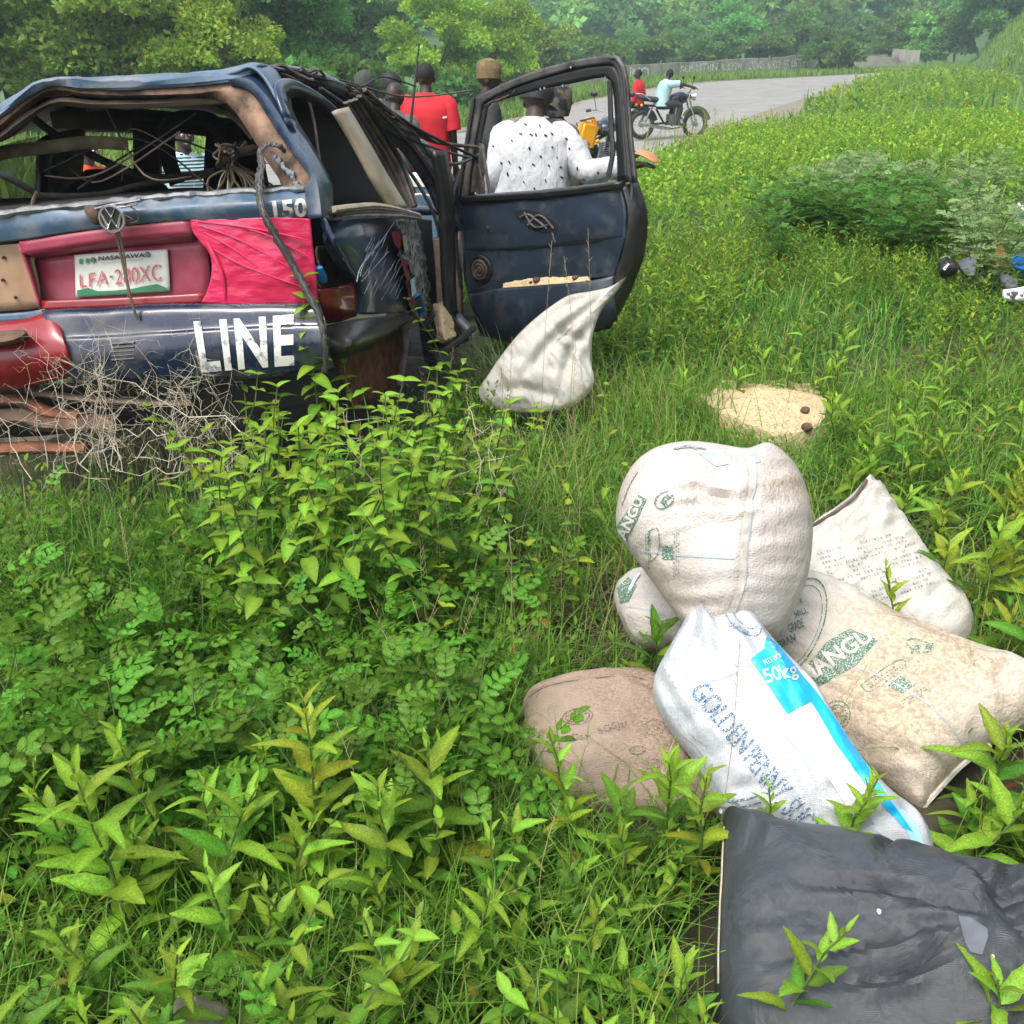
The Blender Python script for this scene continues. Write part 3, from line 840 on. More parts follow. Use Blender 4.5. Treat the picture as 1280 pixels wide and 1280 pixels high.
def crown_mesh(name, seed, n, rx, rz, cz, size, tint, clumps=26, kind=0):
    rng = np.random.default_rng(seed)
    # clumps spread through an uneven egg
    cs, rs, ts = [], [], []
    for k in range(clumps):
        d = rng.normal(size=3); d /= np.linalg.norm(d)
        r = rng.uniform(0.35, 0.95)
        c = d * r * np.array([rx, rx, rz]); c[2] += cz
        if c[2] < cz - rz * 0.75: c[2] = cz - rz * rng.uniform(0.3, 0.85)
        cs.append(c); rs.append(rng.uniform(0.22, 0.42) * rx); ts.append(rng.uniform(0.75, 1.3))
    cs, rs, ts = np.array(cs), np.array(rs), np.array(ts)
    wgt = rs ** 2 / (rs ** 2).sum()
    k = rng.choice(clumps, n, p=wgt)
    d = rng.normal(size=(n, 3)); d /= np.linalg.norm(d, axis=1, keepdims=True)
    d[:, 2] = np.abs(d[:, 2]) * 0.8 + d[:, 2] * 0.2
    rr = rs[k] * rng.uniform(0.55, 1.08, n) ** 0.7
    pos = cs[k] + d * rr[:, None] * np.array([1, 1, 0.8])
    dirs = d + rng.normal(size=(n, 3)) * 0.7
    dirs[:, 2] -= 0.25
    fr = rot_frames(dirs, rng)
    t = np.array(tint)[None, :] * (ts[k] * rng.uniform(0.65, 1.35, n))[:, None]
    t[:, 0] *= rng.uniform(0.75, 1.2, n)
    sz = size * rng.uniform(0.6, 1.4, n)
    V, Fq, C = scatter(QUAD_T, pos, fr, sz, t)
    return V, Fq, C

def trunk_mb(seed, h, r, spread):
    rr = random.Random(seed)
    mb = MB()
    pts = [(0, 0, -0.4)]
    x = y = 0
    for i in range(1, 6):
        x += rr.uniform(-0.1, 0.1) * spread * 0.3; y += rr.uniform(-0.1, 0.1) * spread * 0.3
        pts.append((x, y, h * i / 5))
    mb.tube(pts, [r * (1.15 - 0.8 * i / 5) for i in range(6)], 8)
    for k in range(6):
        i = rr.randint(2, 4)
        a = rr.uniform(0, 6.28); L = spread * rr.uniform(0.5, 0.9)
        b = Vector(pts[i])
        mb.tube([b, b + Vector((math.cos(a) * L * 0.5, math.sin(a) * L * 0.5, L * 0.35)), b + Vector((math.cos(a) * L, math.sin(a) * L, L * 0.8))], [r * 0.45, r * 0.28, r * 0.1], 6)
    return mb

TREES = {}
def tree_proto(kind, seed):
    """kind -> (crown mesh, trunk mesh)"""
    key = (kind, seed)
    if key in TREES: return TREES[key]
    spec = {'near': (32000, 3.3, 3.0, 2.9, 0.16, (0.155, 0.255, 0.04), 60), 'nearyellow': (22000, 2.5, 2.4, 2.3, 0.155, (0.22, 0.315, 0.04), 34),
            'dense': (30000, 3.0, 3.5, 3.4, 0.165, (0.095, 0.21, 0.05), 40),
            'mid': (9000, 3.0, 2.9, 2.9, 0.32, (0.115, 0.22, 0.055), 32), 'midyellow': (5500, 3.0, 2.6, 2.6, 0.40, (0.20, 0.31, 0.06), 30),
            'bush': (2600, 1.5, 1.2, 1.0, 0.28, (0.10, 0.17, 0.04), 18)}[kind]
    n, rx, rz, cz, s, tint, cl = spec
    V, Fq, C = crown_mesh('crown', seed, n, rx, rz, cz, s, tint, cl)
    o = big_mesh('crown', V, Fq, M['crown'], C)
    cm = o.data; bpy.data.objects.remove(o)
    tm = trunk_mb(seed, cz * 1.1, 0.14 if kind != 'bush' else 0.05, rx).build('trunk', M['bark'])
    t_ = tm.data; bpy.data.objects.remove(tm)
    TREES[key] = (cm, t_)
    return TREES[key]

def plant_tree(name, kind, seed, p, scale, label, group=None, cat='tree', sz=1.0):
    cm, tm = tree_proto(kind, seed)
    r = empty(name, p, label, cat, group, R.uniform(0, 6.28))
    r.scale = (scale, scale, scale * sz)
    for nm, me in (('trunk', tm), ('crown', cm)):
        o = bpy.data.objects.new(nm, me); COL.objects.link(o); o.parent = r
    return r

def gp(u, Y):
    X = (u - 640) / F * Y / CP * 0.92
    return (X, Y, ground_z(X, Y))

# big trees left, just beyond the road
for u, Y, kind, seed, s, lab in [
    (60, 29, 'near', 1, 1.12, 'broad olive green tree filling the top left corner'),
    (205, 27.5, 'near', 2, 1.0, 'rounded olive tree directly behind the wreck roof'),
    (-70, 27, 'near', 3, 1.15, 'olive tree cut by the left edge of the picture'),
    (283, 27, 'nearyellow', 4, 0.78, 'low yellowish tree at the right end of the olive trees'),
    (378, 33, 'dense', 5, 0.95, 'tall dark green tree between the olive trees and the men with caps'),
    (130, 36, 'dense', 6, 1.15, 'dark tree standing behind the olive trees'),
    (300, 44, 'dense', 5, 1.0, 'dark tree seen between the low yellowish tree and the tall one'),
    (552, 43, 'nearyellow', 8, 0.92, 'bright yellow green tree behind the man in the red shirt'),
    (618, 48, 'nearyellow', 9, 0.95, 'yellow green tree behind the man with the brown cap'),
    (455, 50, 'mid', 12, 0.95, 'bushy tree behind the man with the grey green cap'),
    (672, 66, 'midyellow', 14, 0.75, 'small light tree above the left end of the parapet wall'),
    (500, 60, 'mid', 13, .8, 'darker tree behind the black capped man'),
    (420, 75, 'mid', 12, .9, 'tree far behind the tall dark green tree'),
    (890, 92, 'mid', 15, .85, 'dark rounded tree rising over the middle of the parapet wall'),
    (965, 95, 'mid', 16, .9, 'dark layered tree over the right part of the parapet wall'),
    (1108, 97, 'midyellow', 17, .85, 'round yellow green tree over the pale low wall'),
    (770, 92, 'mid', 18, 0.55, 'tree over the wall behind the motorcycle riders'),
    (828, 105, 'mid', 15, .7, 'tree standing back from the wall beside the dark rounded tree'),
    (715, 84, 'mid', 16, 0.55, 'tree above the door of the wreck beyond the wall'),
    (1180, 92, 'mid', 18, 1.0, 'dark tree at the foot of the right bank'),
    (1035, 112, 'mid', 12, .6, 'tree behind the roadside bush at the bend'),
    (1160, 118, 'mid', 13, 1.2, 'dark tree behind the round yellow green tree'),
    (1225, 104, 'mid', 16, 1.15, 'dark green tree rising behind the top of the right bank'),
    (1140, 96, 'mid', 12, .8, 'small tree between the round yellow green tree and the bank'),
    (1070, 99, 'mid', 15, .75, 'small dark tree left of the round yellow green tree'),
]:
    plant_tree('tree', kind, seed, gp(u, Y), s, lab, 'trees beyond the road')
b = at(1040, 96, 79); b.z = ground_z(b.x, b.y) - 0.1
plant_tree('bush', 'bush', 21, b, 1.1, 'dark round bush standing in front of the parapet wall end', cat='bush', sz=1.15)
for u, Y, s, lab in [(590, 40, 0.75, 'low bush right of the red shirted man, under the yellow green tree'), (640, 54, 0.6, 'small bush beyond the road behind the upper rail of the car door'), (470, 36, 0.8, 'low bush behind the two men with knit caps'), (430, 31, 0.8, 'bush behind the tangled wires on the wreck roof'), (360, 28, 0.9, 'bush behind the right end of the wreck roof'),
                  (1000, 88, 1.3, 'bush rising behind the right end of the graffiti wall'), (930, 86, 1.2, 'bush behind the middle of the graffiti wall'), (860, 84, 1.2, 'bush behind the graffiti wall right of the riders'), (800, 80, 1.1, 'bush behind the wall straight above the riders'), (745, 76, 1.1, 'bush behind the wall over the open car door')]:
    plant_tree('bush', 'bush', R.choice([21, 22]), gp(u, Y), s, lab, 'bushes under the roadside trees', 'bush')

# wood covering the far slope: one mass
rng = np.random.default_rng(5)
base = [crown_mesh('c', 100 + k, 600, 3.6, 2.9, 3.4, .72, (1, 1, 1), 14) for k in range(3)]
base_far = [crown_mesh('c', 110 + k, 190, 3.6, 2.9, 3.4, 1.25, (1, 1, 1), 12) for k in range(3)]
VV, FF, CC = [], [], []
off = 0
n_t = 0
tries = 0
while n_t < 1080 and tries < 9000:
    tries += 1
    Y = 112 * (2.7 ** rng.uniform())
    X = rng.uniform(-0.68, 0.72) * Y
    z = ground_z(X, Y)
    V, Fq, C = (base if Y < 135 else base_far)[rng.integers(3)]
    a = rng.uniform(0, 6.28); s = rng.uniform(0.65, 1.3)
    Rz = np.array([[math.cos(a), -math.sin(a), 0], [math.sin(a), math.cos(a), 0], [0, 0, 1]])
    hue = np.array([(0.12, 0.25, 0.085), (0.16, 0.29, 0.085), (0.21, 0.33, 0.09), (0.11, 0.22, 0.085)][rng.integers(4)])
    VV.append((V * s) @ Rz.T + np.array([X, Y, z - 0.5])); FF.append(Fq + off); CC.append(C * hue * rng.uniform(0.8, 1.25)); off += len(V); n_t += 1
o = big_mesh('hill_wood', np.concatenate(VV), np.concatenate(FF), M['crown'], np.concatenate(CC))
tag(o, 'dense green wood covering the hillside beyond the road', 'wood', kind='stuff')
# ------------------------------------------------------------------ wrecked hatchback
YAW = math.radians(3)
FW, RT, UP = Vector((math.sin(YAW), math.cos(YAW), 0)), Vector((math.cos(YAW), -math.sin(YAW), 0)), Vector((0, 0, 1))
P_REAR = at(152, 343, 3.25)                     # lower tail panel, upright
def rear(u, v, off=0.0): return on_plane(u, v, P_REAR - FW * off, FW - UP * 0.06)
SILL = rear(250, 250)
N_HATCH = (FW - UP * 0.85).normalized()
def hatch(u, v, off=0.0): return on_plane(u, v, SILL - N_HATCH * off, N_HATCH)
P_SIDE = at(445, 385, 3.52)
def side(u, v, off=0.0): return on_plane(u, v, P_SIDE + RT * off, RT)
BELT = side(440, 272)
N_SIDE_UP = (RT + UP * 0.42).normalized()
def sideu(u, v, off=0.0): return on_plane(u, v, BELT + N_SIDE_UP * off, N_SIDE_UP)
HINGE, LATCH = at(577, 300, 5.55), at(793, 300, 4.85)
D_DIR = (LATCH - HINGE); D_DIR.z = 0; D_DIR.normalize()
N_DOOR = D_DIR.cross(UP).normalized()
if N_DOOR.y > 0: N_DOOR = -N_DOOR               # faces the viewer
def door(u, v, off=0.0): return on_plane(u, v, HINGE + N_DOOR * off, (N_DOOR + UP * 0.08).normalized())

car = empty('wrecked_car', (-1.15, 5.1, 0.0), 'wrecked dark blue hatchback with smashed windows and red taped tail', 'car')

def decal(tv, tf, quad, fn, name, m, parent, off):
    """flat print: unit text mapped on a photo quad TL,TR,BR,BL, laid on the surface fn"""
    tl, tr, br, bl = [Vector((*q, 0)) for q in quad]
    vs = []
    for x, y in tv:
        p = (bl.lerp(br, x)).lerp(tl.lerp(tr, x), y)
        vs.append(fn(p.x, p.y, off))
    return mesh_obj(name, vs, tf, m, parent, smooth=False)

# --- tail: blue upper band, red plate recess, blue bumper
rows = [[hatch(-190, 288, -.004), hatch(-90, 277, -.004), hatch(0, 268), hatch(101, 258), hatch(202, 246.6), hatch(322, 240), hatch(390, 236, -.01)],
        [rear(-190, 303, .035), rear(-90, 294, .035), rear(0, 285, .035), rear(101, 272, .035), rear(202, 262, .035), rear(322, 254, .035), rear(398, 251, .0)],
        [rear(-190, 318, .02), rear(-90, 310, .02), rear(0, 303, .02), rear(101, 289, .02), rear(202, 278, .02), rear(322, 274, .02), rear(404, 273, -.03)]]
tail = grid_panel('tailgate', rows, M['navy_sky_dusty'], car, 5, 6, dent=.005, dscale=7, thick=.012)
# ragged leftover of the rubber window seal along the sill
pts = []
for i in range(61):
    u = -190 + 570 * i / 60
    v = np.interp(u, [-190, 0, 101, 202, 322, 380], [288, 267, 257, 245.6, 239, 235])
    pts.append(hatch(u, v + R.uniform(-1.2, 1.2), R.uniform(0, .012)))
MB().tube(pts, [R.uniform(.007, .013) for _ in pts], 7).build('window_seal', M['greymetal'], car)
# recess for the number plate
def rq(name, px, m, off, kr=3, kc=6, dent=.003, thick=.008, fn=rear, seed=0):
    rows_ = [[fn(u, v, (o if len(q) > 2 else off)) for q in r for (u, v, o) in [(q if len(q) > 2 else (*q, off))]] for r in px]
    return grid_panel(name, rows_, m, car, kr, kc, dent=dent, dscale=8, thick=thick, seed=seed)
rq('recess_top', [[(24, 302), (131, 286), (238, 275)], [(28, 318), (135, 302), (240, 292)]], M['mauve'], .018, dent=.003)
rq('recess_soffit', [[(28, 318, .018), (135, 302, .018), (240, 292, .018)], [(45, 325, -.05), (140, 312, -.05), (246, 303, -.05)]], M['mauve'], 0, dent=0)
rq('recess_panel', [[(45, 325), (150, 311), (258, 299)], [(48, 352), (150, 345), (262, 340)], [(52, 382), (150, 378), (262, 374)]], M['mauve'], -.05, dent=.003)
rq('recess_lip', [[(50, 376, .01), (150, 372, .01), (256, 366, .01)], [(50, 388, .014), (150, 384, .014), (256, 379, .014)]], M['red'], 0, dent=.002)
rq('recess_side', [[(24, 304, .018), (45, 325, -.05)], [(40, 345, .018), (47, 350, -.05)], [(52, 386, .014), (52, 382, -.05)]], M['mauve'], 0, kc=3, dent=0)
# red plastic film taped over the right half and the lamp
film = [[rear(238, 275, .024), rear(285, 274, .026), rear(335, 272, .024), rear(388, 273, .0)],
        [rear(242, 292, .024), rear(290, 297, .03), rear(338, 295, .024), rear(390, 296, .0)],
        [rear(262, 318, .02), rear(296, 322, .028), rear(342, 320, .03), rear(393, 322, .0)],
        [rear(263, 350, .02), rear(300, 350, .024), rear(345, 350, .03), rear(396, 350, .0)],
        [rear(252, 378, .018), rear(300, 380, .02), rear(345, 379, .02), rear(397, 380, .0)]]
grid_panel('red_film', film, M['hotpink'], car, 12, 12, dent=.004, dscale=13, thick=.004, seed=3)
folds = MB()
for (a, b, c) in [((250, 282), (300, 300), (372, 340)), ((255, 290), (300, 316), (350, 356)), ((246, 277), (310, 284), (386, 300)), ((268, 312), (310, 334), (388, 362)), ((280, 280), (330, 292), (388, 322)), ((258, 301), (276, 340), (282, 376))]:
    pts = catmull([rear(*a, .0255), rear(*b, .031), rear(*c, .022)], 6)
    folds.tube(pts, [.002 + .0055 * math.sin(math.pi * min(1, .08 + i / 13.5)) for i in range(len(pts))], 6, flat=.5)
folds.build('film_fold', M['hotpink'], car)
# number plate
plate = rq('number_plate', [[(93, 319), (152, 315), (209, 312)], [(94, 345), (152, 341), (211, 338)], [(94.5, 372), (153, 368), (212, 364)]], M['plate_white'], -.035, dent=0, thick=.006)
def onp(u, v, o=0): return rear(u, v, -.033 + o)
for s, q, mname, bold in [('LFA', [(99, 343), (135, 338), (135, 355), (100, 360)], 'plate_red', .0), ('280XC', [(143, 337), (201, 330), (202, 350), (144, 356)], 'plate_red', .0), ('-', [(137, 345), (141, 344.5), (141, 347), (137, 347.5)], 'plate_green', 0),
                          ('NASARAWA', [(123, 320.5), (181, 316), (181, 321.5), (123, 326)], 'plate_black', .03), ('HOME OF SOLID MINERALS', [(127, 328), (179, 323.5), (179, 325), (127, 329.6)], 'plate_green', 0)]:
    tv, tf, ar = text_mesh(s, 1.05, .3, bold)
    decal(tv, tf, q, onp, 'plate_print', M[mname], plate, .004)
def pq(px, m):
    o = mesh_obj('plate_print', [onp(u, v, .003) for u, v in px], [tuple(range(len(px)))], m, plate, smooth=False)
pq([(99, 323.6), (103, 323.3), (103, 329.6), (99, 330)], M['plate_green']); pq([(107, 323), (111, 322.7), (111, 329), (107, 329.4)], M['plate_green'])
pq([(96, 363), (110, 360), (122, 364), (140, 363.5), (165, 361), (178, 358), (196, 355), (208, 360), (208.5, 363), (150, 367), (97, 370.5)], M['plate_green'])
for u, v in [(116.5, 325), (184.5, 318)]:
    MB().disc(onp(u, v, .001), -FW, .009, .008, .006, 12).build('plate_bolt', M['greymetal'], plate)
# round marque badge with bright letters, and rag knotted over it
bc = rear(141, 273, .085)
badge = MB().disc(bc, -FW, .040, .040, .006, 24).build('badge', M['black'], car)
MB().torus(bc - FW * .006, FW, .038, .005, 24, 6).build('badge_ring', M['chrome'], badge)
bl_ = MB()
def bpt(x, y): return bc - FW * .009 + RT * x * .036 + UP * y * .036
for a, b in [((-.42, .85), (0, .12)), ((.42, .85), (0, .12)), ((-.85, .42), (-.38, -.75)), ((-.38, -.75), (0, -.02)), ((0, -.02), (.38, -.75)), ((.38, -.75), (.85, .42))]:
    bl_.tube([bpt(*a), bpt(*b)], .0042, 6, flat=.6)
bl_.build('badge_letter', M['chrome'], badge)
MB().tube(catmull([rear(110, 258, .05), rear(116, 264, .07), rear(121, 272, .07), rear(124, 280, .06)], 4), [.010, .016, .020, .024, .027, .028, .027, .027, .026, .025, .020, .012, .006], 7, flat=.4, spin=.5).build('torn_rag', M['tailbrown'], car)
for pts, r, mn in [([(116, 262), (140, 256), (160, 253), (176, 250)], .008, 'greymetal'), ([(138, 260), (150, 254), (168, 262), (173, 276), (155, 280)], .004, 'brownstrip'), ([(132, 258), (150, 266), (166, 275), (150, 277)], .004, 'brownstrip'),
                   ([(136, 262), (145, 292), (152, 322), (164, 375), (172, 400)], .005, 'brownstrip'), ([(142, 268), (150, 296), (157, 330), (160, 372)], .003, 'brownstrip'), ([(142, 259), (158, 258), (172, 255)], .006, 'chrome')]:
    MB().tube(catmull([rear(u, v, .065) for u, v in pts], 5), r, 6, flat=.6).build('tie_wire', M[mn], car)
# bare socket of the left lamp
rq('lamp_socket', [[(-190, 326), (-80, 316), (24, 305), (40, 318)], [(-190, 360), (-80, 350), (24, 340), (46, 346)], [(-190, 398), (-80, 392), (20, 388), (50, 384)]], M['tailbeige'], -.02, dent=.008)
for u, v in [(5, 322), (4, 350), (20, 372)]:
    MB().disc(rear(u, v, -.012), -FW, .006, .005, .006, 10).build('socket_hole', M['black'], car)
rq('tail_band', [[(-190, 398, .015), (-60, 394, .015), (20, 391, .015), (56, 386, .015)], [(-190, 410, .02), (-60, 405, .02), (20, 402, .02), (56, 396, .02)]], M['navy_sky_dusty'], 0)
# bumper: red left, blue right, curved under
def bump(px, mname, name, **k):
    rows_ = []
    for (o, r) in px: rows_.append([rear(u, v, o) for u, v in r])
    return grid_panel(name, rows_, M[mname], car, 4, 6, thick=.02, dent=.004, dscale=6, **k)
bump([(.03, [(-190, 412), (-80, 406), (20, 400), (56, 392), (72, 398)]), (.09, [(-190, 440), (-80, 436), (20, 430), (64, 424), (80, 426)]), (.10, [(-190, 470), (-80, 466), (20, 462), (70, 452), (86, 446)]), (.05, [(-190, 500), (-80, 495), (20, 487), (80, 474), (98, 464)])], 'red', 'bumper_left')
MB().tube(catmull([rear(-40, 425, .10), rear(0, 423, .11), rear(24, 420, .11), rear(33, 414, .10)], 4), [.055, .06, .06, .06, .06, .06, .06, .058, .055, .05, .04, .03, .01], 10, flat=.35).build('torn_foam', M['tailbrown'], car)
bumper = bump([(.02, [(52, 388), (130, 384), (200, 380), (300, 379), (370, 378), (400, 379)]), (.045, [(56, 398), (130, 394), (200, 390), (300, 388), (370, 387), (402, 388)]), (.06, [(66, 420), (130, 417), (200, 413), (300, 408), (370, 406), (404, 406)]),
      (.075, [(70, 428), (130, 424), (200, 420), (300, 414), (370, 411), (405, 410)]), (.085, [(80, 452), (130, 448), (200, 445), (300, 442), (370, 436), (405, 432)]), (.055, [(92, 478), (130, 476), (200, 476), (300, 474), (370, 467), (405, 452)])], 'navy', 'bumper')
vent = MB()
for i in range(5):
    vent.tube([rear(140, 430 + i * 5, .083), rear(168, 428 + i * 5, .083)], .005, 4)
vent.build('bumper_vent', M['black'], car)
tv, tf, ar = text_mesh('LINE', 1.12, .06, .03)
print_on(bvh_of(bumper), tv, tf, [(242, 402), (368, 393), (368, 456), (252, 465)], 'lettering', M['letter'], car, .003)
tv, tf, ar = text_mesh('150', 1.0, .12, .03)
# under the bumper: rusty beams, crushed rear floor
rq('rear_floor', [[(-190, 500), (100, 478), (300, 474), (420, 460)], [(-190, 530), (100, 515), (300, 500), (430, 482)], [(-190, 560), (100, 540), (300, 520), (430, 500)]], M['interior'], -.12, dent=.01)
for pts, r, mn in [([(-120, 540), (20, 520), (60, 528), (150, 530)], .05, 'tailbrown'), ([(-120, 568), (30, 560), (110, 560)], .035, 'rust'), ([(-60, 505), (20, 500), (60, 515), (100, 520)], .03, 'rust'), ([(40, 490), (120, 500), (240, 505)], .02, 'brownstrip')]:
    MB().tube(catmull([rear(u, v, .0) for u, v in pts], 5), r, 9, flat=.6).build('crumpled_beam', M[mn], car)

# --- rear window frame: blue outer pillar, tan sealant rim, dark inner lip
out = [(-190, 290), (-100, 215), (-40, 172), (0, 146), (54, 107), (110, 109), (168, 111), (235, 108), (289, 103), (316, 118), (341, 156), (365, 190), (388, 222), (380, 236)]
mid = [(-176, 290), (-92, 222), (-36, 180), (2, 154), (57, 114), (110, 117), (168, 119), (235, 117), (282, 114), (305, 130), (330, 165), (352, 197), (368, 222), (364, 237)]
inn = [(-160, 290), (-84, 228), (-32, 187), (4, 163), (60, 119), (110, 122), (168, 123), (232, 122), (272, 124), (294, 140), (318, 176), (338, 208), (350, 226), (350, 239)]
grid_panel('window_rim', [[hatch(*p, .004) for p in out], [hatch(*p, -.004) for p in mid], [hatch(*p, -.03) for p in inn]], M['tan'], car, 1, 4, dent=.004, dscale=16, thick=.01)
pil_o = [(287, 98), (312, 88), (336, 106), (357, 147), (383, 185), (408, 231), (413, 273)]
pil_i = [(289, 103.5), (318, 118), (343, 156), (367, 190), (391, 224), (384, 237), (386, 273)]
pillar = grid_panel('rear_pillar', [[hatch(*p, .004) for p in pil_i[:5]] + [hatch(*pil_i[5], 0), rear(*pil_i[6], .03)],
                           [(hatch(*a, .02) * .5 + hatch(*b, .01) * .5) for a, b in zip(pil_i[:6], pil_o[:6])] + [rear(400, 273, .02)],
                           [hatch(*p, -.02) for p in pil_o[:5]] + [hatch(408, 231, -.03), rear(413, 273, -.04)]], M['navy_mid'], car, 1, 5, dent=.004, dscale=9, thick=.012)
print_on(bvh_of(tail, pillar), tv, tf, [(340, 252), (383, 248), (384, 270), (343, 273)], 'lettering', M['letter'], car, .003)
# roof, crushed down to the front right
roof = [[hatch(-190, 289, .006), hatch(-40, 171, .006), hatch(0, 145.5, .006), hatch(54, 106.5, .006), hatch(110, 108.6, .006), hatch(168, 110.6, .006), hatch(235, 107.6, .006), hatch(289, 102.4, .006), hatch(316, 89, .006)],
        [hatch(-190, 285, -.03), hatch(-40, 164, -.03), hatch(0, 138, -.03), hatch(56, 103, -.03), hatch(110, 102, -.03), hatch(168, 99.5, -.03), hatch(240, 94, -.03), hatch(296, 90, -.03), hatch(333, 84, -.02)],
        [at(-150, 230, 4.2), at(-20, 150, 4.25), at(20, 124, 4.3), at(70, 104, 4.3), at(120, 102, 4.35), at(180, 99, 4.35), at(250, 95, 4.3), at(310, 95, 4.2), at(375, 97, 4.12)],
        [at(-90, 190, 4.9), at(10, 140, 5.0), at(50, 118, 5.0), at(90, 106, 5.0), at(140, 104, 5.0), at(200, 102, 5.0), at(270, 103, 4.9), at(350, 112, 4.8), at(440, 122, 4.65)],
        [at(-50, 180, 5.6), at(40, 142, 5.7), at(80, 128, 5.7), at(120, 120, 5.7), at(170, 120, 5.7), at(240, 122, 5.6), at(330, 136, 5.5), at(430, 158, 5.35), at(520, 172, 5.15)]]
grid_panel('roof', roof, M['navy_sky_dusty'], car, 5, 5, dent=.010, dscale=4, thick=.01)
head = [[p - UP * .06 + FW * .02 for p in r] for r in roof]
grid_panel('headliner', head, M['headliner'], car, 4, 4, dent=.012, dscale=5, thick=.006, seed=5)
# folded metal peak at the right rear corner of the roof
grid_panel('roof_crease', [[hatch(262, 100, .01), hatch(296, 92, .03), hatch(313, 86, .04), hatch(330, 100, .03), hatch(345, 125, .02)], [hatch(255, 96, -.06), hatch(300, 86, -.06), hatch(320, 82, -.05), hatch(345, 92, -.05), hatch(358, 130, -.04)]], M['navy_sky_dusty'], car, 4, 5, dent=.004, thick=.01)

# --- right side: quarter panel, bumper corner, lamp, trims
q = [[side(410, 272, -.05), side(440, 272, 0), side(470, 272, .0), side(500, 271, -.01), side(519, 271, -.03)],
     [side(405, 300, -.05), side(440, 300, .02), side(470, 300, .03), side(502, 300, .02), side(525, 300, -.02)],
     [side(420, 332, -.04), side(440, 330, .01), side(470, 335, .05), side(505, 340, .04), side(533, 345, -.01)],
     [side(444, 356, -.02), side(452, 362, .02), side(475, 368, .05), side(508, 376, .05), side(540, 382, .0)],
     [side(446, 392, -.01), side(456, 393, .02), side(478, 392, .04), side(512, 394, .03), side(545, 410, -.03)]]
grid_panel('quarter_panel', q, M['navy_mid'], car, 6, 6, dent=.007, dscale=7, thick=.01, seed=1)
# crumpled edge by the door opening
cr = [[side(496, 276, .035), side(508, 274, .03), side(522, 276, .0)], [side(500, 305, .06), side(513, 305, .05), side(530, 310, .01)], [side(508, 340, .075), side(522, 342, .06), side(538, 350, .01)], [side(512, 376, .07), side(528, 380, .05), side(545, 395, .0)], [side(516, 394, .05), side(532, 404, .03), side(548, 430, -.02)]]
grid_panel('crumpled_edge', cr, M['crushed'], car, 8, 6, dent=.02, dscale=22, thick=.006, seed=4)
for px in ([(489, 290), (499, 288), (503, 300), (500, 312), (493, 306)], [(500, 322), (510, 325), (512, 345), (511, 356), (506, 342)], [(509, 348), (513, 362), (522, 380), (512, 380)]):
    MB().add([side(u, v, .085) for u, v in px] + [side(u, v, .06) for u, v in px], [tuple(range(len(px)))] + [(i, (i + 1) % len(px), len(px) + (i + 1) % len(px), len(px) + i) for i in range(len(px))]).build('paint_chip', M['red'], car, smooth=False)
for px, mn in (([(503, 296), (507, 293), (510, 312), (506, 316)], 'beige'), ([(513, 350), (518, 346), (520, 366), (515, 372)], 'mintcloth'), ([(511, 330), (517, 330), (519, 344), (513, 340)], 'greymetal'), ([(499, 280), (504, 279), (508, 290), (502, 292)], 'greymetal')):
    MB().add([side(u, v, .092) for u, v in px] + [side(u, v, .06) for u, v in px], [tuple(range(4))] + [(i, (i + 1) % 4, 4 + (i + 1) % 4, 4 + i) for i in range(4)]).build('paint_chip', M[mn], car, smooth=False)
sc = MB()
for i in range(46):
    u, v = R.uniform(452, 502), R.uniform(310, 376)
    L = R.uniform(6, 26); a = math.radians(R.uniform(55, 72))
    p0, p1 = (u, v), (u + math.cos(a) * L, v - math.sin(a) * L)
    sc.tube([side(*p0, .066), side((p0[0] + p1[0]) / 2, (p0[1] + p1[1]) / 2, .0685), side(*p1, .064)], [.0006, R.uniform(.0006, .0016), .0004], 4, flat=.3)
for px in ([(450, 345), (456, 328), (476, 302), (494, 276)], [(452, 352), (470, 332), (486, 314)], [(446, 352), (449, 338), (457, 324)]):
    sc.tube(catmull([side(u, v, .06) for u, v in px], 4), .0016, 5, flat=.4)
sc.build('scratch', M['scratch'], car)
MB().tube([side(515, 372, .07), side(520, 368, .075), side(527, 390, .075), side(524, 395, .07)], [.012, .02, .02, .01], 6, flat=.4).build('blue_scrap', M['blue'], car)
# lamp recess and red lens
grid_panel('lamp_recess', [[side(398, 308, -.10), side(420, 308, -.09), side(436, 325, -.05)], [side(398, 340, -.10), side(425, 340, -.09), side(444, 352, -.04)], [side(402, 362, -.09), side(425, 362, -.08), side(446, 362, -.04)]], M['brownstrip'], car, 4, 4, dent=.012, dscale=18, thick=.008)
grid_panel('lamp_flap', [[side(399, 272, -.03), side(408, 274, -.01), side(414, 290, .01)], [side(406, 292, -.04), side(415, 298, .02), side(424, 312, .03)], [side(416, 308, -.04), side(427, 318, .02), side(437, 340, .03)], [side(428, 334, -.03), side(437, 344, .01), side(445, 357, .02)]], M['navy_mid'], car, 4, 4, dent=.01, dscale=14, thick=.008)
MB().tube([side(398, 334, -.05), side(401, 345, -.05), side(404, 352, -.05)], [.014, .02, .013], 8, flat=.5).build('blue_scrap', M['blue'], car)
grid_panel('tail_lamp', [[side(398, 362, -.055), side(422, 358, -.015), side(444, 352, .0)], [side(402, 385, -.055), side(424, 380, -.01), side(446, 374, .01)], [side(408, 405, -.06), side(426, 402, -.02), side(446, 395, .0)]], M['taillight'], car, 4, 4, dent=.003, thick=.012)
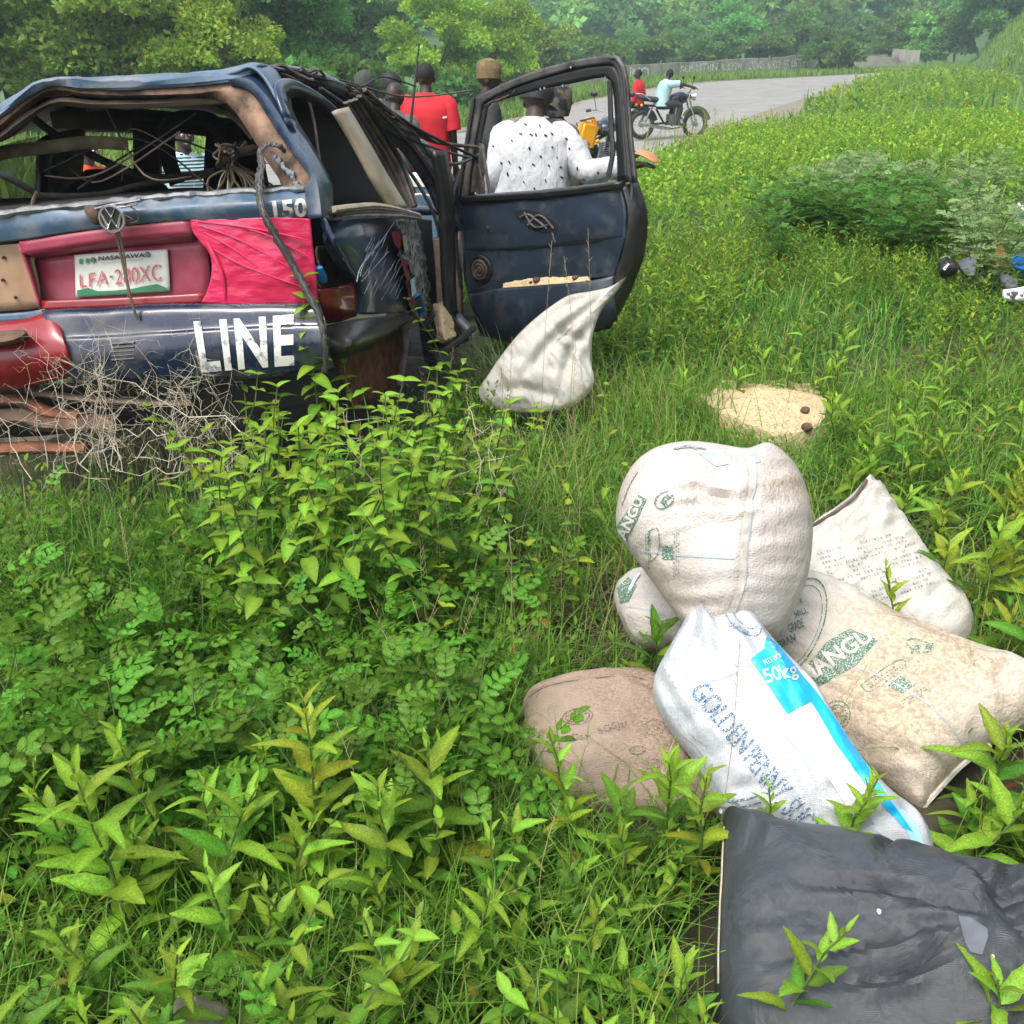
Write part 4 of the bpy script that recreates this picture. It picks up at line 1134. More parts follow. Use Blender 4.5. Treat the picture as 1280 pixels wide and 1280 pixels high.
grid_panel('bumper_corner', [[side(408, 406, -.05), side(440, 400, .03), side(470, 396, .06), side(512, 392, .05)], [side(408, 425, -.04), side(440, 422, .06), side(472, 414, .08), side(513, 398, .06)], [side(412, 445, -.05), side(438, 440, .05), side(474, 424, .07), side(512, 401, .05)], [side(416, 452, -.09), side(438, 446, .0), side(474, 428, .02), side(510, 403, .01)]], M['black'], car, 4, 5, dent=.005, thick=.015)
grid_panel('rusty_inner_arch', [[side(415, 440, -.12), side(445, 432, -.1), side(480, 420, -.1), side(505, 404, -.1)], [side(425, 470, -.12), side(455, 462, -.1), side(485, 450, -.1), side(506, 440, -.1)], [side(440, 510, -.12), side(465, 500, -.1), side(490, 490, -.1), side(500, 486, -.1)]], M['rust'], car, 6, 6, dent=.012, dscale=20, thick=.01)
MB().tube([side(507, 404, -.02), side(506, 440, -.02), side(498, 484, -.02)], .016, 6, flat=.5).build('arch_flange', M['brownstrip'], car)
grid_panel('torn_sill', [[side(524, 398, -.02), side(538, 402, 0), side(549, 434, .0)], [side(528, 430, -.03), side(542, 440, 0), side(549, 462, .0)], [side(530, 450, -.05), side(541, 462, -.02), side(548, 470, -.01)]], M['navy'], car, 4, 4, dent=.01, thick=.008)
# rear wheel sunk in the weeds
wc = side(520, 470, -.20)
wheel = MB().torus(wc, RT, .215, .085, 28, 10).build('wheel', M['rubber'], car)
MB().disc(wc - RT * .05, RT, .17, .15, .1, 24).build('rim', M['greymetal'], wheel)
wheel2c = wc - RT * 1.38
w2 = MB().torus(wheel2c, RT, .215, .085, 24, 8).build('wheel', M['rubber'], car)
MB().disc(wheel2c - RT * .05, RT, .17, .15, .1, 20).build('rim', M['greymetal'], w2)
for k in (0, -1.38):
    fc = wc + FW * 2.42 + RT * k
    w3 = MB().torus(fc, RT, .215, .085, 24, 8).build('wheel', M['rubber'], car)
    MB().disc(fc - RT * .05, RT, .17, .15, .1, 20).build('rim', M['greymetal'], w3)

# quarter window surround, bent pillars and seals
qo = [(357, 147), (346, 112), (352, 100), (376, 104), (420, 135), (448, 180), (474, 225), (497, 262), (460, 268), (414, 272), (408, 231), (383, 185), (357, 147)]
qi = [(372, 152), (362, 128), (366, 122), (380, 124), (412, 146), (440, 186), (464, 228), (486, 258), (456, 262), (420, 264), (416, 232), (394, 188), (372, 152)]
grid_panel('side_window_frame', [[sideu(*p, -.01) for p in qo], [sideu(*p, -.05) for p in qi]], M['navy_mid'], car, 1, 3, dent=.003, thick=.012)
grid_panel('beige_pillar', [[sideu(414, 140, .01), sideu(440, 184, .015), sideu(464, 228, .02), sideu(486, 262, .02)], [sideu(430, 136, .025), sideu(458, 184, .03), sideu(484, 228, .03), sideu(504, 260, .03)]], M['beige'], car, 2, 5, dent=.002, thick=.02)
for k, (d, mn) in enumerate([((0, 0), 'brownstrip'), ((6, -2), 'frame_dusty'), ((12, -4), 'brownstrip'), ((17, -8), 'rubber')]):
    MB().tube(catmull([sideu(432 + d[0], 128 + d[1], .03 + .004 * k), sideu(461 + d[0] * 1.1, 174 + d[1], .03), sideu(486 + d[0] * 1.1, 217 + d[1], .03), sideu(508 + d[0] * .7, 260 + d[1] * .3, .03)], 5), .014, 7, flat=.5).build('pillar_trim', M[mn], car)
for k in range(4):
    MB().tube(catmull([sideu(414, 262 + k * 3.2, .02 - k * .008), sideu(440, 259 + k * 3.4, .035 - k * .004), sideu(470, 257 + k * 4, .035 - k * .003), sideu(498, 262 + k * 2.6, .03), sideu(522, 269 + k * 1.2, .02)], 4), .018, 7, flat=.6).build('sill_trim', M[['beige', 'brownstrip', 'tailbrown', 'greymetal'][k]], car)
# B pillar and door opening
grid_panel('door_pillar', [[at(538, 190, 5.0), at(545, 235, 5.02), at(549, 300, 5.05), at(552, 360, 5.05), at(556, 396, 5.05)], [at(552, 188, 5.1), at(560, 235, 5.1), at(563, 300, 5.15), at(564, 360, 5.15), at(566, 392, 5.15)]], M['black'], car, 3, 4, dent=.003, thick=.03)
# bent roof rail down the right side with its bundles of seals and wires
rail = [(345, 92, 3.95), (395, 104, 4.2), (440, 124, 4.55), (480, 155, 4.85), (515, 195, 5.1), (540, 235, 5.3), (552, 262, 5.35)]
grid_panel('roof_rail', [[at(u - 6, v + 4, Y) for u, v, Y in rail], [at(u + 6, v - 4, Y + .03) for u, v, Y in rail], [at(u + 16, v - 6, Y + .12) for u, v, Y in rail]], M['navy'], car, 4, 5, dent=.006, dscale=8, thick=.015)
grid_panel('front_pillar', [[at(470, 148, 4.9), at(505, 175, 5.1), at(535, 210, 5.3), at(556, 250, 5.45), at(570, 290, 5.5)], [at(490, 150, 5.1), at(525, 180, 5.3), at(556, 212, 5.5), at(574, 245, 5.6), at(582, 285, 5.62)]], M['navy'], car, 3, 5, dent=.012, dscale=8, thick=.03)
wires = [
 ([(340, 84, 3.9), (380, 96, 4.1), (430, 118, 4.5), (490, 165, 4.9), (560, 205, 5.4), (604, 190, 5.5)], .013, 'frame_dusty'),
 ([(360, 86, 4.0), (400, 98, 4.2), (450, 112, 4.6), (520, 160, 5.0), (598, 198, 5.5)], .010, 'rubber'),
 ([(350, 84, 3.95), (392, 90, 4.2), (440, 104, 4.6), (510, 121, 5.0), (590, 113, 5.3)], .006, 'brownstrip'),
 ([(368, 92, 4.0), (410, 110, 4.3), (462, 140, 4.7), (520, 192, 5.1), (552, 250, 5.25), (566, 330, 5.3)], .012, 'black'),
 ([(400, 110, 4.2), (455, 150, 4.6), (505, 205, 4.95), (540, 262, 5.1), (556, 320, 5.2)], .010, 'greymetal'),
 ([(338, 88, 3.85), (362, 96, 3.9), (380, 110, 4.0), (392, 150, 4.0), (398, 190, 3.9), (404, 232, 3.8)], .007, 'brownstrip'),
 ([(345, 92, 3.85), (360, 116, 3.85), (366, 150, 3.8)], .005, 'brownstrip'),
 ([(338, 86, 3.85), (352, 82, 3.9), (372, 94, 3.95), (390, 100, 4.1), (376, 88, 4.2), (350, 85, 4.0)], .010, 'brownstrip'),
 ([(405, 100, 4.3), (440, 118, 4.5), (470, 128, 4.7), (500, 150, 4.9), (548, 180, 5.2)], .008, 'greystrap'),
 ([(455, 112, 4.6), (500, 150, 4.9), (540, 176, 5.2), (598, 184, 5.5)], .014, 'brownstrip'),
 ([(470, 135, 4.7), (510, 172, 5.0), (560, 190, 5.4), (600, 200, 5.5)], .009, 'frame_dusty'),
 ([(420, 100, 4.4), (450, 108, 4.5), (478, 96, 4.6), (520, 108, 4.8)], .005, 'rubber'),
 ([(540, 262, 5.1), (556, 268, 5.2), (566, 240, 5.3), (575, 215, 5.4)], .012, 'black'),
 ([(560, 300, 5.2), (562, 350, 5.25), (568, 400, 5.3)], .012, 'rubber'),
 ([(555, 330, 5.2), (566, 345, 5.25), (560, 372, 5.2), (572, 390, 5.3)], .008, 'rubber')]
for pts, r, mn in wires:
    MB().tube(catmull([at(u, v, Y) for u, v, Y in pts], 6), r, 7, flat=.7).build('loose_seal', M[mn], car)
# mess along the bent rail: many thin strands
strands = MB()
for i in range(18):
    t0 = R.uniform(0, .5); t1 = t0 + R.uniform(.25, .5)
    pts = []
    for k in range(5):
        t = min(1, t0 + (t1 - t0) * k / 4)
        u = np.interp(t, [0, .2, .4, .6, .8, 1], [342, 385, 430, 475, 520, 560]); v = np.interp(t, [0, .2, .4, .6, .8, 1], [88, 100, 120, 150, 185, 225]); Y = np.interp(t, [0, 1], [3.9, 5.4])
        pts.append(at(u + R.uniform(-8, 14), v + R.uniform(-14, 4), Y + R.uniform(-.05, .05)))
    strands.tube(catmull(pts, 4), R.uniform(.003, .006), 5)
tag(strands.build('wire_tangle', M['brownstrip'], car), kind='stuff')
# seal hanging out of the rear window down over the lamp
for dx, r, mn in [(0, .006, 'rubber'), (3, .006, 'frame_dusty'), (6, .005, 'rubber')]:
    pts = [hatch(325 + dx, 205, .05), hatch(323 + dx * .6, 190, .06), hatch(331 + dx * .8, 181, .06), hatch(347 + dx * .5, 182, .06), hatch(356, 190, .04)]
    (lambda q: MB().tube([p + Vector((R.uniform(-.003, .003), 0, R.uniform(-.003, .003))) for p in q], [r * R.uniform(.6, 1.25) for _ in q], 6, flat=.6).build('loose_seal', M[mn], car))(catmull(pts, 8))
    pts = [hatch(325 + dx, 202, .05), hatch(321 + dx, 232, .06), rear(325 + dx, 262, .10), rear(345 + dx, 300, .10), rear(371 + dx, 345, .10), rear(394 + dx * .8, 390, .12), rear(404 + dx * .6, 430, .14), rear(404 + dx * .6, 465, .12)]
    (lambda q: MB().tube([p + Vector((R.uniform(-.003, .003), 0, R.uniform(-.003, .003))) for p in q], [r * R.uniform(.6, 1.25) for _ in q], 6, flat=.6).build('loose_seal', M[mn], car))(catmull(pts, 8))
# straps and trims across the rear window
def yline(pts, r, mn, flat, name):
    MB().tube(catmull([at(*p) for p in pts], 6), r * max(flat, .4), 8, flat=1 / max(flat, .4)).build(name, M[mn], car)
yline([(-60, 214, 3.5), (0, 192, 3.6), (60, 184, 3.7), (110, 178, 3.75), (160, 180, 3.8)], .022, 'khaki', .35, 'window_trim')
yline([(108, 136, 3.85), (150, 130, 3.8), (205, 122, 3.75), (250, 128, 3.8), (290, 145, 3.85), (316, 172, 3.8)], .011, 'khaki', .5, 'window_trim')
yline([(33, 140, 3.9), (60, 162, 4.0), (95, 184, 4.1), (150, 210, 4.2), (190, 222, 4.3), (240, 220, 4.3), (268, 214, 4.3)], .017, 'greystrap', .3, 'seat_belt')
yline([(48, 244, 3.6), (90, 245, 3.7), (130, 242, 3.8), (170, 232, 3.9), (220, 224, 4.1)], .010, 'greystrap', .5, 'seat_belt')
yline([(-30, 205, 3.5), (10, 222, 3.5), (46, 242, 3.55)], .012, 'rubber', .5, 'window_trim')
yline([(46, 242, 3.55), (42, 252, 3.5), (40, 262, 3.45)], .012, 'khaki', .5, 'window_trim')
yline([(34, 130, 3.8), (80, 126, 3.9), (130, 130, 4.0), (200, 124, 4.0)], .014, 'black', .6, 'window_trim')
for k in range(16):
    u0 = 268 + k * 4.0
    yline([(u0 + R.uniform(-4, 4), 182 + R.uniform(-6, 8), 3.75), (284 + R.uniform(-6, 10), 200 + R.uniform(-4, 6), 3.7), (u0 + R.uniform(-6, 6), 222, 3.68), (u0 + R.uniform(-8, 8), 240, 3.66)], R.uniform(.004, .008), R.choice(['brownstrip', 'tailbrown', 'beige', 'rubber', 'khaki']), .6, 'loose_wire')
for k in range(5):
    c0 = (286 + R.uniform(-8, 8), 198 + R.uniform(-8, 8))
    loop = [(c0[0] + math.cos(a) * R.uniform(6, 15), c0[1] + math.sin(a) * R.uniform(6, 15), 3.66 + R.uniform(-.06, .06)) for a in np.linspace(R.uniform(0, 3), R.uniform(5, 9), 7)]
    yline(loop, R.uniform(.004, .007), R.choice(['tailbrown', 'brownstrip', 'beige', 'greystrap']), .6, 'loose_wire')
for k in range(6):
    u0, u1 = R.uniform(40, 200), R.uniform(210, 350)
    yline([(u0, R.uniform(130, 240), R.uniform(3.6, 4.0)), ((u0 + u1) / 2 + R.uniform(-30, 30), R.uniform(150, 245), R.uniform(3.6, 4.0)), (u1, R.uniform(140, 240), R.uniform(3.6, 3.9))], R.uniform(.002, .004), R.choice(['rubber', 'brownstrip', 'greystrap', 'khaki']), .8, 'loose_wire')
# jagged bits of glass and sealant on the right of the opening
for i in range(26):
    t = i / 25
    u = np.interp(t, [0, .5, 1], [353, 372, 383]); v = np.interp(t, [0, .5, 1], [196, 216, 234])
    MB().ball(hatch(u - 10 + R.uniform(-2, 2), v + R.uniform(-2, 2), .01), R.uniform(.006, .011), 6, 4).build('glass_crumb', M['greymetal'], car)

# --- inside: floor, seats, head restraints, dashboard and screen pillars, left wall
def ipanel(name, px, m, thick=.03, **k):
    return grid_panel(name, [[at(*p) for p in r] for r in px], m, car, 2, 2, thick=thick, **k)
ipanel('floor_pan', [[(-150, 420, 3.5), (150, 400, 3.5), (400, 395, 3.6)], [(0, 330, 5.6), (250, 330, 5.6), (540, 345, 5.6)]], M['interior'])
ipanel('parcel_rest', [[(-60, 275, 3.45), (150, 262, 3.45), (380, 250, 3.45)], [(-20, 262, 3.8), (150, 252, 3.8), (385, 240, 3.8)]], M['interior'])
ipanel('rear_seat', [[(-30, 268, 3.85), (150, 262, 3.85), (370, 250, 3.85)], [(-20, 330, 3.95), (150, 330, 3.95), (385, 320, 3.95)]], M['interior'], thick=.1)
ipanel('dashboard', [[(60, 262, 5.35), (250, 246, 5.35), (540, 275, 5.35)], [(50, 268, 5.2), (250, 262, 5.2), (540, 290, 5.2)], [(50, 330, 5.3), (250, 330, 5.3), (545, 380, 5.3)]], M['interior'], thick=.06)
ipanel('screen_header', [[(60, 130, 5.3), (180, 136, 5.3), (300, 150, 5.3), (420, 178, 5.3), (500, 190, 5.3)], [(66, 160, 5.25), (180, 162, 5.25), (270, 168, 5.25), (420, 228, 5.25), (520, 240, 5.25)]], M['headliner'], thick=.04)
ipanel('screen_pillar', [[(170, 155, 5.2), (171, 200, 5.2), (172, 262, 5.2)], [(206, 158, 5.2), (203, 200, 5.2), (200, 262, 5.2)]], M['interior'], thick=.05)
ipanel('screen_pillar', [[(262, 150, 5.1), (258, 200, 5.1), (256, 262, 5.1)], [(330, 155, 5.1), (330, 200, 5.1), (345, 265, 5.1)]], M['interior'], thick=.04)
ipanel('side_trim', [[(356, 120, 4.35), (360, 190, 4.35), (380, 268, 4.35)], [(430, 150, 4.75), (470, 215, 4.75), (500, 275, 4.75)]], M['interior'], thick=.03)
ipanel('left_pillar_trim', [[(58, 168, 4.9), (50, 215, 4.9), (46, 268, 4.9)], [(98, 160, 5.1), (96, 215, 5.1), (92, 268, 5.1)]], M['khaki'], thick=.04)
ipanel('left_pillar', [[(46, 175, 4.8), (42, 268, 4.8)], [(58, 168, 4.85), (50, 268, 4.85)]], M['black'], thick=.04)
glass = bpy.data.materials.new('dusty window glass'); glass.use_nodes = True
g = glass.node_tree; gp_ = g.nodes['Principled BSDF']; gp_.inputs['Base Color'].default_value = (.30, .36, .33, 1); gp_.inputs['Roughness'].default_value = .25; gp_.inputs['Alpha'].default_value = .5
ipanel('side_glass', [[(-70, 220, 3.9), (-10, 186, 4.3), (50, 170, 4.7)], [(-75, 290, 3.9), (-15, 275, 4.3), (44, 266, 4.7)]], glass, thick=.004)
ipanel('left_side_panel', [[(-75, 288, 3.9), (-15, 274, 4.3), (44, 265, 4.7), (92, 262, 5.3)], [(-75, 420, 3.9), (-15, 390, 4.3), (44, 370, 4.7), (92, 350, 5.3)]], M['navy'], thick=.03)
ipanel('hood', [[(150, 246, 6.4), (330, 250, 6.4), (500, 246, 6.3)], [(130, 262, 5.5), (330, 262, 5.5), (545, 262, 5.6)]], M['navy'], thick=.03)
# front seats
def seat(u, Y, w, hpx, hr):
    c = at(u, 262, Y)
    s = MB()
    ring = []
    for i in range(9):
        t = i / 8
        ww = w * (0.86 + .25 * math.sin(math.pi * t)) * (1 if t < .8 else 1 - (t - .8) * 1.9)
        ring.append((c + Vector((0, .12 * t, hpx * t - .35)), ww / 2))
    pts = [r[0] for r in ring]; s.tube(pts, [r[1] for r in ring], 14, flat=.36)
    s.build('seat_back', M['interior'], car)
    if hr == 'ring':
        pts = [c + Vector((x, .16, z)) for x, z in [(-.10, hpx - .33), (-.125, hpx - .22), (-.11, hpx - .10), (-.05, hpx - .065), (.05, hpx - .065), (.11, hpx - .10), (.125, hpx - .22), (.10, hpx - .33)]]
        MB().tube(catmull(pts, 4), .036, 8).build('head_restraint', M['interior'], car)
seat(140, 4.5, .52, .50, None)
seat(240, 4.5, .50, .42, 'ring')
# grain on the sill inside the door opening
grid_panel('spilled_grain', [[at(541, 381, 5.1), at(550, 377, 5.1), at(560, 380, 5.15)], [at(543, 398, 4.95), at(553, 396, 4.9), at(566, 402, 5.0)], [at(545, 424, 4.85), at(556, 424, 4.8), at(570, 420, 4.9)]], M['maize'], car, 8, 8, dent=.012, dscale=20, thick=.05)
grid_panel('door_sill', [[side(530, 400, -.05), at(566, 395, 5.3)], [side(548, 440, 0), at(590, 425, 5.2)]], M['greymetal'], car, 4, 4, dent=.01, thick=.05)
MB().tube(catmull([at(555, 440, 4.6), at(575, 425, 4.9), at(592, 410, 5.1)], 4), .018, 7).build('torn_sill_rail', M['rubber'], car)

# --- open front door
doorm = grid_panel('door', [[door(u, v, o) for u, v, o in r] for r in [
        [(574, 250, .0), (630, 248, .012), (690, 243, .014), (740, 238, .012), (776, 234, .0)],
        [(576, 280, .0), (632, 280, .025), (692, 276, .03), (742, 270, .025), (783, 264, .0)],
        [(578, 309, .0), (634, 308, .018), (692, 303, .02), (742, 297, .018), (782, 291, .0)],
        [(579, 316, .0), (634, 315, .004), (692, 310, .004), (742, 304, .004), (781, 298, .0)],
        [(580, 345, .0), (634, 343, .008), (692, 338, .008), (742, 332, .008), (772, 328, .0)],
        [(584, 367, .0), (634, 362, .004), (692, 356, .004), (742, 348, .004), (766, 345, .0)]]], M['door_blue'], car, 6, 7, dent=.006, dscale=6, thick=.012, seed=9)
def dpart(name, px, m, kr=4, kc=5, **k):
    o = grid_panel(name, [[door(u, v, of) for u, v, of in r] for r in px], m, car, kr, kc, **k)
    o.parent = doorm; o.matrix_parent_inverse = parent_inv(doorm)
    return o
def dmb(mb, name, m, **k):
    return mb.build(name, m, doorm, **k)
def dmbw(mb, name, m, **k):
    o = mb.build(name, m, doorm, **k); return o
# pocket
dpart('door_pocket', [[(584, 368, .005), (628, 360, .05), (670, 357, .06), (735, 351, .05), (768, 344, .005)], [(590, 385, .01), (632, 384, .07), (675, 380, .08), (735, 374, .07), (768, 366, .01)], [(600, 404, .0), (637, 410, .04), (680, 410, .05), (735, 400, .04), (770, 388, .0)], [(604, 420, -.03), (640, 428, -.02), (680, 428, -.02), (735, 418, -.02), (772, 400, -.03)]], M['door_blue'], dent=.004, thick=.01)
mg = MB()
tops = [(629, 355), (650, 352), (680, 349), (710, 348), (735, 346)]
rows_ = [[door(u, v, .002) for u, v in tops], [door(u, v - 1.5 + (1.5 if i in (0, 4) else 0), .03) for i, (u, v) in enumerate(tops)], [door(u, v + 4 + (3 if 0 < i < 4 else 0), .048) for i, (u, v) in enumerate(tops)]]
o = grid_panel('pocket_grain', rows_, M['maize'], car, 6, 8, dent=.006, dscale=40, thick=.03); o.parent = doorm; o.matrix_parent_inverse = parent_inv(doorm)
for u, v, r in [(671, 350, .017), (719, 347, .013), (664, 353, .009)]:
    dmb(MB().ball(door(u, v, .04), (r * 1.3, r, r * .9), 10, 7), 'pebble', M['tailbrown'])
# torn handle hole, its inner shade a flat black patch; small hole, speaker
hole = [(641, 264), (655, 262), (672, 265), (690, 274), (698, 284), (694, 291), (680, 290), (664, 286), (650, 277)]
hb = MB().add([door(u, v, .034) for u, v in hole], [tuple(range(len(hole)))]); dmb(hb, 'handle_hole_shade', M['hole_shade'], smooth=False)
for pts in ([(650, 272), (660, 268), (672, 276), (684, 286)], [(660, 282), (670, 270), (680, 272), (692, 286)], [(655, 265), (668, 284), (688, 280)]):
    dmb(MB().tube(catmull([door(u, v, .040) for u, v in pts], 4), .006, 6), 'torn_lining', M['frame_dusty'])
dmb(MB().tube([door(690, 290, .03), door(692, 298, .035), door(694, 303, .03)], .004, 5), 'hanging_strip', M['greymetal'])
dmb(MB().disc(door(609.5, 286, .022), N_DOOR, .013, .010, .006, 12), 'bolt_hole', M['rubber'])
sp = door(601, 337, .012)
dmb(MB().torus(sp, N_DOOR, .068, .009, 26, 6), 'speaker_ring', M['black'])
dmb(MB().disc(sp - N_DOOR * .0, N_DOOR, .066, .05, .004, 26), 'speaker_cone', M['rubber'])
dmb(MB().torus(sp + N_DOOR * .012, N_DOOR, .048, .008, 24, 6), 'speaker_ring', M['brownstrip'])
dmb(MB().torus(sp + N_DOOR * .014, N_DOOR, .030, .007, 20, 6), 'speaker_ring', M['tailbrown'])
dmb(MB().disc(sp + N_DOOR * .008, N_DOOR, .024, .014, .014, 16), 'speaker_magnet', M['brownstrip'])
dmb(MB().disc(sp + N_DOOR * .022, N_DOOR, .007, .006, .002, 10), 'speaker_hole', M['rubber'])
# window frame: two stepped rings, thick
fo = [(574, 250), (580, 200), (590, 140), (600, 120), (652, 95), (715, 76), (762, 69), (776, 76), (783, 99), (789, 169), (795, 228)]
fm = [(584, 249), (590, 200), (600, 142), (609, 125), (655, 104), (715, 86), (758, 80), (769, 85), (775, 105), (780, 169), (785, 228)]
fi = [(590, 248), (597, 198), (607, 146), (614, 131), (660, 116), (715, 104), (752, 97), (762, 101), (766, 112), (770, 169), (772, 226)]
dpart('window_frame', [[(u, v, -.04) for u, v in fo], [(u, v, .02) for u, v in fo]], M['black'], 2, 4, dent=.003, thick=.02)
dpart('window_frame', [[(u, v, .022) for u, v in fo], [(u, v, .015) for u, v in fm]], M['frame_dusty'], 3, 4, dent=.005, dscale=12, thick=.015)
dpart('window_frame', [[(u, v, .004) for u, v in fm], [(u, v, -.004) for u, v in fi]], M['black'], 3, 4, dent=.003, thick=.03)
dpart('window_ledge', [[(574, 247, .03), (640, 243, .04), (700, 238, .04), (776, 228, .03)], [(574, 253, .02), (640, 250, .03), (700, 245, .03), (777, 236, .02)]], M['black'], dent=.003, thick=.04)
for u, v in [(714, 78), (704, 101), (681, 104), (757, 91), (676, 105)]:
    dmb(MB().disc(door(u, v + 6, .03), N_DOOR, .006, .005, .005, 8), 'frame_rivet', M['chrome'])
for pts in ([(606, 132), (616, 126), (632, 122)], [(614, 131), (624, 124), (636, 119)], [(620, 127), (630, 121)], [(641, 117), (643, 113)], [(609, 134), (612, 128)]):
    dmb(MB().tube([door(u, v, .034) for u, v in pts], .0045, 5, flat=.5), 'paint_flake', M['tan'])
dmb(MB().tube(catmull([door(762, 101, .01), door(764, 160, .01), door(766, 190, .02), door(760, 222, .03)], 4), .012, 6), 'window_channel', M['rubber'])
dmb(MB().tube(catmull([door(600, 215, .01), door(602, 180, .02), door(606, 205, .03), door(612, 240, .02)], 4), .012, 6, flat=.4), 'window_channel', M['greystrap'])
dmb(MB().tube(catmull([door(592, 240, .01), door(596, 205, .02), door(604, 235, .02)], 4), .014, 6, flat=.4), 'window_channel', M['brownstrip'])
# thick edge with the latch, and the outer skin behind
ed = [(795, 228), (806, 262), (807, 290), (803, 320), (792, 350), (775, 385), (760, 410)]
ei = [(777, 234), (784, 262), (783, 290), (776, 322), (768, 345), (768, 372), (745, 405)]
dpart('door_edge', [[(u, v, .0) for u, v in ei], [((a[0] + b[0]) / 2, (a[1] + b[1]) / 2, -.03) for a, b in zip(ei, ed)], [(u, v, -.10) for u, v in ed]], M['black'], 4, 4, dent=.006, dscale=14, thick=.012)
dpart('door_skin', [[(574, 250, -.12), (690, 243, -.15), (795, 228, -.11)], [(577, 330, -.14), (690, 330, -.17), (803, 316, -.13)], [(600, 420, -.10), (680, 428, -.13), (762, 410, -.10)]], M['navy'], 4, 4, dent=.004, thick=.01)
dmb(MB().box(door(791, 303, -.05), (.03, .05, .06)), 'latch', M['rust'], smooth=False)
dmb(MB().tube([door(786, 206, .02), door(790, 232, .0), door(788, 262, -.02), door(792, 290, -.05)], .006, 6), 'edge_seal', M['greymetal'])
dmb(MB().tube(catmull([door(592, 122, .03), door(580, 200, .03), door(572, 250, .03), door(570, 300, .02), door(576, 360, .0)], 4), .011, 6), 'edge_seal', M['rubber'])
# antenna rod standing up behind the roof
MB().tube([at(513, 158, 5.0), at(519, 100, 5.02), at(524, 54, 5.04)], [.007, .005, .0035], 6).build('aerial', M['rubber'], car)
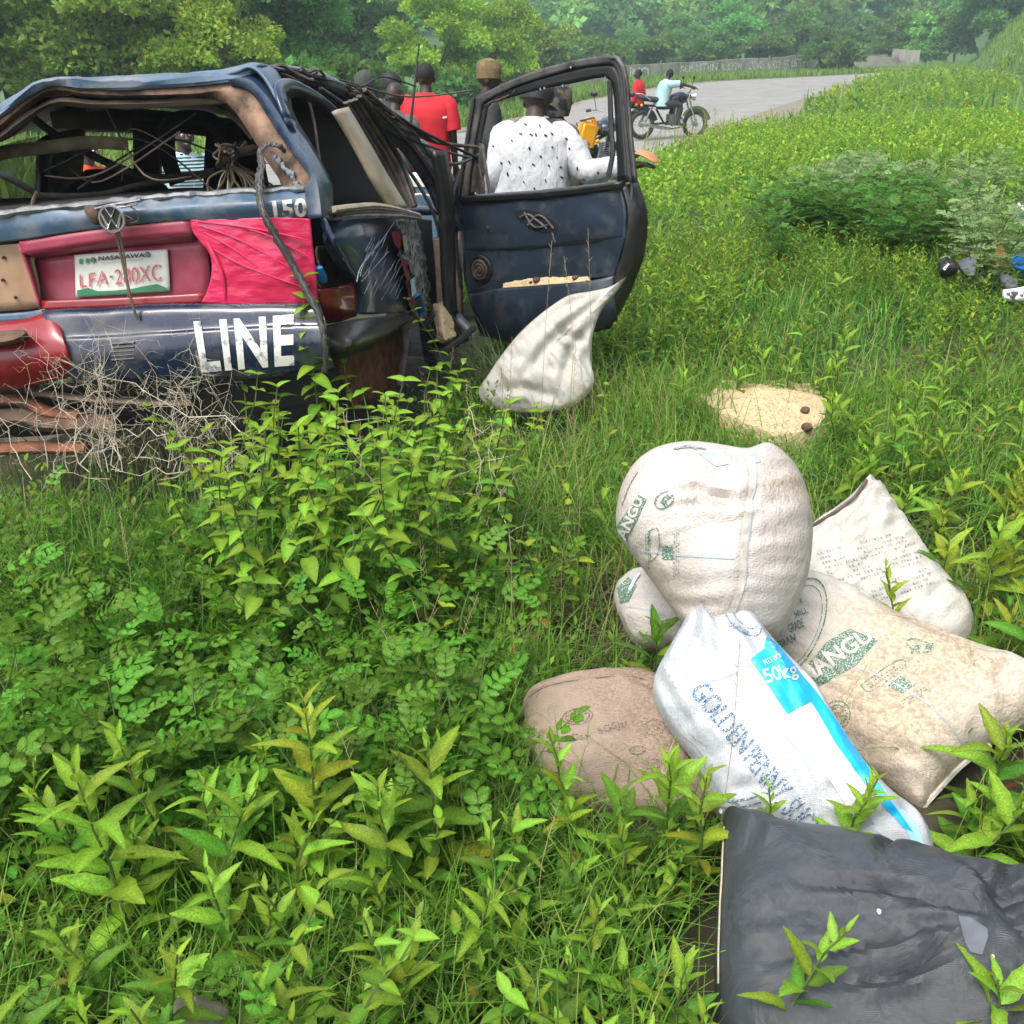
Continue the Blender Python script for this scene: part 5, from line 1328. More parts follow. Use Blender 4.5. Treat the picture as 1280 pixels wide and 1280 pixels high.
# ------------------------------------------------------------------ sacks
def make_sack(name, px, Y, T, m, label, tilt=0.35, tb=None, wr=0.010, wdir=(1, 0), pw=2.4, seed=0, lump=0.012, ctr=None, side_lean=0.0, pinch=(), creases=(), n=170, rings=40):
    """pillow blown up from its outline: px outline in the photo, T half thickness towards the viewer"""
    cu = ctr or (sum(p[0] for p in px) / len(px), sum(p[1] for p in px) / len(px))
    C = at(*cu, Y)
    tocam = (Vector((0, 0, CAMZ)) - C).normalized()
    N = (tocam * (1 - tilt) + UP * tilt + RT * side_lean).normalized()
    ax = RT - N * RT.dot(N); ax.normalize(); ay = N.cross(ax)
    loop = catmull([Vector((*p, 0)) for p in px] + [Vector((*px[0], 0))], 4)[:-1]
    # even spacing round the outline
    L = [0]
    for i in range(len(loop)): L.append(L[-1] + (loop[(i + 1) % len(loop)] - loop[i]).length)
    ring = []
    for k in range(n):
        t = L[-1] * k / n
        i = max(j for j in range(len(loop)) if L[j] <= t)
        a, b = loop[i], loop[(i + 1) % len(loop)]
        ring.append(a.lerp(b, (t - L[i]) / max(1e-6, L[i + 1] - L[i])))
    P = [on_plane(p.x, p.y, C, N) for p in ring]
    tb = T if tb is None else tb
    vs, fs = [], []
    def pt(k, r, sgn):
        p = C.lerp(P[k], r)
        h = (1 - r ** pw) ** 0.5 if r < 1 else 0.0
        d = P[k] - C
        x, y = (p - C).dot(ax), (p - C).dot(ay)
        q = Vector((x * 5 + seed * 3.3, y * 5, sgn * 2.0))
        lumpv = lump * (noise.noise(q) + .5 * noise.noise(q * 2.1)) * (1 - r ** 6)
        a, b = x * wdir[0] + y * wdir[1], -x * wdir[1] + y * wdir[0]
        w = noise.noise(Vector((a * 5 + seed, b * 26, sgn + 1.3)))
        w2 = noise.noise(Vector((a * 9 + seed, b * 50 + 4, sgn + 5.3)))
        wrk = wr * ((1 - abs(w) * 2.2) * (0.35 + .65 * r ** 2) + .4 * w2) * (1 if r < .985 else 0.2)
        if sgn > 0 and (pinch or creases):
            pu, pv = project(p)
            for (pk, depth, wid) in pinch:
                wrk -= depth * math.exp(-((pu - pk[0]) ** 2 + (pv - pk[1]) ** 2) / wid ** 2)
            for (line, depth, wid) in creases:
                best = 1e9; tt = 0
                for q in range(len(line) - 1):
                    (x0, y0), (x1, y1) = line[q], line[q + 1]
                    L2 = (x1 - x0) ** 2 + (y1 - y0) ** 2
                    t = max(0, min(1, ((pu - x0) * (x1 - x0) + (pv - y0) * (y1 - y0)) / L2))
                    d2 = (pu - x0 - t * (x1 - x0)) ** 2 + (pv - y0 - t * (y1 - y0)) ** 2
                    if d2 < best: best = d2; tt = (q + t) / (len(line) - 1); sd_ = (x1 - x0) * (pv - y0) - (y1 - y0) * (pu - x0)
                if best < (4 * wid) ** 2:
                    g_ = best ** .5 / wid
                    amp = math.sin(math.pi * (.08 + .84 * tt))
                    wrk += depth * amp * (-math.exp(-g_ * g_) + (.75 * math.exp(-(g_ - 1.8) ** 2) if sd_ > 0 else .25 * math.exp(-(g_ - 1.8) ** 2)))
        return p + N * sgn * ((T if sgn > 0 else tb) * h + lumpv * (1 if r < .99 else 0) + wrk * min(1, (1 - r) * 14))
    idx = {}
    for sgn in (1, -1):
        idx[(sgn, 0)] = len(vs); vs.append(pt(0, 0.0, sgn))
        for j in range(1, rings + 1):
            if sgn < 0 and j == rings: continue
            r = math.sin(math.pi / 2 * j / rings) ** .85
            idx[(sgn, j)] = len(vs)
            for k in range(n): vs.append(pt(k, r, sgn))
    idx[(-1, rings)] = idx[(1, rings)]
    for sgn in (1, -1):
        for k in range(n):
            k2 = (k + 1) % n
            f = (idx[(sgn, 0)], idx[(sgn, 1)] + k, idx[(sgn, 1)] + k2)
            fs.append(f if sgn < 0 else f[::-1])
            for j in range(1, rings):
                f = (idx[(sgn, j)] + k, idx[(sgn, j + 1)] + k, idx[(sgn, j + 1)] + k2, idx[(sgn, j)] + k2)
                fs.append(f if sgn < 0 else f[::-1])
    fs = [f[::-1] for f in fs]
    root = empty(name, (C.x, C.y, ground_z(C.x, C.y)), label, 'sack')
    body = mesh_obj('sack_body', vs, fs, m, root)
    return root, body, bvh_of(body)

def seam_cord(px, Y, C, N, r, name, m, root, k=5):
    pts = catmull([on_plane(u, v, C, N) for u, v in px], k)
    return MB().tube(pts, r, 6).build(name, m, root)

def ring_px(c, rx, ry, rot, n=28, a0=0, a1=360):
    ro = math.radians(rot)
    return [(c[0] + rx * math.cos(t) * math.cos(ro) - ry * math.sin(t) * math.sin(ro), c[1] + rx * math.cos(t) * math.sin(ro) + ry * math.sin(t) * math.cos(ro)) for t in [math.radians(a0 + (a1 - a0) * i / n) for i in range(n + 1)]]

def lines_of_print(bvh, quad, rows, root, m, seed=1, fill=.75):
    """rows of tiny unreadable small print as worn dashes"""
    rr = random.Random(seed)
    tl, tr, br, bl = [Vector((*q, 0)) for q in quad]
    for i in range(rows):
        t = (i + .5) / rows
        a, b = tl.lerp(bl, t), tr.lerp(br, t)
        x = 0.0
        h = (bl - tl).length / rows
        mbv, mbf = [], []
        while x < .97:
            w = rr.uniform(.05, .14); e = min(1, x + w)
            if rr.random() < fill:
                p, q = a.lerp(b, x), a.lerp(b, e)
                seg = max(2, int((q - p).length / max(1.6, h * .5)))
                for sgm in range(seg):
                    p0 = p.lerp(q, (sgm + .12) / seg); p1 = p.lerp(q, (sgm + .72) / seg)
                    nrm = (bl - tl).normalized() * h * .24
                    c = [cast(bvh, *(z.x, z.y), .0016) for z in (p0 - nrm, p1 - nrm, p1 + nrm, p0 + nrm)]
                    if all(c):
                        k0 = len(mbv); mbv += c; mbf.append((k0, k0 + 1, k0 + 2, k0 + 3))
            x = e + .03
        if mbf: mesh_obj('small_print', mbv, mbf, m, root, smooth=False)

# 1 sack lying under, far right
tall, tall_b, bv = make_sack('grain_sack', [(1085, 598), (1103, 612), (1130, 650), (1165, 700), (1198, 740), (1216, 770), (1212, 800), (1180, 815), (1120, 800), (1060, 775), (1005, 750), (996, 700), (1008, 665), (1040, 640), (1068, 618)], 2.62, .10, M['s_plain'],
    'plain white full sack with a sewn end, leaning behind the big green printed sack', tilt=.45, wr=.017, wdir=(.75, .66), seed=2, lump=.02, pw=3.0, ctr=(1100, 715), creases=[([(1090, 612), (1080, 640), (1050, 670)], .012, 7), ([(1100, 625), (1096, 655), (1080, 690)], .010, 8), ([(1120, 650), (1110, 690)], .010, 8), ([(1150, 690), (1110, 720), (1060, 735)], .010, 9), ([(1190, 750), (1140, 765), (1090, 775)], .010, 9), ([(1040, 655), (1060, 690)], .008, 7)])
seam = [cast(bv, u, v, .004) for u, v in [(1083, 601), (1068, 621), (1046, 640), (1024, 654), (1012, 663)]]
MB().tube(catmull([p for p in seam if p], 4), .006, 6).build('sewn_seam', M['brownstrip'], tall)
lines_of_print(bv, [(1020, 690), (1135, 660), (1170, 730), (1060, 765)], 13, tall, M['ink_grey'], 4, .6)
# 2 the big printed sack
big, big_b, bv = make_sack('grain_sack', [(1000, 716), (1040, 730), (1100, 762), (1150, 785), (1215, 812), (1262, 826), (1330, 850), (1326, 890), (1290, 905), (1240, 930), (1200, 960), (1165, 1000), (1148, 1018), (1110, 985), (1060, 950), (1010, 905), (975, 850), (955, 790), (965, 745)], 2.08, .13, M['s_maize'],
    'big white maize sack with green print, lying across to the right picture edge', tilt=.4, wr=.011, wdir=(.85, -.5), seed=5, lump=.016, pw=3.4, ctr=(1120, 860), creases=[([(1195, 955), (1170, 930), (1150, 900)], .010, 9), ([(1160, 990), (1130, 955), (1100, 935)], .010, 9), ([(1222, 935), (1215, 900)], .009, 9), ([(1255, 915), (1245, 880), (1250, 850)], .010, 9), ([(1280, 840), (1250, 855), (1225, 880)], .010, 9), ([(1040, 735), (1050, 760), (1075, 785)], .008, 9), ([(1010, 900), (1050, 925), (1090, 960)], .012, 8), ([(1090, 905), (1130, 930), (1170, 945)], .006, 10)])
def word(bv_, s, quad, m, root, bold=.02, sub=.05, off=.0022, nm='lettering'):
    tv, tf, ar = text_mesh(s, 1.0, sub, bold)
    return print_on(bv_, tv, tf, quad, nm, m, root, off)
G = M['ink_green']
print_poly(bv, [(1062, 786), (1098, 800), (1070, 832), (1024, 858), (1002, 850), (1012, 828), (1034, 802)], 'print_band', G, big, .0018, 6)
word(bv, 'MANGU', [(990, 838), (1082, 784), (1093, 800), (1008, 856)], M['seam'], big, .03, .05, .0034)
for r1, w in ((1.0, 1.8), (.86, .9)):
    print_line(bv, [(c[0], c[1]) for c in ring_px((994, 785), 32 * r1, 66 * r1, 24)], w, 'round_emblem', G, big, k=2)
for i, q in enumerate([[(985, 752), (1000, 746), (1003, 754), (988, 760)], [(992, 765), (1008, 758), (1011, 766), (995, 773)], [(984, 782), (1003, 773), (1006, 783), (988, 792)], [(972, 802), (993, 792), (996, 801), (976, 811)]]):
    word(bv, ['No 1', 'MILL', 'GRADE', 'BRAN'][i], q, G, big, .01, .2)
word(bv, 'R5', [(1140, 807), (1168, 804), (1163, 816), (1138, 818)], G, big, .02, .1)
print_line(bv, ring_px((1150, 808), 17, 7.5, 20, 20, 90, 330), 1.6, 'print_mark', G, big, k=2)
print_line(bv, [(1076, 857), (1120, 826), (1131, 833), (1090, 864), (1076, 857)], 1.3, 'print_box', G, big, k=3)
lines_of_print(bv, [(1082, 855), (1120, 830), (1127, 835), (1090, 861)], 2, big, G, 3, .95)
print_poly(bv, [(1110, 857), (1126, 845), (1144, 856), (1128, 867)], 'print_block', G, big, .0018, 5)
lines_of_print(bv, [(1122, 878), (1160, 855), (1166, 862), (1126, 888)], 3, big, G, 8, .9)
for r1 in (20, 14): print_line(bv, ring_px((1047, 893), r1 * .8, r1 * .85, 0), 1.4, 'round_emblem', G, big, k=2)
lines_of_print(bv, [(1038, 884), (1056, 880), (1058, 902), (1040, 906)], 4, big, G, 9, .9)
print_line(bv, [(1070, 834), (1110, 850), (1160, 880), (1190, 910), (1210, 944)], 1.6, 'woven_line', M['ink_line'], big)
seam = [cast(bv, u, v, .003) for u, v in [(1236, 930), (1200, 956), (1168, 990), (1150, 1012)]]
MB().tube(catmull([p for p in seam if p], 4), .007, 6).build('sewn_seam', M['seam'], big)
# 3 small bit of a sack behind the round one
low, low_b, bv = make_sack('grain_sack', [(772, 728), (800, 712), (850, 740), (900, 780), (880, 815), (820, 812), (790, 800), (768, 752)], 2.35, .10, M['s_white'],
    'white sack with a dark green end, squeezed beneath the round sack', tilt=.3, wr=.008, seed=9, pw=2.6)
print_poly(bv, [(772, 735), (786, 722), (796, 732), (786, 752), (776, 754)], 'green_end', M['ink_green'], low, .003, 6)
print_line(bv, [(788, 738), (794, 726), (800, 718)], 3.5, 'white_stripe', M['sackwhite'], low, .005)
print_line(bv, [(786, 758), (820, 766), (850, 780)], 1.6, 'woven_line', M['ink_line'], low)
# 4 the round, upright bulging sack
rnd, rnd_b, bv = make_sack('grain_sack', [(770, 645), (776, 612), (794, 580), (822, 561), (860, 554), (900, 558), (934, 563), (962, 556), (990, 578), (1006, 608), (1015, 650), (1013, 700), (1003, 740), (985, 775), (962, 800), (900, 815), (862, 790), (828, 745), (792, 695), (773, 668)], 2.16, .23, M['s_white'],
    'round bulging white grain sack standing on top of the pile', tilt=.12, wr=.008, wdir=(1, .15), seed=3, lump=.012, pw=2.1, ctr=(895, 670), tb=.16, pinch=[((905, 640), .016, 14), ((930, 640), .016, 10), ((940, 575), .006, 12)], creases=[([(838, 632), (870, 630), (900, 640), (930, 644)], .020, 6), ([(850, 648), (885, 645), (920, 652)], .012, 6), ([(940, 650), (965, 640), (995, 640)], .006, 7), ([(942, 610), (970, 600), (992, 590)], .005, 7), ([(938, 680), (970, 676), (1000, 672)], .004, 7), ([(935, 715), (965, 712), (998, 704)], .004, 7), ([(932, 570), (938, 620), (930, 690), (918, 770)], .004, 7), ([(830, 752), (870, 762), (910, 760)], .010, 7), ([(815, 730), (860, 738), (905, 732)], .008, 8), ([(905, 575), (925, 590), (935, 605)], .012, 7), ([(860, 590), (890, 600), (920, 620)], .008, 9), ([(790, 700), (810, 690), (850, 706)], .007, 8)])
print_line(bv, [(938, 572), (940, 600), (934, 640), (928, 690), (926, 730), (914, 765)], 9, 'seam_tape', M['seam'], rnd, .004)
print_line(bv, [(943, 572), (944, 600), (939, 640), (933, 690), (931, 730)], 1.6, 'stitch_line', M['ink_line'], rnd, .0055)
print_poly(bv, [(768, 664), (784, 640), (799, 619), (809, 624), (798, 648), (782, 676)], 'print_band', G, rnd, .003, 5)
word(bv, 'ANGU', [(771, 668), (797, 620), (806, 625), (784, 676)], M['seam'], rnd, .03, .08, .0048)
print_line(bv, ring_px((831, 625), 13, 9, -40, 20, 30, 320), 1.8, 'print_mark', G, rnd, .003, k=2)
word(bv, 'R', [(826, 627), (836, 614), (843, 618), (833, 634)], G, rnd, .03, .2, .003)
print_line(bv, [(812, 664), (823, 661), (824, 690), (812, 700), (812, 664)], 1.1, 'print_box', G, rnd, .003, k=3)
lines_of_print(bv, [(814, 665), (815, 712), (808, 712), (806, 668)], 3, rnd, G, 12, .9)
print_poly(bv, [(828, 682), (841, 681), (842, 699), (829, 699)], 'print_block', G, rnd, .003, 5)
lines_of_print(bv, [(850, 665), (850, 722), (841, 722), (842, 668)], 3, rnd, G, 14, .9)
print_line(bv, [(775, 684), (800, 688), (840, 693), (880, 696), (918, 698)], 1.8, 'woven_line', M['ink_line'], rnd, .003)
print_poly(bv, [(872, 566), (893, 567), (912, 580), (895, 584)], 'print_patch', M['ink_greenpale'], rnd, .003, 6)
print_poly(bv, [(930, 573), (946, 566), (950, 578), (936, 580)], 'print_patch', M['ink_greenpale'], rnd, .003, 6)
for pts in ([(842, 562), (862, 560), (882, 562)], [(846, 563), (858, 558), (872, 563)], [(778, 632), (788, 606), (798, 590)]):
    print_line(bv, pts, 1.2, 'print_mark', M['ink_grey'], rnd, .003)
print_poly(bv, [(811, 736), (820, 744), (832, 762), (826, 758), (814, 746)], 'print_mark', G, rnd, .003, 5)
# 5 sugar sack, white and bright blue
sug, sug_b, bv = make_sack('sugar_sack', [(868, 750), (884, 764), (908, 760), (938, 766), (964, 798), (992, 828), (1022, 860), (1050, 908), (1082, 958), (1120, 996), (1154, 1026), (1166, 1060), (1156, 1090), (1080, 1096), (1010, 1085), (945, 1060), (896, 1020), (874, 962), (842, 920), (820, 880), (818, 848), (838, 808), (855, 778), (864, 756)], 1.76, .125, M['s_sugar'],
    'white sugar sack with bright blue stripe and blue lettering, mouth twisted shut', tilt=.22, wr=.014, wdir=(.5, -.86), seed=7, lump=.012, pw=3.2, ctr=(965, 925), creases=[([(870, 756), (872, 790), (850, 830)], .014, 7), ([(880, 765), (900, 800), (905, 840)], .012, 8), ([(900, 765), (930, 800), (950, 830)], .012, 7), ([(830, 880), (860, 870), (890, 876)], .008, 9), ([(850, 920), (885, 905), (930, 915)], .010, 9), ([(880, 962), (910, 950), (950, 960)], .010, 9), ([(1000, 845), (985, 870), (990, 905)], .006, 8), ([(1080, 975), (1050, 985), (1020, 1010)], .008, 9), ([(1130, 1020), (1095, 1030), (1060, 1050)], .010, 9), ([(905, 1000), (940, 992), (975, 1005)], .010, 8)])
print_poly(bv, [(958, 796), (972, 806), (1000, 842), (1022, 868), (1046, 915), (1062, 945), (1078, 972), (1110, 1008), (1140, 1040), (1128, 1034), (1098, 1000), (1070, 966), (1044, 930), (1022, 892), (1000, 858), (975, 826), (955, 808)], 'blue_stripe', M['cyan'], sug, .0025, 8)
print_poly(bv, [(938, 824), (962, 806), (1014, 876), (984, 893)], 'blue_patch', M['cyan'], sug, .0022, 8)
print_poly(bv, [(985, 894), (1014, 877), (1086, 990), (1060, 1010), (1000, 920)], 'white_panel', M['sackwhite'], sug, .0020, 10)
print_poly(bv, [(1112, 1000), (1146, 1028), (1154, 1056), (1144, 1062), (1128, 1030)], 'pale_blue_edge', M['cyanpale'], sug, .0022, 7)
word(bv, '50kg', [(951, 838), (991, 828), (998, 850), (962, 860)], M['sackwhite'], sug, .01, .06, .0042)
word(bv, 'NET WT', [(952, 826), (974, 818), (977, 823), (956, 832)], M['sackwhite'], sug, .0, .2, .0042)
B = M['ink_blue']
for s, q in [('GOLDEN', [(884, 851), (943, 925), (925, 944), (861, 866)]), ('PENNY', [(947, 931), (992, 985), (967, 1006), (929, 950)]), ('SUGAR', [(1000, 994), (1036, 1040), (1018, 1062), (974, 1014)])]:
    word(bv, s, q, B, sug, .012, .05, .0024)
print_line(bv, ring_px((929, 776), 26, 13, 38, 24, -30, 210), 1.3, 'round_emblem', B, sug, .0025, k=2)
print_line(bv, ring_px((931, 773), 18, 8, 38, 24, -20, 200), 1.0, 'round_emblem', B, sug, .0025, k=2)
word(bv, 'SUGAR', [(914, 778), (938, 790), (935, 795), (911, 783)], B, sug, .0, .3)
for o in (0, 8, 17): print_line(bv, [(890, 1000 + o), (920, 1001 + o), (952, 994 + o)], 1.8 - .05 * o, 'print_line', B, sug, .0025)
print_line(bv, [(944, 828), (905, 848), (890, 850)], .9, 'crease_line', M['ink_line'], sug, .0025)
print_line(bv, [(968, 906), (985, 925), (1000, 940), (1020, 966)], 1.0, 'crease_line', M['ink_line'], sug, .0025)
# 6 burlap
bur, bur_b, bv = make_sack('burlap_sack', [(652, 882), (664, 862), (700, 848), (740, 842), (790, 840), (822, 848), (850, 880), (880, 930), (900, 985), (905, 1015), (860, 1025), (800, 1022), (740, 1012), (690, 990), (660, 940)], 1.92, .085, M['s_burlap'],
    'brown burlap sack with faint black stamps lying flat left of the sugar sack', tilt=.5, wr=.006, wdir=(1, .2), seed=11, lump=.024, pw=3.6, creases=[([(690, 868), (720, 862), (742, 852)], .010, 6), ([(668, 900), (690, 890), (700, 930)], .010, 8), ([(770, 850), (800, 870), (840, 890)], .008, 8), ([(700, 955), (740, 940), (800, 950)], .010, 12), ([(830, 870), (850, 920), (880, 980)], .012, 9)])
K = M['ink_black']
for c, rx, ry, ro in [((722, 896), 19, 9.5, -8), ((722, 896), 15, 6.5, -8)]: print_line(bv, ring_px(c, rx, ry, ro), 1.3, 'stamp_ring', K, bur, .0018, k=2)
lines_of_print(bv, [(710, 893), (735, 890), (735, 902), (710, 905)], 3, bur, K, 21, .8)
word(bv, 'SOS', [(746, 910), (769, 902), (771, 910), (749, 918)], K, bur, .02, .1); word(bv, 'Jas', [(770, 904), (784, 896), (783, 914), (772, 913)], K, bur, .0, .1)
word(bv, 'Gav', [(711, 918), (738, 915), (739, 924), (714, 926)], K, bur, .01, .1)
for c, rx, ry in [((818, 909), 13, 9), ((797, 938), 10, 5), ((696, 940), 9, 5), ((816, 955), 10, 6)]:
    print_line(bv, ring_px(c, rx, ry, -8), 1.2, 'stamp_ring', K, bur, .0018, k=2); lines_of_print(bv, [(c[0] - rx * .7, c[1] - ry * .5), (c[0] + rx * .7, c[1] - ry * .7), (c[0] + rx * .7, c[1] + ry * .5), (c[0] - rx * .7, c[1] + ry * .7)], 2, bur, K, int(c[0]), .8)
word(bv, 'Rans', [(801, 964), (826, 960), (826, 970), (804, 974)], K, bur, .01, .1)
print_poly(bv, [(684, 966), (700, 964), (702, 990), (690, 988)], 'grey_patch', M['greyrag'], bur, .002, 8)
sp_ = [cast(bv, u, v, .002) for u, v in [(660, 872), (680, 858), (715, 850), (745, 846), (790, 845), (818, 852)]]
MB().tube(catmull([p for p in sp_ if p], 6), [.004 + .003 * R.random() for _ in range(len(catmull([p for p in sp_ if p], 6)))], 6).build('gathered_seam', M['s_burlap'], bur)
# 7 black sack in front
blk, blk_b, bv = make_sack('black_sack', [(904, 1022), (935, 1026), (985, 1042), (1040, 1048), (1100, 1062), (1175, 1084), (1245, 1096), (1330, 1110), (1420, 1170), (1400, 1260), (1300, 1340), (1150, 1400), (1000, 1390), (910, 1330), (893, 1230), (897, 1130)], 1.28, .15, M['s_black'],
    'black woven sack tied at its right end in the bottom right corner', tilt=.55, wr=.004, wdir=(.95, .32), seed=13, lump=.02, pw=3.2, ctr=(1080, 1190), pinch=[((1236, 1165), .035, 26), ((1150, 1160), .012, 40)], creases=[([(1093, 1118), (1092, 1102), (1106, 1082), (1140, 1074), (1180, 1084)], .022, 8), ([(1000, 1150), (1060, 1155), (1130, 1166), (1215, 1190)], .020, 8), ([(960, 1240), (1040, 1232), (1120, 1214), (1186, 1198)], .018, 9), ([(1040, 1276), (1110, 1264), (1176, 1236)], .022, 10), ([(1180, 1110), (1210, 1135), (1238, 1165)], .020, 9), ([(1090, 1176), (1140, 1180), (1200, 1190)], .012, 7), ([(930, 1100), (950, 1060), (990, 1046)], .008, 10), ([(1250, 1110), (1240, 1140), (1236, 1165)], .018, 9), ([(1290, 1160), (1260, 1165), (1236, 1168)], .018, 9), ([(1280, 1230), (1255, 1200), (1238, 1172)], .018, 9), ([(915, 1180), (960, 1190), (1010, 1180)], .008, 12)])
print_poly(bv, [(1198, 1145), (1214, 1148), (1232, 1160), (1234, 1172), (1226, 1194), (1212, 1190), (1202, 1168)], 'worn_patch', M['greyrag'], blk, .004, 8)
sp_ = [cast(bv, u, v, .003) for u, v in [(907, 1034), (905, 1070), (904, 1100), (902, 1130), (901, 1160), (900, 1190), (900, 1230)]]
MB().tube([p for p in sp_ if p], .0018, 6).build('hem_thread', M['drystem'], blk)
for u, v, r in [(1099, 1140, .0055), (1240, 1196, .004), (901, 1014, .006)]:
    p = cast(bv, u, v, .003) or at(u, v, 1.5)
    t = MB().ball(p, (r * .7, r, r * .8), 8, 6).build('seed_grain', M['sackwhite'])
    tag(t, {1099: 'single pale grain lying on the middle of the black sack', 1240: 'tiny pale grain by the tied end of the black sack', 901: 'pale grain at the top left corner of the black sack'}[u], 'grain')
# 8 white sack propped under the car door
wsk, wsk_b, bv = make_sack('grain_sack', [(783, 346), (764, 358), (740, 364), (712, 369), (690, 382), (668, 399), (648, 418), (630, 440), (612, 466), (598, 492), (620, 512), (670, 516), (716, 508), (742, 482), (738, 448), (742, 415), (752, 388), (770, 366)], 4.5, .055, M['s_plain'],
    'half empty white sack hanging below the open car door', tilt=.2, wr=.014, wdir=(.6, -.8), seed=17, lump=.03, pw=2.2, ctr=(685, 440), creases=[([(775, 354), (735, 390), (690, 430), (650, 480)], .018, 6), ([(750, 368), (700, 390), (655, 430)], .014, 6), ([(745, 400), (715, 440), (700, 490)], .015, 6), ([(640, 445), (670, 460), (700, 465)], .010, 6), ([(690, 410), (712, 425), (735, 428)], .016, 5), ([(620, 490), (660, 488), (700, 500)], .018, 6)])

# spilled maize heap on the grass with two stones
c = hit_ground(960, 512); 
vs, fs = [], []
NA, NRg = 60, 14
outl = [(866, 494), (896, 481), (930, 477), (965, 475), (1000, 476), (1022, 486), (1034, 503), (1036, 530), (1020, 543), (985, 546), (955, 543), (925, 532), (885, 512)]
bp = [at_z(u, v, c.z + .10) for u, v in outl]; bp = catmull(bp + bp[:1], 5)[:-1]
cc = sum((p for p in bp), Vector()) / len(bp)
vs.append(cc + UP * .05)
for j in range(1, NRg + 1):
    for p in bp:
        q = cc.lerp(p, j / NRg)
        q += (q - cc) * .22 * (j / NRg) ** 2 * noise.noise(Vector((p.x * 9, p.y * 9, 1)))
        q.z += .045 * (1 - (j / NRg) ** 2) + .02 * noise.noise(q * 9) - (.10 if j == NRg else 0)
        vs.append(q)
nb = len(bp)
fs = [(0, 1 + (k + 1) % nb, 1 + k)[::-1] for k in range(nb)] + [(1 + j * nb + k, 1 + (j + 1) * nb + k, 1 + (j + 1) * nb + (k + 1) % nb, 1 + j * nb + (k + 1) % nb) for j in range(NRg - 1) for k in range(nb)]
heap = mesh_obj('grain_heap', vs, fs, M['maize'])
tag(heap, 'spilled heap of yellow maize grain lying in the grass', 'grain heap')
hb_ = bvh_of(heap)
# loose kernels round the heap
kb = MB()
for i in range(420):
    q = cc.lerp(R.choice(bp), R.uniform(.2, 1.12)); q = Vector((q.x + R.uniform(-.05, .05), q.y + R.uniform(-.08, .05), 0))
    h = hb_.ray_cast(Vector((q.x, q.y, 3)), Vector((0, 0, -1)))
    q.z = h[0].z + .002 if h[0] else ground_z(q.x, q.y) + R.uniform(.03, .09)
    kb.ball(q, (R.uniform(.004, .007), .004, .004), 5, 4)
o = kb.build('loose_kernels', M['maize']); tag(o, 'loose maize kernels scattered on and around the heap', 'grain', kind='stuff')
def rock(p, r, name, lab, m, seed, parent=None):
    mb = MB().ball((0, 0, 0), 1, 16, 10)
    for v in mb.v:
        n_ = noise.noise(v * 1.2 + Vector((seed, 0, 0))) * .35 + noise.noise(v * 3 + Vector((seed, 0, 0))) * .12
        w = v * (1 + n_); v[:] = Vector(p) + Vector((w.x * r[0], w.y * r[1], w.z * r[2]))
    o = mb.build(name, m); tag(o, lab, 'stone'); return o
for u, v, r, lab in [(1006, 515, .020, 'small brown stone lying on the right part of the maize heap'), (1008, 537, .024, 'brown stone at the front edge of the maize heap')]:
    p = cast(hb_, u, v, .01) or at_z(u, v, c.z + .1)
    rock(p, (r, r, r * .8), 'stone', lab, M['tailbrown'], u)
p = at_z(236, 1275, .16)
rock((p.x, p.y, p.z - .02), (.055, .05, .05), 'stone', 'pale grey brown stone poking out of the weeds at the bottom edge', M['stone'], 4)

# rags and rubbish on the bank at the right edge
def blob(name, lab, cat, px, Y, T, m, seed, wr=.02):
    C = at(sum(p[0] for p in px) / len(px), sum(p[1] for p in px) / len(px), Y)
    r_, b_, bv_ = make_sack(name, px, Y, T, m, lab, tilt=.4, wr=wr, seed=seed, lump=.03, n=48, rings=10)
    r_['category'] = cat
    b_.name = 'cloth' if 'rag' in name else 'body'
    return r_, b_, bv_
gY = 6.6
s1, _, bvq = blob('shoe', 'black open shoe lying on the bank at the right', 'shoe', [(1172, 330), (1180, 320), (1190, 322), (1198, 334), (1194, 342), (1180, 346), (1174, 342)], gY, .05, M['blackrag'], 31)
print_line(bvq, [(1180, 337), (1186, 330)], 2.5, 'shoe_lining', M['white'], s1, .004)
blob('rag', 'grey blue cloth bundle beside the black shoe', 'rag', [(1198, 326), (1212, 322), (1221, 328), (1218, 345), (1208, 344), (1198, 336)], gY, .04, M['greyrag'], 32)
blob('rag', 'ochre yellow rag lying on dry grass on the bank', 'rag', [(1240, 322), (1248, 308), (1256, 312), (1259, 334), (1252, 336), (1244, 332)], gY + .3, .05, M['ochre'], 33)
blob('rag', 'dark grey trousers crumpled near the right edge of the picture', 'rag', [(1250, 342), (1262, 346), (1272, 354), (1270, 362), (1258, 364), (1251, 354)], gY - .1, .05, M['greyrag'], 34)
t_, _, bvq = blob('rag', 'black and white patterned cloth at the right edge below the grey trousers', 'rag', [(1252, 364), (1270, 362), (1290, 360), (1290, 374), (1266, 376), (1254, 374)], gY - .2, .03, M['sackwhite'], 35)
for i in range(8):
    u, v = R.uniform(1256, 1282), R.uniform(364, 373); print_poly(bvq, [(u - 2.5, v - 1.5), (u + 2.5, v - 2), (u + 2, v + 2), (u - 2, v + 1.5)], 'cloth_print', M['blackrag'], t_, .004, 6)
pc = at(1280, 330, gY)
pan = empty('pan', pc, 'bright blue plastic pan at the right edge of the picture', 'pan')
MB().disc(pc - UP * .03, Vector((-.2, -.5, 1)), .05, .075, .05, 20).build('bowl', M['blue'], pan); MB().torus(pc + Vector((-.01, -.025, .02)), Vector((-.2, -.5, 1)), .075, .008, 20, 6).build('rim', M['blue'], pan)
pc = at(1279, 268, 9.0)
ct = empty('container', pc, 'white topped blue container at the right edge above the pan', 'container')
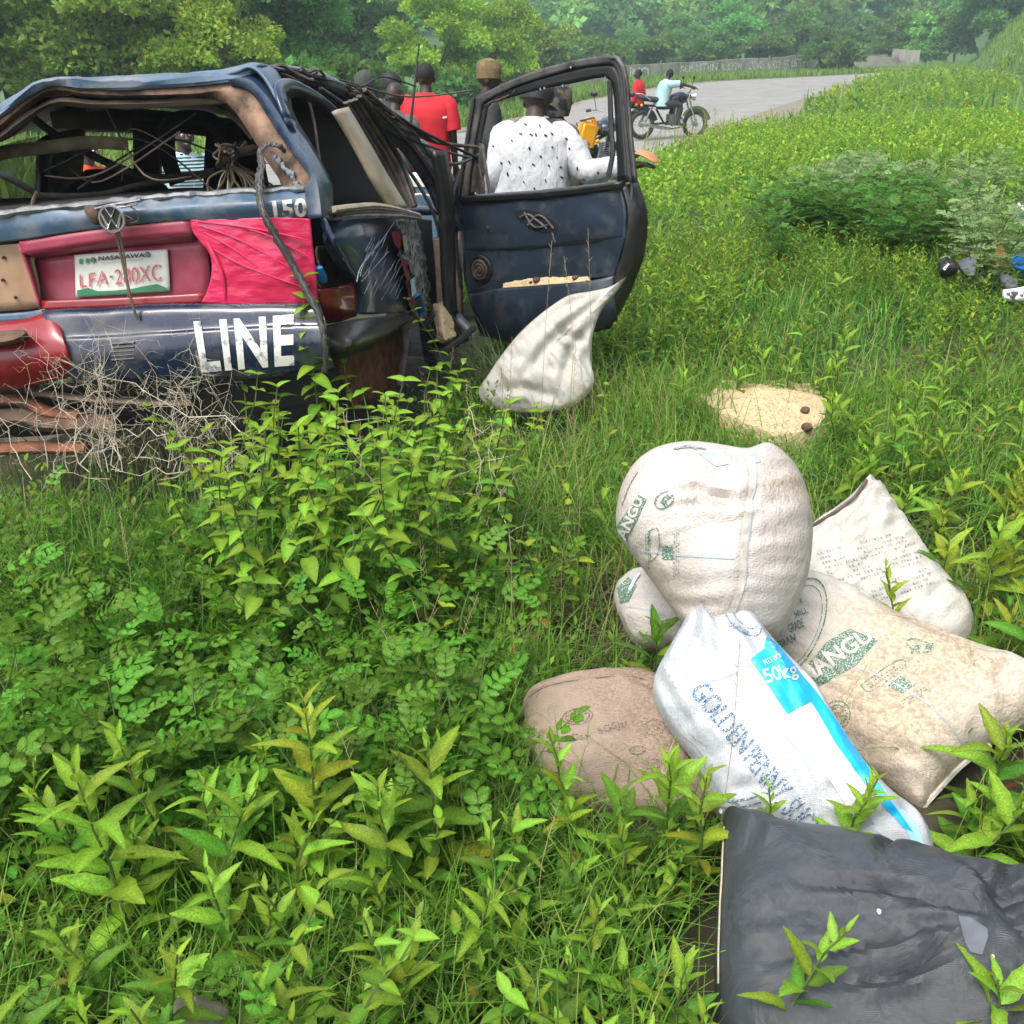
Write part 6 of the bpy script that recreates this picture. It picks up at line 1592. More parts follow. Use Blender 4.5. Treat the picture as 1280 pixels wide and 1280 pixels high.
MB().disc(pc - UP * .12, Vector((.1, 0, 1)), .075, .085, .16, 16).build('body', M['blue'], ct); MB().disc(pc + UP * .04, Vector((.1, 0, 1)), .087, .06, .06, 16).build('lid', M['sackwhite'], ct)
# ------------------------------------------------------------------ people
def skin_body(name, joints, edges, m, parent):
    me = bpy.data.meshes.new(name)
    keys = list(joints)
    ix = {k: i for i, k in enumerate(keys)}
    me.from_pydata([tuple(joints[k][0]) for k in keys], [(ix[a], ix[b]) for a, b in edges], [])
    me.materials.append(m)
    o = bpy.data.objects.new(name, me); link(o, parent); o.matrix_parent_inverse = parent_inv(parent)
    md = o.modifiers.new('skin', 'SKIN')
    if not me.skin_vertices: me.attributes.new
    sv = me.skin_vertices
    lay = sv[0].data if len(sv) else None
    if lay is None:
        bm = bmesh.new(); bm.from_mesh(me); bm.verts.layers.skin.verify(); bm.to_mesh(me); bm.free()
        lay = me.skin_vertices[0].data
    for k in keys:
        r = joints[k][1]
        lay[ix[k]].radius = (r, r) if not isinstance(r, tuple) else r
        lay[ix[k]].use_root = (k == 'pelvis')
    md.use_smooth_shade = True
    sb = o.modifiers.new('sub', 'SUBSURF'); sb.levels = 1; sb.render_levels = 2
    return o

def loft(mb, rings, n=16, wr=0.0, seed=0):
    """rings: (centre, right axis, forward axis, rx, ry)"""
    vs, fs = [], []
    for i, (c, ax, fy, rx, ry) in enumerate(rings):
        for k in range(n):
            a = 2 * math.pi * k / n
            w = 1 + wr * noise.noise(Vector((k * 1.1 + seed, i * .33, seed))) + wr * .6 * noise.noise(Vector((k * 2.3 + seed, i * .9, seed + 5)))
            ca, sa = math.cos(a), math.sin(a)
            vs.append(Vector(c) + ax * (rx * w * math.copysign(abs(ca) ** .85, ca)) + fy * (ry * w * math.copysign(abs(sa) ** .85, sa)))
    m = len(rings)
    for i in range(m - 1):
        for k in range(n):
            k2 = (k + 1) % n
            fs.append((i * n + k, i * n + k2, (i + 1) * n + k2, (i + 1) * n + k))
    fs += [tuple(reversed(range(n))), tuple(range((m - 1) * n, m * n))]
    return mb.add(vs, fs)

def sleeve(mb, pts, rad, wr=.06, seed=0, n=12, k=4):
    P = catmull(pts, k); rs = [np.interp(i / (len(P) - 1), np.linspace(0, 1, len(rad)), rad) for i in range(len(P))]
    b = len(mb.v)
    mb.tube(P, rs, n)
    for i, v in enumerate(mb.v[b:]):
        c = P[i // n]
        mb.v[b + i] = c + (v - c) * (1 + wr * noise.noise(v * 14 + Vector((seed, 0, 0))) + wr * noise.noise(v * 30 + Vector((seed, 3, 0))))
    return mb

def person(label, pos, face, H=1.72, lean=0.0, turn=0.0, nod=0.0, arms=None, seated=False, shirt='redcloth', pants='darkcloth', sl=.6, hat=None, robe=False, bulk=1.0, hair=True, group=None, hunch=0.0):
    """face: direction faced (radians, 0 = away from the viewer, clockwise)"""
    h = H / 1.75
    root = empty('person', pos, label, 'person', group)
    Rz = Matrix.Rotation(-face, 3, 'Z')
    piv = Vector((0, 0, .93 * h))
    Lr = Matrix.Rotation(-lean, 3, 'X')
    drop = Vector((0, 0, -0.42 * h)) if seated else Vector((0, 0, 0))
    def W(p, upper=False):
        p = Vector(p) * h
        if upper: p = piv + Lr @ (p - piv)
        return Vector(pos) + Rz @ (p + drop)
    J, E = {}, []
    def j(k, p, r, upper=True, to=None):
        J[k] = (W(p, upper), r * h if not isinstance(r, tuple) else tuple(x * h for x in r))
        if to: E.append((to, k))
    b = bulk
    j('pelvis', (0, 0, .93), .13 * b, False)
    j('waist', (0, 0, 1.08), .115 * b, True, 'pelvis'); j('chest', (0, .0, 1.30), .135 * b, True, 'waist'); j('neck0', (0, -.005, 1.45), .07, True, 'chest')
    j('neck', (0, .01 + hunch * .4, 1.515), .064, True, 'neck0')
    Hc = Vector((0, .025 + hunch, 1.58))
    Tn = Matrix.Rotation(-turn, 3, 'Z') @ Matrix.Rotation(-nod, 3, 'X')
    def HP(p): return Hc + Tn @ Vector(p)
    j('skull', HP((0, 0, .06)), .045, True, 'neck')
    dfl = {-1: [(-.24, -.03, 1.15), (-.25, .06, .90)], 1: [(.24, -.03, 1.15), (.25, .06, .90)]}
    arms = arms or {}
    for s in (-1, 1):
        el, wr_ = arms.get(s, dfl[s])
        n_ = 'LR'[s > 0]
        j('sh' + n_, (s * .175 * b, 0, 1.405), .062, True, 'chest'); 
        if s in arms and len(arms[s]) == 2 and isinstance(el, Vector):
            J['el' + n_] = (el, .043 * h); J['wr' + n_] = (wr_, .030 * h)
        else:
            j('el' + n_, el, .043, True); j('wr' + n_, wr_, .030, True)
        E += [('sh' + n_, 'el' + n_), ('el' + n_, 'wr' + n_)]
        d = (J['wr' + n_][0] - J['el' + n_][0]).normalized()
        side_ = d.cross(Vector((0, 0, 1)) if abs(d.z) < .8 else Rz @ Vector((0, 1, 0))).normalized()
        w = J['wr' + n_][0]
        J['pa' + n_] = (w + d * .07 * h, (.036 * h, .022 * h)); E.append(('wr' + n_, 'pa' + n_))
        for f in range(4):
            o_ = side_ * (.024 - .016 * f) * h
            L = [.075, .088, .082, .062][f] * h
            a = w + d * .10 * h + o_
            J['f%d%s' % (f, n_)] = (a, .0095 * h); J['g%d%s' % (f, n_)] = (a + d * L * .8 + d.cross(side_) * L * .35, .0075 * h)
            E += [('pa' + n_, 'f%d%s' % (f, n_)), ('f%d%s' % (f, n_), 'g%d%s' % (f, n_))]
        J['th' + n_] = (w + d * .07 * h + side_ * .05 * h, .010 * h); E.append(('pa' + n_, 'th' + n_))
        if seated:
            j('hip' + n_, (s * .10, .05, .92), .10, False, 'pelvis'); j('kn' + n_, (s * .20, .44, .90), .065, False, 'hip' + n_); j('an' + n_, (s * .20, .36, .50), .043, False, 'kn' + n_); j('to' + n_, (s * .21, .52, .45), .036, False, 'an' + n_)
        else:
            j('hip' + n_, (s * .095, 0, .88), .10 * b, False, 'pelvis'); j('kn' + n_, (s * .10, .02, .49), .060, False, 'hip' + n_); j('an' + n_, (s * .10, -.02, .085), .042, False, 'kn' + n_); j('to' + n_, (s * .12, .14, .035), .034, False, 'an' + n_)
    skin_body('body', J, E, M['skin'], root)
    # head: egg with cheek, chin and brow
    def hp(p): return W(HP(p), True)
    hd = MB().ball((0, 0, 0), 1, 20, 14)
    HL = Rz @ Lr @ Tn
    for v in hd.v:
        x, y, z = v
        k = 1 - .30 * max(0, -z) ** 1.3 * (1 if y > -.3 else .6)
        yy = y * .098 + (.016 * max(0, -z) if y > 0 else .012 * max(0, z) * -1)
        if y < 0 and z < -.35: yy *= .72
        v[:] = hp((0, 0, .062)) + HL @ (Vector((x * .079 * k, yy, z * (.112 if z > 0 else .108))) * h)
    hd.build('head', M['skin'], root)
    for s in (-1, 1):
        MB().ball(hp((s * .078, -.012, .045)), Vector((.014, .024, .034)) * h, 8, 6, Rz @ Tn).build('ear', M['skin'], root)
        MB().ball(hp((s * .031, .086, .072)), .011 * h, 8, 6).build('eye', M['white'], root); MB().ball(hp((s * .031, .093, .072)), .006 * h, 6, 4).build('pupil', M['hair'], root)
    MB().tube([hp((0, .090, .075)), hp((0, .112, .040)), hp((0, .096, .032))], [.010 * h, .020 * h, .016 * h], 8).build('nose', M['skin'], root)
    MB().tube([hp((-.026, .084, .004)), hp((0, .097, .002)), hp((.026, .084, .004))], [.006 * h, .011 * h, .006 * h], 6).build('mouth', M['brownstrip'], root)
    A = Rz @ Tn
    if hair:
        hb = MB()
        for jn in range(1, 7):
            pass
        hb.ball(hp((0, -.010, .092)), Vector((.084, .102, .094)) * h, 16, 10, A)
        hb.v = [v for v in hb.v]
        # keep the skull cap only
        keepf = []
        for f in hb.f:
            c = sum((hb.v[i] for i in f), Vector()) / len(f)
            l = A.inverted() @ (c - hp((0, 0, .09)))
            if l.z > -.055 * h - l.y * -.55 and not (l.y > .03 * h and l.z < .045 * h): keepf.append(f)
        hb.f = keepf
        hb.build('hair', M['hair'], root)
    if hat:
        kind, mn = hat
        rr = []
        prof = {'beanie': [(.02, .100), (.06, .104), (.10, .100), (.135, .080), (.165, .045), (.178, .004)], 'cap': [(.035, .098), (.08, .103), (.12, .098), (.15, .075), (.165, .004)], 'kufi': [(.045, .100), (.10, .103), (.15, .100), (.185, .080), (.21, .012)],
                'wrap': [(-.07, .083), (-.02, .098), (.04, .106), (.10, .108), (.14, .090), (.17, .004)]}[kind]
        Xa, Ya = A @ Vector((1, 0, 0)), A @ Vector((0, 1, 0))
        loft(MB(), [], 3) if False else None
        mb = loft(MB(), [(hp((0, -.008 + (.01 if kind == 'kufi' else 0), z + .02)), Xa, Ya, r * h, r * 1.08 * h) for z, r in prof], 18, .04, 3)
        mb.build('hat', M[mn], root)
        if kind == 'cap':
            mb = loft(MB(), [(hp((0, .08, .055)), Xa, Ya, .07 * h, .03 * h), (hp((0, .13, .045)), Xa, Ya, .075 * h, .05 * h)], 12)
            mb.build('hat_peak', M[mn], root)
    # shirt or robe
    Xr, Yr = Rz @ Vector((1, 0, 0)), Rz @ Lr @ Vector((0, 1, 0))
    def tw(p): return W(p, True)
    k_ = b * (1.22 if robe else 1.0)
    prof = [(1.515, .070, .066), (1.475, .125, .085), (1.44, .185 * k_, .105), (1.38, .205 * k_, .128 * k_), (1.30, .205 * k_, .142 * k_), (1.18, .192 * k_, .142 * k_), (1.06, .187 * k_, .145 * k_), (.95, .192 * k_, .152 * k_)]
    tor = [(tw((0, -.005, z)), Xr, Yr, rx * h, ry * h) for z, rx, ry in prof]
    if robe:
        for z, rx in [(.80, .25), (.62, .265), (.44, .28), (.30, .29)]:
            tor.append((W((0, .0, z)), Xr, Rz @ Vector((0, 1, 0)), rx * h, rx * .8 * h))
    else:
        tor.append((W((0, 0, .86)) if not seated else W((0, 0, .88)), Xr, Rz @ Vector((0, 1, 0)), .20 * k_ * h, .155 * k_ * h))
    rings2 = []
    for i in range(len(tor) - 1):
        for q in range(3):
            t = q / 3; a_, b_ = tor[i], tor[i + 1]
            rings2.append((a_[0].lerp(b_[0], t), a_[1], a_[2].lerp(b_[2], t), a_[3] + (b_[3] - a_[3]) * t, a_[4] + (b_[4] - a_[4]) * t))
    rings2.append(tor[-1])
    sh = loft(MB(), rings2, 28, .035 if not robe else .055, hash(label) % 50)
    sh.build('robe' if robe else 'shirt', M[shirt], root)
    robe_objs = [root.children[-1]] if root.children else []
    for s in (-1, 1):
        n_ = 'LR'[s > 0]
        S_, El, Wr = J['sh' + n_][0], J['el' + n_][0], J['wr' + n_][0]
        wdt = (1.18 if robe else 1.05) * b
        inner = W((s * .11 * b, 0, 1.425), True)
        if sl <= 1:
            end = S_.lerp(El, sl); pts = [inner, S_, S_.lerp(end, .5), end]; rad = [.055 * wdt * h, .074 * wdt * h, .075 * wdt * h, .072 * wdt * h]
        else:
            pts = [inner, S_, S_.lerp(El, .5), El, El.lerp(Wr, .5), El.lerp(Wr, sl - 1)]; rad = [.052 * wdt * h, .072 * wdt * h, .075 * wdt * h, .066 * wdt * h, .058 * wdt * h, .058 * wdt * h]
        sleeve(MB(), pts, rad, .10 if robe else .05, s).build('sleeve', M[shirt], root)
    # trousers and shoes
    for s in (-1, 1):
        n_ = 'LR'[s > 0]
        if not robe or True:
            sleeve(MB(), [W((s * .07, 0, .97)), J['hip' + n_][0], J['kn' + n_][0], J['an' + n_][0]], [.115 * h * b, .112 * h * b, .080 * h, .068 * h], .05, s + 3).build('trouser_leg', M[pants], root)
        a, t = J['an' + n_][0], J['to' + n_][0]
        f = (t - a); f.z = 0; f.normalize()
        MB().tube([a - f * .05 * h + UP * -.045 * h, a + UP * -.035 * h, t + UP * .0, t + f * .09 * h - UP * .008], [.036 * h, .045 * h, .042 * h, .022 * h], 10, flat=.85).build('shoe', M['blackrag'], root)
    return root, J

def stand(u, v_top, Y, H):
    """feet so that the head top shows at pixel (u, v_top)"""
    p = at(u, v_top, Y); return Vector((p.x, p.y, p.z - H))

# man in the white robe right behind the open door
Yw = 6.15
top = at(664, 112, Yw)
Hw = 1.55
pw_ = Vector((top.x + .00, top.y - .16, ground_z(top.x, top.y) - .02))
elR, wrR = at(733, 214, 5.95), at(790, 207, 5.75)
elL, wrL = at(622, 218, 6.0), at(618, 262, 6.25)
wm, wj = person('man in white robe with small black specks, seen from behind through the open door', pw_, 0.15, Hw, lean=.22, turn=.5, nod=.2, arms={1: (elR, wrR), -1: (elL, wrL)}, shirt='whitecloth', pants='whitecloth', sl=1.9, hat=('cap', 'capblack'), robe=True, bulk=1.06, hair=False, hunch=.03)
rb = bvh_of(*[c for c in wm.children if c.name.split('.')[0] in ('robe', 'sleeve')])
rr_ = random.Random(3)
specks = [(657, 156), (675, 158), (651, 168), (664, 169), (670, 169), (682, 170), (690, 168), (708, 174), (617, 183), (627, 204), (637, 203), (676, 196), (696, 197), (667, 206), (686, 207), (701, 209), (650, 210), (635, 218), (668, 236), (722, 211), (712, 186), (640, 176), (682, 226), (655, 228), (702, 222), (730, 224), (748, 216), (662, 186), (690, 184)]
for u, v in specks:
    a = math.radians(rr_.uniform(20, 80)); L, w = rr_.uniform(1.3, 2.3), rr_.uniform(.7, 1.1)
    print_poly(rb, [(u + x * math.cos(a) - y * math.sin(a), v + x * math.sin(a) + y * math.cos(a)) for x, y in ((-L, -w), (L, -w), (L, w), (-L, w))], 'robe_speck', M['hair'], wm, .004, 10)
print_poly(bvh_of(*[c for c in wm.children if c.name.split('.')[0] == 'hat']), [(654, 121), (659, 121), (659, 125), (654, 125)], 'cap_badge', M['white'], wm, .004, 10)
# the flat sandal he holds out past the door
sd_ = MB()
a, b_ = at(792, 198, 5.72), at(821, 203, 5.62)
ctr_ = catmull([a, at(800, 191, 5.70), at(812, 195, 5.66), b_], 4)
sd_.tube(ctr_, [.02, .032, .040, .044, .046, .046, .045, .044, .042, .040, .036, .028, .012], 12, flat=.28)
sd = sd_.build('sandal', M['sandal']); tag(sd, 'orange brown leather sandal held out beside the open door', 'sandal')

rp = stand(531, 80, 9.6, 1.70)
rm, rj = person('man in bright red t-shirt standing with his back to the wreck', rp, .02, 1.70, shirt='redcloth', pants='darkcloth', sl=.85, bulk=1.12)
rsh = bvh_of(*[c for c in rm.children if c.name.split('.')[0] in ('shirt', 'sleeve')])
print_poly(rsh, [(523, 114), (536, 113), (536, 116), (523, 117)], 'shirt_print', M['white'], rm, .004, 8)
print_poly(rsh, [(553, 146), (558, 145), (558, 147.5), (553, 148.5)], 'shirt_print', M['white'], rm, .004, 8)
person('man in grey green knit cap, leftmost of the group behind the wreck', stand(455, 90, 11.5, 1.68), .3, 1.68, turn=.5, shirt='greycloth', hat=('beanie', 'capgrey'), hair=False)
person('man in black knit cap left of the red shirted man', stand(488, 92, 11.0, 1.68), .2, 1.68, turn=.2, shirt='darkcloth', hat=('beanie', 'capblack'), hair=False)
person('bald headed man in brown shirt bending in front of the black capped man', stand(486, 109, 9.0, 1.58), .4, 1.62, shirt='greycloth', hair=False, lean=.12)
person('man in brown kufi cap and charcoal shirt, in profile facing right', stand(607, 75, 9.4, 1.74), 1.3, 1.70, turn=.25, shirt='darkcloth', hat=('kufi', 'capbrown'), hair=False, sl=1.6)
person('person in camouflage scarf just right of the white robed man', stand(695, 107, 7.6, 1.58), .9, 1.58, turn=.3, shirt='camo', hat=('wrap', 'camo'), hair=False, sl=1.7)
person('person in white top crouching left of the white robed man', stand(606, 153, 6.9, 1.20), .6, 1.5, lean=.9, shirt='whitecloth', pants='paleblue', seated=True, sl=1.4)
person('man in mint striped shirt seen through the windscreen of the wreck', stand(226, 152, 8.2, 1.62), 2.6, 1.62, shirt='mintcloth', sl=1.0, bulk=1.2)
person('person in orange red shirt seen through the wreck interior', stand(96, 178, 8.4, 1.45), 2.0, 1.5, shirt='orangecloth', sl=1.0, lean=.15)
# stripes on the mint shirt
ms = [o for o in bpy.data.objects if o.get('label', '').startswith('man in mint')][0]
msb = bvh_of(*[c for c in ms.children if c.name.split('.')[0] in ('shirt', 'sleeve')])
for k in range(26):
    print_line(msb, [(194, 172 + k * 4.3), (225, 172 + k * 4.3), (268, 170 + k * 4.3)], 1.7, 'shirt_stripe', M['darkcloth'], ms, .004, k=4)

# cooler box standing behind the wreck
cb = at(528, 262, 6.9)
ck = empty('cooler_box', (cb.x, cb.y, ground_z(cb.x, cb.y)), 'blue cooler box with white lid seen through the door opening', 'cooler')
cw = .19
MB().box(cb + UP * .0, (cw * 1.05, .28, .32)).build('cooler_body', M['paleblue'], ck, smooth=False)
MB().box(cb + UP * .19, (cw * 1.15, .30, .06)).build('lid', M['white'], ck, smooth=False)
MB().tube([cb + Vector((-cw * .5, -.15, .1)), cb + Vector((0, -.19, .12)), cb + Vector((cw * .5, -.15, .1))], .008, 6).build('handle', M['white'], ck)
zt = ground_z(cb.x, cb.y)
bx = MB().box((cb.x, cb.y, (zt + cb.z - .16) / 2), (.5, .4, cb.z - .165 - zt)).build('wooden_crate', M['brownstrip'], None, smooth=False)
tag(bx, 'brown wooden crate carrying the blue cooler box', 'crate')

# ------------------------------------------------------------------ motorcycles
def motorcycle(label, pos, yaw, parts='full'):
    root = empty('motorcycle', pos, label, 'motorcycle', 'motorcycles parked on the road edge', yaw)
    L = lambda p: root.matrix_basis @ Vector(p)
    Wm = Matrix.LocRotScale(root.location, root.rotation_euler, root.scale)
    L = lambda x, y, z: Wm @ Vector((x, y, z))
    ay = (Wm.to_3x3() @ Vector((0, 1, 0)))
    for x, nm in ((-.62, 'rear'), (.64, 'front')):
        c = L(x, 0, .30)
        w = MB().torus(c, ay, .255, .045, 26, 8).build('wheel', M['rubber'], root)
        MB().torus(c, ay, .205, .014, 26, 6).build('rim', M['chrome'], w)
        MB().disc(c - ay * .05, ay, .05, .05, .10, 12).build('hub', M['greymetal'], w)
        sp = MB()
        for k in range(14):
            a = 2 * math.pi * k / 14
            d = Vector((math.cos(a), 0, math.sin(a)))
            sp.tube([L(x + d.x * .04, .03 * (-1) ** k, .30 + d.z * .04), L(x + d.x * .205, 0, .30 + d.z * .205)], .004, 4)
        sp.build('spokes', M['chrome'], w)
        pts = [L(x + math.cos(t) * .325, 0, .30 + math.sin(t) * .325) for t in np.linspace(.25, 2.6, 9)]
        MB().tube(pts, .055, 8, flat=.25).build('mudguard', M['chrome'] if x > 0 else M['black'], root)
    for s in (-1, 1):
        MB().tube([L(.64, .085 * s, .30), L(.50, .085 * s, .62), L(.42, .085 * s, .86)], .022, 8).build('fork', M['chrome'], root)
        MB().tube([L(-.62, .10 * s, .30), L(-.45, .12 * s, .66)], .028, 8).build('shock_absorber', M['greymetal'], root)
        MB().tube([L(-.62, .09 * s, .30), L(-.05, .09 * s, .33)], .018, 6).build('swing_arm', M['black'], root)
        MB().tube([L(.40, .30 * s, 1.03), L(.41, .37 * s, 1.02)], .020, 8).build('grip', M['rubber'], root)
        MB().tube([L(.40, .22 * s, 1.02), L(.42, .26 * s, 1.20)], .005, 5).build('mirror_stem', M['black'], root)
        MB().ball(L(.42, .27 * s, 1.24), (.02, .055, .04), 10, 6, Wm.to_3x3()).build('mirror', M['black'], root)
        MB().ball(L(-.70, .14 * s, .70), (.03, .03, .03), 8, 6).build('indicator', M['yellow'], root)
        MB().tube([L(.02, .06 * s, .30), L(.02, .20 * s, .28)], .014, 6).build('footrest', M['rubber'], root)
    MB().tube(catmull([L(.40, -.36, 1.02), L(.43, -.18, 1.03), L(.44, 0, .93), L(.43, .18, 1.03), L(.40, .36, 1.02)], 4), .012, 7).build('handlebar', M['chrome'], root)
    MB().tube([L(.44, 0, .90), L(.30, 0, .72), L(.18, 0, .42), L(-.10, 0, .33), L(-.30, 0, .62)], .026, 8).build('frame', M['black'], root)
    MB().tube([L(.38, 0, .76), L(-.35, 0, .68), L(-.72, 0, .70)], .025, 8).build('frame', M['black'], root)
    MB().tube(catmull([L(.40, 0, .80), L(.28, 0, .85), L(.12, 0, .83), L(.0, 0, .78)], 4), [.05, .10, .125, .135, .14, .14, .135, .13, .125, .12, .11, .095, .07], 12, flat=.8).build('fuel_tank', M['navy'], root)
    MB().tube(catmull([L(.02, 0, .80), L(-.25, 0, .80), L(-.55, 0, .83), L(-.74, 0, .86)], 4), [.08, .11, .125, .13, .13, .13, .13, .13, .13, .13, .12, .10, .06], 12, flat=.45).build('seat', M['rubber'], root)
    MB().box(L(.12, 0, .40), (.26, .20, .22), Wm.to_3x3()).build('engine', M['greymetal'], root, smooth=False)
    eng = MB()
    for k in range(5): eng.box(L(.20, 0, .50 + .03 * k), (.15, .15, .012), Wm.to_3x3())
    eng.build('cylinder_fins', M['greymetal'], root, smooth=False)
    MB().tube(catmull([L(.26, -.10, .46), L(.30, -.12, .28), L(.05, -.14, .22), L(-.30, -.15, .26), L(-.75, -.16, .34)], 4), [.018] * 9 + [.03, .036, .04, .04, .04, .04, .038, .03], 8).build('exhaust', M['chrome'], root)
    hl = MB().disc(L(.50, 0, .86), Wm.to_3x3() @ Vector((1, 0, 0)), .05, .085, .09, 16).build('headlight', M['chrome'], root)
    MB().disc(L(.585, 0, .86), Wm.to_3x3() @ Vector((1, 0, 0)), .078, .06, .015, 16).build('lens', M['white'], hl)
    MB().box(L(-.78, 0, .76), (.05, .12, .06), Wm.to_3x3()).build('tail_light', M['taillight'], root, smooth=False)
    MB().tube(catmull([L(-.50, .14, .80), L(-.70, .16, .92), L(-.85, 0, .93), L(-.70, -.16, .92), L(-.50, -.14, .80)], 4), .010, 6).build('grab_rail', M['chrome'], root)
    return root, L

ba = at(834, 172, 23.5); ba.z = ground_z(ba.x, ba.y) + .02
bk, LA = motorcycle('black motorcycle with chrome front wheel, carrying the rider in the mint shirt', ba, .28)
seat_p = LA(-.20, 0, 0)
rd, rj = person('motorcycle rider in pale mint shirt looking left', Vector((seat_p.x, seat_p.y, ba.z + .28)), 1.25, 1.5, turn=-1.5, seated=True, lean=.25, shirt='mintcloth', sl=.95, arms={1: (LA(.12, -.26, 1.12), LA(.38, -.30, 1.06)), -1: (LA(.12, .26, 1.12), LA(.38, .30, 1.06))}, bulk=1.15)
p2 = LA(-.62, .0, 0)
person('man in dark red hooded top sitting behind the mint shirted rider', Vector((p2.x - .05, p2.y + .5, ba.z + .28)), -1.0, 1.46, turn=-.3, seated=True, shirt='redcloth', sl=1.6, bulk=1.0)
bb = at(752, 205, 14.6); bb.z = ground_z(bb.x, bb.y) + .02
bk2, LB = motorcycle('blue tanked motorcycle with a yellow jerrycan hung on its rear', bb, 1.2)
# yellow jerrycan on the rear rack
jc = at(733, 169, 13.3)
jr = empty('jerrycan', jc, 'yellow plastic jerrycan hanging at the rear of the blue motorcycle', 'jerrycan', rz=.3)
Rj = Matrix.Rotation(.25, 3, 'Y') @ Matrix.Rotation(.3, 3, 'Z')
jb = bmesh.new(); bmesh.ops.create_cube(jb, size=1)
for v in jb.verts: v.co = Vector((v.co.x * .23, v.co.y * .17, v.co.z * .32))
bmesh.ops.bevel(jb, geom=jb.edges[:], offset=.035, segments=3, affect='EDGES')
mbj = MB(); jb.verts.index_update()
mbj.add([jc + Rj @ v.co for v in jb.verts], [tuple(v.index for v in f.verts) for f in jb.faces]); jb.free()
mbj.build('can_body', M['yellow'], jr)
MB().tube(catmull([jc + Rj @ Vector(p) for p in [(-.07, 0, .15), (-.05, 0, .19), (.03, 0, .19), (.06, 0, .15)]], 4), .014, 8).build('handle', M['yellow'], jr)
MB().disc(jc + Rj @ Vector((.08, 0, .15)), Rj @ Vector((.2, 0, 1)), .028, .026, .05, 12).build('cap', M['sandal'], jr)
MB().disc(jc + Rj @ Vector((0, -.088, -.08)), Rj @ Vector((0, -1, 0)), .04, .03, .008, 14).build('emblem', M['sandal'], jr)
for k in range(2):
    MB().tube(catmull([jc + Rj @ Vector((-.12, -.03 + .06 * k, .14)), jc + Rj @ Vector((.0, -.1, .22)), LB(-.6, 0, .9)], 4), .008, 5).build('strap', M['rubber'], jr)
# ------------------------------------------------------------------ plants
G_ = np.random.default_rng(23)

def nsst(a, b, x):
    t = np.clip((x - a) / (b - a), 0, 1); return t * t * (3 - 2 * t)

def gz_np(x, y):
    z = np.full_like(x, -0.10)
    z += 0.85 * (np.clip(np.minimum(y - 22, 63), 0, None) / 60.0) ** 1.3 * nsst(-3, 12, x)
    d = x - (4.2 + (y - 23) * 0.405)
    z += 0.10 * nsst(0.3, 5.0, d)
    d2 = np.clip(x - (5.2 + (y - 8) * 0.39), 0, None)
    z += np.where(d2 < 9, 1.0 * d2 * nsst(0, 1.6, d2), 9.0 + 0.25 * (np.minimum(d2, 45) - 9))
    z += 0.05 * np.clip(x - 1.0, 0, 6) * nsst(3, 8, y)
    return z

def proj_np(P):
    x, y, z = P[:, 0], P[:, 1], P[:, 2] - CAMZ
    dep = y * CP - z * SP; up = y * SP + z * CP
    return 640 + F * x / dep, 640 - F * up / dep

def inside(poly, u, v):
    poly = np.array(poly, float); n = len(poly); r = np.zeros(len(u), bool)
    for i in range(n):
        (x0, y0), (x1, y1) = poly[i], poly[(i + 1) % n]
        c = ((y0 > v) != (y1 > v)) & (u < (x1 - x0) * (v - y0) / (y1 - y0 + 1e-12) + x0)
        r ^= c
    return r

# what stands clear of the weeds in the photograph: outline, and how far away the thing is
CLEAR = [
    ([(772, 640), (800, 575), (860, 553), (985, 560), (1016, 640), (1010, 740), (975, 800), (870, 790), (800, 700)], 2.1),
    ([(1003, 668), (1085, 596), (1130, 640), (1215, 765), (1200, 800), (1060, 770)], 2.5),
    ([(985, 730), (1090, 755), (1215, 810), (1300, 830), (1300, 900), (1220, 940), (1150, 1010), (1060, 950), (980, 850)], 2.0),
    ([(866, 752), (935, 766), (1020, 862), (1075, 960), (1145, 1030), (1150, 1068), (1060, 1070), (950, 1035), (880, 960), (822, 870), (840, 800)], 1.75),
    ([(655, 885), (700, 850), (800, 842), (850, 890), (880, 960), (840, 985), (700, 965), (668, 935)], 1.85),
    ([(903, 1022), (985, 1040), (1100, 1066), (1245, 1100), (1330, 1112), (1330, 1330), (1180, 1330), (930, 1310), (893, 1210), (897, 1120)], 1.25),
    ([(-200, 100), (400, 60), (780, 60), (812, 300), (780, 380), (720, 395), (640, 420), (560, 430), (520, 420), (470, 432), (380, 458), (60, 484), (-200, 490)], 3.1),
    ([(782, 350), (745, 400), (722, 440), (700, 462), (630, 452), (650, 410), (700, 372)], 4.4),
    ([(872, 493), (915, 477), (1000, 476), (1034, 503), (1034, 540), (985, 545), (935, 530)], 4.55),
    ([(1172, 318), (1290, 300), (1290, 378), (1240, 366), (1175, 348)], 6.4),
    ([(800, 80), (870, 80), (880, 166), (800, 170)], 24), ([(-200, 0), (1000, 0), (1070, 95), (1000, 120), (870, 160), (560, 160), (-200, 160)], 30),
]
CAR_PX = [(-2.4, 3.05), (-0.50, 3.05), (-0.12, 5.9), (-0.2, 7.4), (-2.2, 7.4), (-2.6, 3.0)]

def blocked(P, dist=None):
    """True where a leaf at P would hide something the photo shows clear"""
    u, v = proj_np(P)
    d = P[:, 1]
    r = np.zeros(len(P), bool)
    for poly, D in CLEAR:
        r |= inside(poly, u, v) & (d < D)
    return r

SACK_FEET = [((0.50, 2.10), .23), ((0.86, 2.55), .26), ((0.88, 2.08), .42), ((0.58, 1.85), .26), ((0.27, 1.95), .26), ((0.70, 1.30), .42), ((1.05, 1.95), .3), ((0.14, 4.6), .32)]
def rooted_ok(x, y):
    ok = ~inside(CAR_PX, x, y)
    for (cx, cy), r in SACK_FEET:
        ok &= (x - cx) ** 2 + (y - cy) ** 2 > r * r
    ok &= x > 4.2 + (y - 23) * 0.405 + 0.25
    return ok

